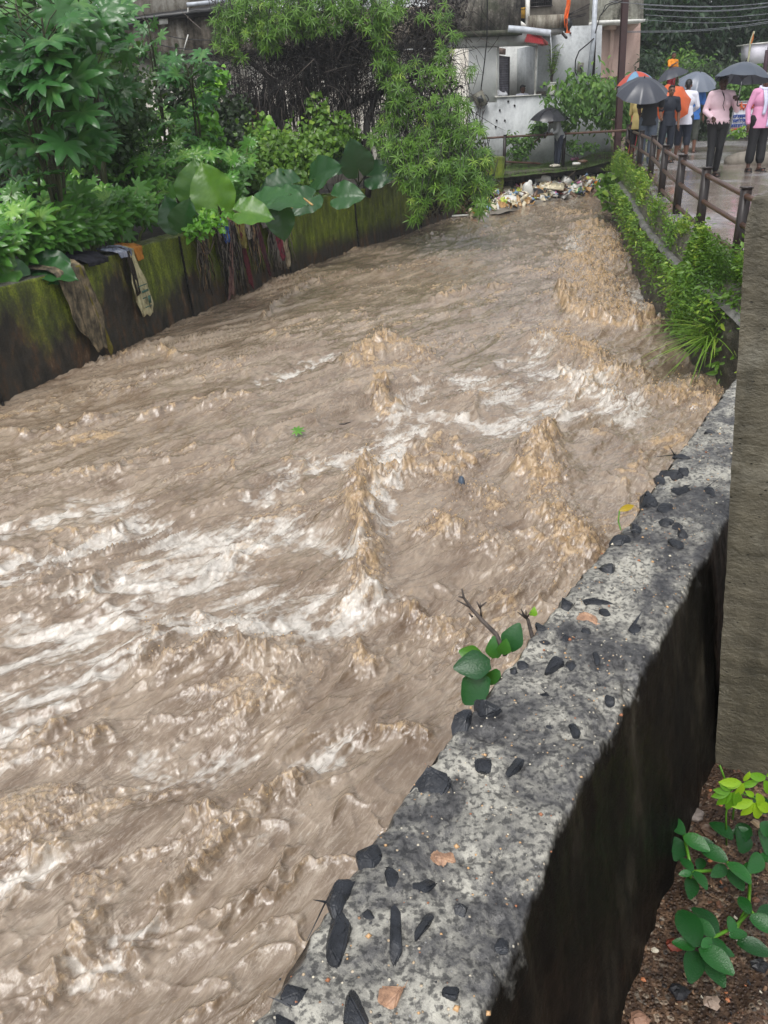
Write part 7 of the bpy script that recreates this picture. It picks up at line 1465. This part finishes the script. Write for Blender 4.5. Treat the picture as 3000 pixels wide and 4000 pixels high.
    item('green_bottle', 'green plastic bottle lying at the right of the heap near the water', 'bottle', 2237, 737, mats['green'], lambda b, p: b.tube([p + [-.14, 0, -.03], p + [.04, 0, .02], p + [.09, 0, .03], p + [.13, 0, .04]], [.05, .05, .02, .02], 9), .10)
    item('clear_bottle', 'clear bluish bottle afloat at the foot of the heap', 'bottle', 2125, 773, mats['blue'], lambda b, p: b.tube([p + [-.14, 0, 0], p + [.05, 0, 0], p + [.10, 0, -.01], p + [.15, 0, -.01]], [.055, .055, .02, .02], 9), .05)
    item('silver_bottle', 'silver bottle with a red cap sticking up near the driftwood', 'bottle', 2283, 708, mats['blue'], lambda b, p: (b.tube([p + [-.09, 0, -.10], p + [.03, 0, .05], p + [.07, 0, .10]], [.06, .06, .05], 9)), .14)
    item('lime_wrapper', 'lime yellow wrapper near the right end of the heap', 'wrapper', 2305, 712, mats['lime'], lambda b, p: b.box(p, (.28, .12, .05), Rz(-.2, .4, .1)), .12)
    item('white_jug', 'small white jug on top of the heap beside the driftwood stick', 'jug', 2245, 697, mats['white'], lambda b, p: b.box(p, (.20, .12, .11), Rz(-.15, .2, -.1)), .14)
    item('tan_log', 'tan foam strip standing up at the top of the heap', 'foam', 2208, 700, mats['tan'], lambda b, p: b.tube([p + [-.04, 0, .12], p + [0, 0, .02], p + [.07, 0, -.10]], [.05, .07, .05], 8), .16)
    b = MB(); b.tube([D(2240, 715, 24.9), D(2270, 698, 24.9), D(2298, 682, 25)], [.03, .028, .012], 6); tag(b.build('driftwood', M_TWIG, org=D(2240, 715, 24.9)), 'dark driftwood stick poking up out of the rubbish', 'driftwood')
    b = MB(); b.tube([D(2210, 700, 25), D(2248, 668, 25.3)], [.012, .008], 5); tag(b.build('thin_stick', M_LSTEM, org=D(2210, 700, 25)), 'thin reddish stick leaning against the panel wall', 'stick')
    # litter strip under the hanging tree
    b = MB(); q0 = P(1700, 850, ZW); b.box(q0 + [.45, 0, .03], (1.2, .16, .03), Rz(.12)); tag(b.build('white_plank', mats['white'], org=q0), 'long white strip floating below the hanging tree', 'plank')
    b = MB(); q0 = P(1735, 828, ZW + .1); ell(b, q0, (.2, .15, .14), 8, 6); tag(b.build('white_bag', mats['white'], org=q0, smooth=False), 'white plastic bag caught below the hanging tree', 'bag')
    b = MB(); q0 = P(1700, 830, ZW + .1)
    for i in range(60): ell(b, q0 + [rs.uniform(-.3, .9), rs.uniform(-.1, .5), rs.uniform(-.05, .1)], rs.uniform(.03, .09, 3), 6, 5)
    tag(b.build('debris', [mats['brown']], smooth=False), 'small brown debris caught under the hanging tree', 'debris', kind='stuff')
    # bits on the grassy bank
    for nm, lb, cat, x, y, k, f in [('bottle', 'crushed bottle with a purple label on the grass', 'bottle', 2245, 628, 'pink', lambda b, p: b.tube([p + [-.13, 0, .04], p + [.06, 0, .06], p + [.13, 0, .06]], [.045, .045, .018], 8)), ('bottle', 'brown plastic bottle lying right of the purple labelled one', 'bottle', 2275, 637, 'brown', lambda b, p: b.tube([p + [-.15, 0, .04], p + [.08, 0, .05], p + [.16, 0, .05]], [.05, .05, .02], 8)), ('bottle', 'pale green bottle nearest the edge of the grassy bank', 'bottle', 2252, 645, 'white', lambda b, p: b.tube([p + [-.12, 0, .04], p + [.06, 0, .04], p + [.12, 0, .04]], [.04, .04, .018], 8)), ('litter_scrap', 'white scrap on the stones in front of the house', 'scrap', 2340, 561, 'white', lambda b, p: b.box(p + [0, 0, .1], (.16, .1, .04), Rz(.3, .4)))]:
        p = P(x, y, -.38); b = MB(); f(b, p); tag(b.build(nm, mats[k], org=p), lb, cat)
    b = MB(); p = P(2290, 590, -.35)
    for i in range(26): ell(b, p + [rs.uniform(-.8, 1.1), rs.uniform(-.3, .6), rs.uniform(-.05, .12)], rs.uniform(.10, .28, 3) * [1.3, 1, .5], 7, 6)
    tag(b.build('stone_heap', plain('earthy_stone', srgb(84, 76, 66), .8, 8, .4), smooth=False), 'heap of earthy stones at the foot of the cement house', 'stones', kind='stuff')
    b = MB(); b.tube([P(2005, 645, -.48) + [0, .3, .05], D(2110, 535, 27.3)], [.03, .025], 6); tag(b.build('wooden_stick', M_LSTEM), 'long bare stick leaning on the bank railing', 'stick')
    # litter in the near weeds
    for nm, lb, cat, x, y, Y, k, s, in [('litter_scrap', 'crumpled white paper among the weeds near the concrete post', 'paper', 2800, 1112, 9.5, 'white', .10), ('litter_scrap', 'torn white and black packet in the weeds beside the concrete post', 'packet', 2865, 1120, 9.2, 'white', .13), ('litter_scrap', 'red scrap in the weeds left of the white paper', 'scrap', 2768, 1098, 9.6, 'red', .05)]:
        p = D(x, y, Y); b = MB(); X = np.array([[[(a - 2) * s * .4, (c - 2) * s * .3, s * .25 * math.sin(a * 2.1 + c * 1.3)] for c in range(5)] for a in range(5)]); b.grid(X @ Rz(.4, .7, .1).T + p); o = tag(b.build(nm, mats[k], org=p), lb, cat)
rubbish()
# ================================================================ rags over the mossy wall
def wallpt(px, py):      # nearest point index of the wall line under a photo pixel at top level
    p = P(px, py, ZL); i = int(np.argmin(np.hypot(LWL[:, 0] - p[0], LWL[:, 1] - p[1]))); return i
def rag(name, label, px, py, widths, length, mt, seed, wob=.05, back=.35, skew=0, thick=.012, cat='cloth', nx=14, par=None, flat=.0):
    """cloth strip over the wall edge: back part lies on the top, the rest hangs down the face"""
    rs = np.random.default_rng(seed); i0 = wallpt(px, py); c = LWL[i0]; nr = LWN[i0]; al = np.array([nr[1], -nr[0]]) * -1; ny = 44; X = np.zeros((ny, nx, 3)); fr = rs.uniform(6, 10); ph = rs.uniform(0, 6)
    for i in range(ny):
        s = -back + (back + length) * i / (ny - 1); w = np.interp(i / (ny - 1), np.linspace(0, 1, len(widths)), widths)
        for k in range(nx):
            u = (k / (nx - 1) - .5) * w; fold = wob * (math.sin(u / max(.05, w) * fr * 2 + ph + s * 1.5) + .5 * math.sin(u / max(.05, w) * fr * 4.3 + s * 3)) * (.5 + .5 * min(1, abs(s) * 3)) + .02 * float(pn(u * 14, s * 6, seed))
            sh = skew * max(0, s)
            if s < 0: q = [c[0] + al[0] * (u + sh) + nr[0] * s, c[1] + al[1] * (u + sh) + nr[1] * s, ZL + .04 + abs(fold) * .8]
            else:
                dn = min(s, .06); q = [c[0] + al[0] * (u + sh) + nr[0] * (.05 + .06 * s + abs(fold) * .9 + .03), c[1] + al[1] * (u + sh) + nr[1] * (.05 + .06 * s + abs(fold) * .9 + .03), ZL + .03 - s + .02 * float(pn(u * 9, s * 2, seed + 3)) * s * 4]
            X[i, k] = q
    b = MB(); b.grid(X); o = b.build(name, mt, par, org=None if par is not None else (c[0], c[1], ZL)); md = o.modifiers.new('s', 'SOLIDIFY'); md.thickness = thick
    if par is None: tag(o, label, cat)
    return o
def ragmat(nm, a, b_, c=None):
    g = G(nm); n = g.noise(5, 6, .65); w = g.noise(1, 4, .6, g.map((24, 24, 3))); k = g.mth('ADD', g.mth('MULTIPLY', n, .6), g.mth('MULTIPLY', w, .4)); return g.fin(g.ramp(k, [(.38, b_), (.5, a), (.66, c or a)]), .7, g.bump(g.noise(60, 4), .5, .008), .3)
rag('brown_cloth', 'long muddy brown cloth draped over the mossy wall, nearest to the left', 235, 1055, [.75, .62, .50, .46, .46, .50, .48, .30, .16], 1.02, ragmat('muddy_cloth', srgb(96, 88, 72), srgb(40, 37, 32), srgb(160, 142, 112)), 3, .035, .40, .22)
rag('yellow_strip', 'narrow yellowish strip hanging out below the brown cloth', 300, 1045, [.05, .05, .10, .06], 1.10, ragmat('ochre_cloth', srgb(112, 104, 46), srgb(60, 54, 26)), 4, .01, .0, .22)
rag('black_rag', 'crumpled black rag lying on the wall top right of the brown cloth', 360, 1025, [.30, .45, .42, .38], .05, ragmat('black_rag', srgb(26, 26, 34), srgb(12, 12, 15)), 5, .07, .34, 0)
sk = thing('fertiliser_sack', (LWL[wallpt(470, 985)][0], LWL[wallpt(470, 985)][1], ZL), 'torn cream plastic sack with green print hanging low from the wall', 'sack')
rag('sack_cloth', '', 472, 985, [.18, .22, .14, .22, .34, .38, .36, .26], .86, ragmat('cream_sack', srgb(176, 170, 134), srgb(74, 64, 46), srgb(206, 200, 168)), 6, .02, .22, .14, par=sk)
def sprint():
    i0 = wallpt(472, 985); c = LWL[i0]; nr = LWN[i0]; al = np.array([nr[1], -nr[0]]) * -1; b = MB()
    for u, s, w, h in [(-.02, .42, .20, .012), (.0, .50, .16, .03), (.05, .62, .06, .10), (-.05, .58, .10, .012), (-.02, .70, .16, .012)]:
        q = np.array([c[0] + al[0] * (u + .14 * s) + nr[0] * (.155 + .06 * s), c[1] + al[1] * (u + .14 * s) + nr[1] * (.155 + .06 * s), ZL - s]); M = np.stack([[al[0], al[1], 0], [nr[0], nr[1], 0], [0, 0, 1]], 1); b.box(q, (w, .006, h), M)
    b.build('print', plain('green_print', srgb(62, 96, 84), .6), sk)
sprint()
rag('orange_rag', 'orange cloth end tucked at the top of the cream sack', 505, 975, [.20, .26, .20, .12], .16, ragmat('orange_rag', srgb(176, 118, 50), srgb(96, 60, 28)), 7, .03, .2, .1)
rag('grey_plastic', 'grey and white plastic shreds on the wall top left of the cream sack', 430, 990, [.30, .34, .26], .07, ragmat('grey_plastic', srgb(120, 128, 148), srgb(30, 30, 36), srgb(190, 192, 200)), 8, .04, .22, 0)
rag('dark_shred', 'dark fibrous shred hanging left of the cream sack', 455, 988, [.10, .12, .10, .08], .55, ragmat('dark_shred', srgb(46, 40, 34), srgb(18, 16, 14)), 9, .03, .15, .1)
def strands(label, px, py, n, ln, cols, seed, spread=.25, name='tangled_roots'):
    rs = np.random.default_rng(seed); i0 = wallpt(px, py); c = LWL[i0]; nr = LWN[i0]; al = np.array([nr[1], -nr[0]]) * -1; b = MB()
    for i in range(n):
        u0 = rs.normal(0, spread * .5); L_ = ln * rs.uniform(.35, 1); dr = rs.normal(0, .12); m = 12; k = np.linspace(-.25, L_, m); pts = []
        for s in k:
            u = u0 + dr * max(0, s) + .03 * math.sin(s * 9 + i); o = (.10 + .05 * s + rs.normal(0, .012)) if s > 0 else s; z = ZL + .05 + (-s if s > 0 else 0) + rs.normal(0, .008); pts.append([c[0] + al[0] * u + nr[0] * o, c[1] + al[1] * u + nr[1] * o, z])
        b.tube(pts, np.linspace(.014, .006, m) * rs.uniform(.5, 1.5), 4, mi=int(rs.integers(len(cols))))
    return tag(b.build(name, cols, org=(c[0], c[1], ZL)), label, 'debris')
RC = [ragmat('root_tan', srgb(128, 106, 80), srgb(74, 58, 44)), ragmat('root_dark', srgb(38, 33, 30), srgb(16, 14, 13)), ragmat('root_grey', srgb(104, 98, 90), srgb(50, 46, 42))]
strands('tangle of pale roots hanging down the wall, leftmost of the knotted debris', 770, 905, 40, 1.0, RC, 11, .18)
strands('black matted fibres under the blue plastic, hanging to the water', 865, 878, 110, 1.12, [RC[1], RC[1], RC[2]], 12, .30)
strands('grey matted fibres between the maroon strip and the red cloth', 960, 850, 60, .95, [RC[1], RC[2], RC[0]], 13, .16)
strands('dense matted grey fibres below the pinkish cloth, last of the knotted debris', 1075, 822, 140, 1.05, [RC[1], RC[2], RC[2]], 14, .36)
rag('blue_plastic', 'crumpled blue plastic on the wall top among the rags', 850, 880, [.34, .36, .22, .12], .30, ragmat('blue_plastic', srgb(46, 88, 160), srgb(20, 30, 60), srgb(120, 160, 210)), 21, .04, .2, .12)
rag('yellow_cloth', 'yellowish pleated cloth hanging short right of the blue plastic', 905, 862, [.4, .34, .26, .16], .46, ragmat('olive_cloth', srgb(122, 112, 52), srgb(66, 60, 30), srgb(150, 146, 110)), 22, .03, .25, .08)
rag('pale_strips', 'pale grey torn strips right of the yellowish cloth', 935, 855, [.22, .2, .16, .14], .34, ragmat('pale_strip', srgb(136, 132, 122), srgb(60, 56, 50), srgb(176, 172, 160)), 23, .03, .25, .1)
rag('twisted_cloth', 'long twisted maroon and tan cloth crossing down to the water', 885, 870, [.14, .16, .13, .14, .2], 1.12, ragmat('maroon_tan', srgb(112, 84, 78), srgb(62, 26, 36), srgb(146, 124, 104)), 24, .02, .1, -.34)
rag('maroon_strip', 'dark maroon strip trailing to the right into the water', 985, 846, [.12, .16, .16, .14, .1], 1.0, ragmat('maroon', srgb(64, 30, 38), srgb(26, 24, 34), srgb(90, 52, 50)), 25, .02, .1, .26)
rag('red_inner_cloth', 'dark red cloth end between the black fibres', 905, 862, [.06, .08, .14, .12], 1.08, ragmat('dark_red', srgb(84, 30, 38), srgb(36, 18, 22)), 26, .02, .0, .1)
rag('grey_blouse', 'grey, black and white folded cloth spread over the wall top', 1020, 838, [.55, .6, .5, .3, .14], .24, ragmat('grey_blouse', srgb(98, 94, 92), srgb(34, 33, 38), srgb(158, 150, 138)), 27, .06, .36, .25)
rag('red_cloth', 'crimson cloth twisted down the middle of the last bundle', 1065, 826, [.24, .26, .22, .26, .2, .14], .84, ragmat('crimson', srgb(112, 34, 52), srgb(52, 20, 28), srgb(148, 76, 84)), 28, .04, .3, .18)
rag('beige_cloth', 'beige cloth hanging at the right of the crimson one', 1095, 818, [.28, .22, .18, .16, .16, .16], 1.0, ragmat('beige', srgb(134, 122, 100), srgb(66, 58, 46), srgb(186, 174, 150)), 29, .03, .3, .10)
b = MB(); b.tube([D(1140, 812, 14.6), D(1188, 776, 15.0), D(1220, 800, 14.5)], [.014, .02, .02], 5); tag(b.build('broken_cane', plain('cane', srgb(196, 162, 104), .5)), 'pale broken cane lying bent on the mossy wall top', 'cane')
# ================================================================ sprigs in the parapet, plants in the soil, bits in the water
def sprig():
    base = P(1975, 2560, .34); t = thing('fig_sprig', base, 'woody fig sprig with dark green leaves growing out of the parapet edge', 'plant'); b = MB()
    Y0 = base[1]
    q = lambda x, y, dy=0: D(x, y, Y0 + dy)
    b.tube([base, q(1940, 2480, .04), q(1880, 2420, .1), q(1840, 2375, .12), q(1812, 2335, .14), q(1804, 2300, .14)], [.006, .0055, .005, .004, .003, .0015], 7)
    for s, e in [((1840, 2375), (1785, 2345)), ((1812, 2335), (1790, 2330)), ((1880, 2420), (1876, 2355)), ((1876, 2375), (1862, 2350)), ((1876, 2370), (1900, 2352)), ((1845, 2410), (1832, 2395))]: b.tube([q(*s, .12), q(*e, .12)], [.003, .0012], 5)
    b.build('stem', M_TWIG, t)
    mg = leafmat('fig_leaf', srgb(24, 70, 40), srgb(48, 104, 52), srgb(98, 150, 44), .28, .25, 200)
    for (x, y, dy, d, n, s, v) in [(1915, 2595, -.02, (-1, -.2, .12), (0, -.75, .8), .080, .1), (1990, 2540, .02, (.25, .1, 1), (-.6, -1, .2), .065, .3), (1935, 2570, .02, (-.1, .1, 1), (-.2, -1, .3), .05, .85), (1905, 2640, -.03, (-.75, -.3, -.7), (-.5, -.8, .5), .085, .35), (1880, 2560, .01, (-.9, 0, .2), (0, -1, .5), .05, .95), (1960, 2555, 0, (.1, -.1, .5), (0, -1, .4), .04, .9), (1945, 2615, -.01, (-.2, -.1, -.3), (0, -1, .4), .045, .8)]:
        b = MB(); tm = strip_leaf(8, .78, .10, .25, lambda tt: max(.02, math.sin(math.pi * min(1, tt * .9 + .08)) ** .8 * (1 + .06 * math.sin(tt * 40)))); b.inst(tm[0], tm[1], basis(np.array([d], float), np.array([n], float), np.array([s])), [q(x, y, dy)], var=[v]); b.build('leaf', mg, t)
    t2 = thing('bud_twig', q(2065, 2470, .1), 'small budding twig at the parapet edge right of the fig sprig', 'plant'); b = MB(); b.tube([P(2080, 2490, .38), q(2062, 2420, .1), q(2040, 2395, .1)], [.005, .004, .0015], 6)
    for e in [(2020, 2390), (2035, 2380), (2055, 2385), (2075, 2390)]: b.tube([q(2055, 2415, .1), q(*e, .1)], [.003, .001], 5)
    b.build('stem', M_TWIG, t2); b = MB(); b.inst(HL[0], HL[1], basis(np.array([[.2, 0, 1.]]), np.array([[0, -1, .3]]), np.array([.022])), [q(2080, 2405, .1)], var=[.9]); b.build('leaf', M_LIME, t2)
    t3 = thing('yellow_sprig', P(2425, 2070, .38), 'single yellowing leaf on a thin stalk beyond the parapet edge', 'plant'); Yq = t3.location[1]; b = MB(); b.tube([P(2425, 2070, .38), D(2415, 2035, Yq + .05), D(2420, 1995, Yq + .06)], .002, 5); b.build('stalk', M_LIME, t3)
    b = MB(); tm = strip_leaf(6, .42, .1, .2); b.inst(tm[0], tm[1], basis(np.array([[1, .1, .35]]), np.array([[-.3, -1, .8]]), np.array([.045])), [D(2420, 1995, Yq + .06)], var=[.5]); b.build('leaf', leafmat('yellow_leaf', srgb(150, 130, 30), srgb(190, 160, 40)), t3)
sprig()
def soil_plants():
    mg = leafmat('dewy_leaf', srgb(18, 56, 30), srgb(40, 100, 42), srgb(104, 168, 44), .25, .2, 300); tm = strip_leaf(7, .60, .10, .22, lambda tt: max(.02, math.sin(math.pi * min(1, tt * .92 + .05)) ** .7)); rs = np.random.default_rng(66)
    def pl(name, label, cen, leaves, stem):
        base = P(*cen, -.24); t = thing(name, base, label, 'plant'); b = MB(); lv = MB(); q = lambda x, y, h: P(x, y, -.24 + h)
        for s in stem: b.tube([q(*p) for p in s], [.004] * len(s), 6)
        for (x, y, h, ang, s, v) in leaves:
            p = q(x, y, h); a = R(ang); d = np.array([[math.cos(a), math.sin(a), .15]]); n = np.array([[rs.normal(0, .25), -.35 + rs.normal(0, .2), 1.]]); lv.inst(tm[0], tm[1], basis(d, n, np.array([s * .82])), [p], var=[v * .8])
        b.build('stem', M_LIME, t); lv.build('foliage', mg, t)
    pl('soil_plant', 'upper left dewy broad-leaved plant against the dark parapet foot', (2690, 3400), [(2672, 3262, .10, 120, .085, .55), (2672, 3265, .12, -50, .075, 1.0), (2665, 3290, .07, 200, .07, .35), (2670, 3290, .07, 235, .075, .3), (2700, 3290, .05, -20, .07, .2), (2705, 3405, .09, 110, .05, .6), (2700, 3410, .10, 190, .035, .9), (2705, 3405, .08, -70, .06, .6), (2700, 3430, .04, 250, .07, .25), (2730, 3400, .04, 60, .05, .3)], [[(2690, 3450, 0), (2703, 3405, .08), (2672, 3265, .1)], [(2703, 3405, .06), (2790, 3400, .04)]])
    pl('soil_plant', 'middle dewy broad-leaved plant with one bright green leaf', (2850, 3420), [(2840, 3365, .10, 140, .08, .6), (2842, 3372, .11, -60, .075, 1.0), (2835, 3385, .07, 215, .06, .4), (2850, 3395, .06, -85, .07, .35), (2900, 3400, .07, 20, .045, .8), (2890, 3330, .05, 60, .10, .12), (2860, 3280, .05, 120, .08, .25), (2905, 3290, .05, 70, .08, .2)], [[(2840, 3370, .09), (2930, 3395, .05), (2925, 3530, .04)], [(2925, 3530, .04), (2870, 3640, .04)]])
    pl('soil_plant', 'lowest and largest dewy broad-leaved plant lying over the gravel', (2740, 3720), [(2725, 3700, .10, 95, .11, .35), (2735, 3700, .11, -55, .09, .75), (2715, 3705, .08, 160, .055, .8), (2715, 3715, .06, 245, .09, .2), (2750, 3740, .06, -75, .08, .3), (2740, 3700, .12, 30, .04, 1.0), (2790, 3660, .09, 130, .07, .7), (2800, 3650, .08, 110, .09, .12), (2790, 3665, .09, -90, .06, .5), (2770, 3705, .07, -20, .06, .5), (2850, 3660, .07, 10, .05, .7), (2880, 3680, .05, -30, .08, .15), (2850, 3640, .08, 60, .05, .8)], [[(2740, 3700, .09), (2800, 3655, .08), (2870, 3620, .06), (2930, 3560, .04)]])
    pl('soil_plant', 'dewy broad-leaved plant cut by the right edge of the picture', (2980, 3560), [(2930, 3570, .06, 100, .055, .5), (2930, 3580, .08, -45, .075, .7), (2960, 3590, .05, 20, .08, .15), (2970, 3340, .08, -130, .08, .7), (2975, 3240, .07, -100, .09, .4), (2990, 3270, .09, 60, .07, .5), (2960, 3360, .06, 0, .07, .6), (2985, 3180, .07, 80, .08, .25), (2940, 3260, .05, 170, .06, .3)], [[(2930, 3440, .05), (2925, 3550, .06), (2990, 3620, .05)]])
    # bright leaflet weed in front of the post
    base = P(2860, 3300, -.24); t = thing('leaflet_weed', base, 'thin weed with bright yellow-green oval leaflets in front of the concrete post foot', 'weed'); b = MB(); lv = MB(); Yb = base[1]
    q = lambda x, y, dy=0: D(x, y, Yb + dy)
    for pts in [[(2838, 3300), (2836, 3180), (2850, 3090), (2900, 3060)], [(2862, 3200), (2870, 3130), (2900, 3080)], [(2870, 3090), (2940, 3070), (2990, 3030)], [(2900, 3100), (2950, 3120), (3000, 3140)], [(2850, 3090), (2830, 3040), (2812, 2990)]]: b.tube([q(*p) for p in pts], .0025, 5)
    tm2 = strip_leaf(5, .48, .06, .15)
    for x, y, a, s, v in [(2850, 3090, 200, .045, .4), (2850, 3090, 170, .04, .35), (2855, 3095, 235, .05, .45), (2860, 3095, 270, .06, .5), (2870, 3090, 290, .055, .45), (2855, 3085, 140, .04, .4), (2890, 3055, 175, .05, .95), (2895, 3055, 200, .04, .9), (2900, 3060, 260, .045, 1), (2905, 3050, 70, .03, .95), (2940, 3130, 190, .055, .95), (2945, 3135, 240, .05, 1), (2950, 3135, 290, .06, 1), (2955, 3130, 320, .055, .95), (2945, 3110, 140, .03, .9), (2955, 3100, 300, .05, .95), (2990, 3040, 160, .045, .6), (2985, 3050, 300, .05, .7), (2995, 3030, 30, .04, .7), (2960, 3050, 200, .04, .6)]:
        d = np.array([[math.cos(R(a)), -.1, math.sin(R(a))]]); lv.inst(tm2[0], tm2[1], basis(d, np.array([[.1, -1, .5]]), np.array([s])), [q(x, y, -.02)], var=[v])
    b.build('stem', M_LIME, t); lv.build('foliage', leafmat('bright_leaflet', srgb(60, 116, 30), srgb(120, 176, 36), srgb(172, 206, 44), .35, .35, 200), t)
    for nm, lb, x, y, s, col in [('pebble', 'pale rounded stone in the shade at the foot of the concrete post', 2710, 3180, .035, srgb(120, 110, 104)), ('pebble', 'flat brown stone beside the concrete post foot', 2770, 3235, .034, srgb(96, 76, 62)), ('pebble', 'brick-red chip of stone in the soil near the lowest plant', 2630, 3690, .024, srgb(120, 54, 38)), ('pebble', 'black stone sunk in the soil below the lowest plant', 2655, 3875, .026, srgb(28, 28, 32)), ('pebble', 'pinkish stone at the very bottom beside the parapet foot', 2495, 3985, .03, srgb(150, 116, 96)), ('pebble', 'pale brown stone between the lower plant and the picture bottom', 2780, 3915, .022, srgb(140, 122, 108)), ('pebble', 'black stone in the soil at the lower right edge', 2965, 3770, .026, srgb(24, 24, 28))]:
        p = P(x, y, -.235); b = MB(); s *= .75; ell(b, p, (s, s * .8, s * .5), 9, 7); b.v[0] = p + (b.v[0] - p) * (1 + .16 * np.random.default_rng(int(x)).normal(size=(len(b.v[0]), 1))); tag(b.build(nm, plain('pebble_%d' % x, col, .5, 60, .25), org=p, smooth=False), lb, 'stone')
soil_plants()
b = MB(); p = P(1158, 1682, ZW + .07)
b.inst(CL[0], CL[1], basis(np.array([[1, .2, .1]]), np.array([[0, -.3, 1]]), np.array([.09])), [p], var=[.8]); tag(b.build('floating_leaf', M_CASTOR, org=p), 'small green leaf sprig floating in the middle of the flood', 'leaf')
b = MB(); p = P(1345, 1656, ZW + .07); b.tube([p + [-.05, 0, 0], p, p + [.06, .02, .01]], [.004, .010, .004], 6); tag(b.build('floating_stick', M_TWIG, org=p), 'short dark stick floating right of the green leaf', 'stick')
b = MB(); p = P(1802, 1890, ZW + .05); ell(b, p, (.03, .05, .07), 8, 6); tag(b.build('floating_scrap', plain('blue_grey_scrap', srgb(70, 84, 100), .4), org=p), 'blue-grey plastic scrap caught in the middle waves', 'scrap')
# ================================================================ rainy air
def haze():
    b = MB(); b.box((0, 70, 14), (250, 190, 34.5)); m = bpy.data.materials.new('haze'); m.use_nodes = True; nt = m.node_tree; nt.nodes.remove(nt.nodes['Principled BSDF'])
    v = nt.nodes.new('ShaderNodeVolumePrincipled'); v.inputs['Color'].default_value = (.86, .90, .95, 1); v.inputs['Density'].default_value = .0017; v.inputs['Anisotropy'].default_value = .2
    nt.links.new(v.outputs[0], nt.nodes['Material Output'].inputs['Volume']); o = b.build('haze', m, smooth=False); tag(o, 'thin grey rain haze filling the air', 'haze', kind='stuff')
haze()
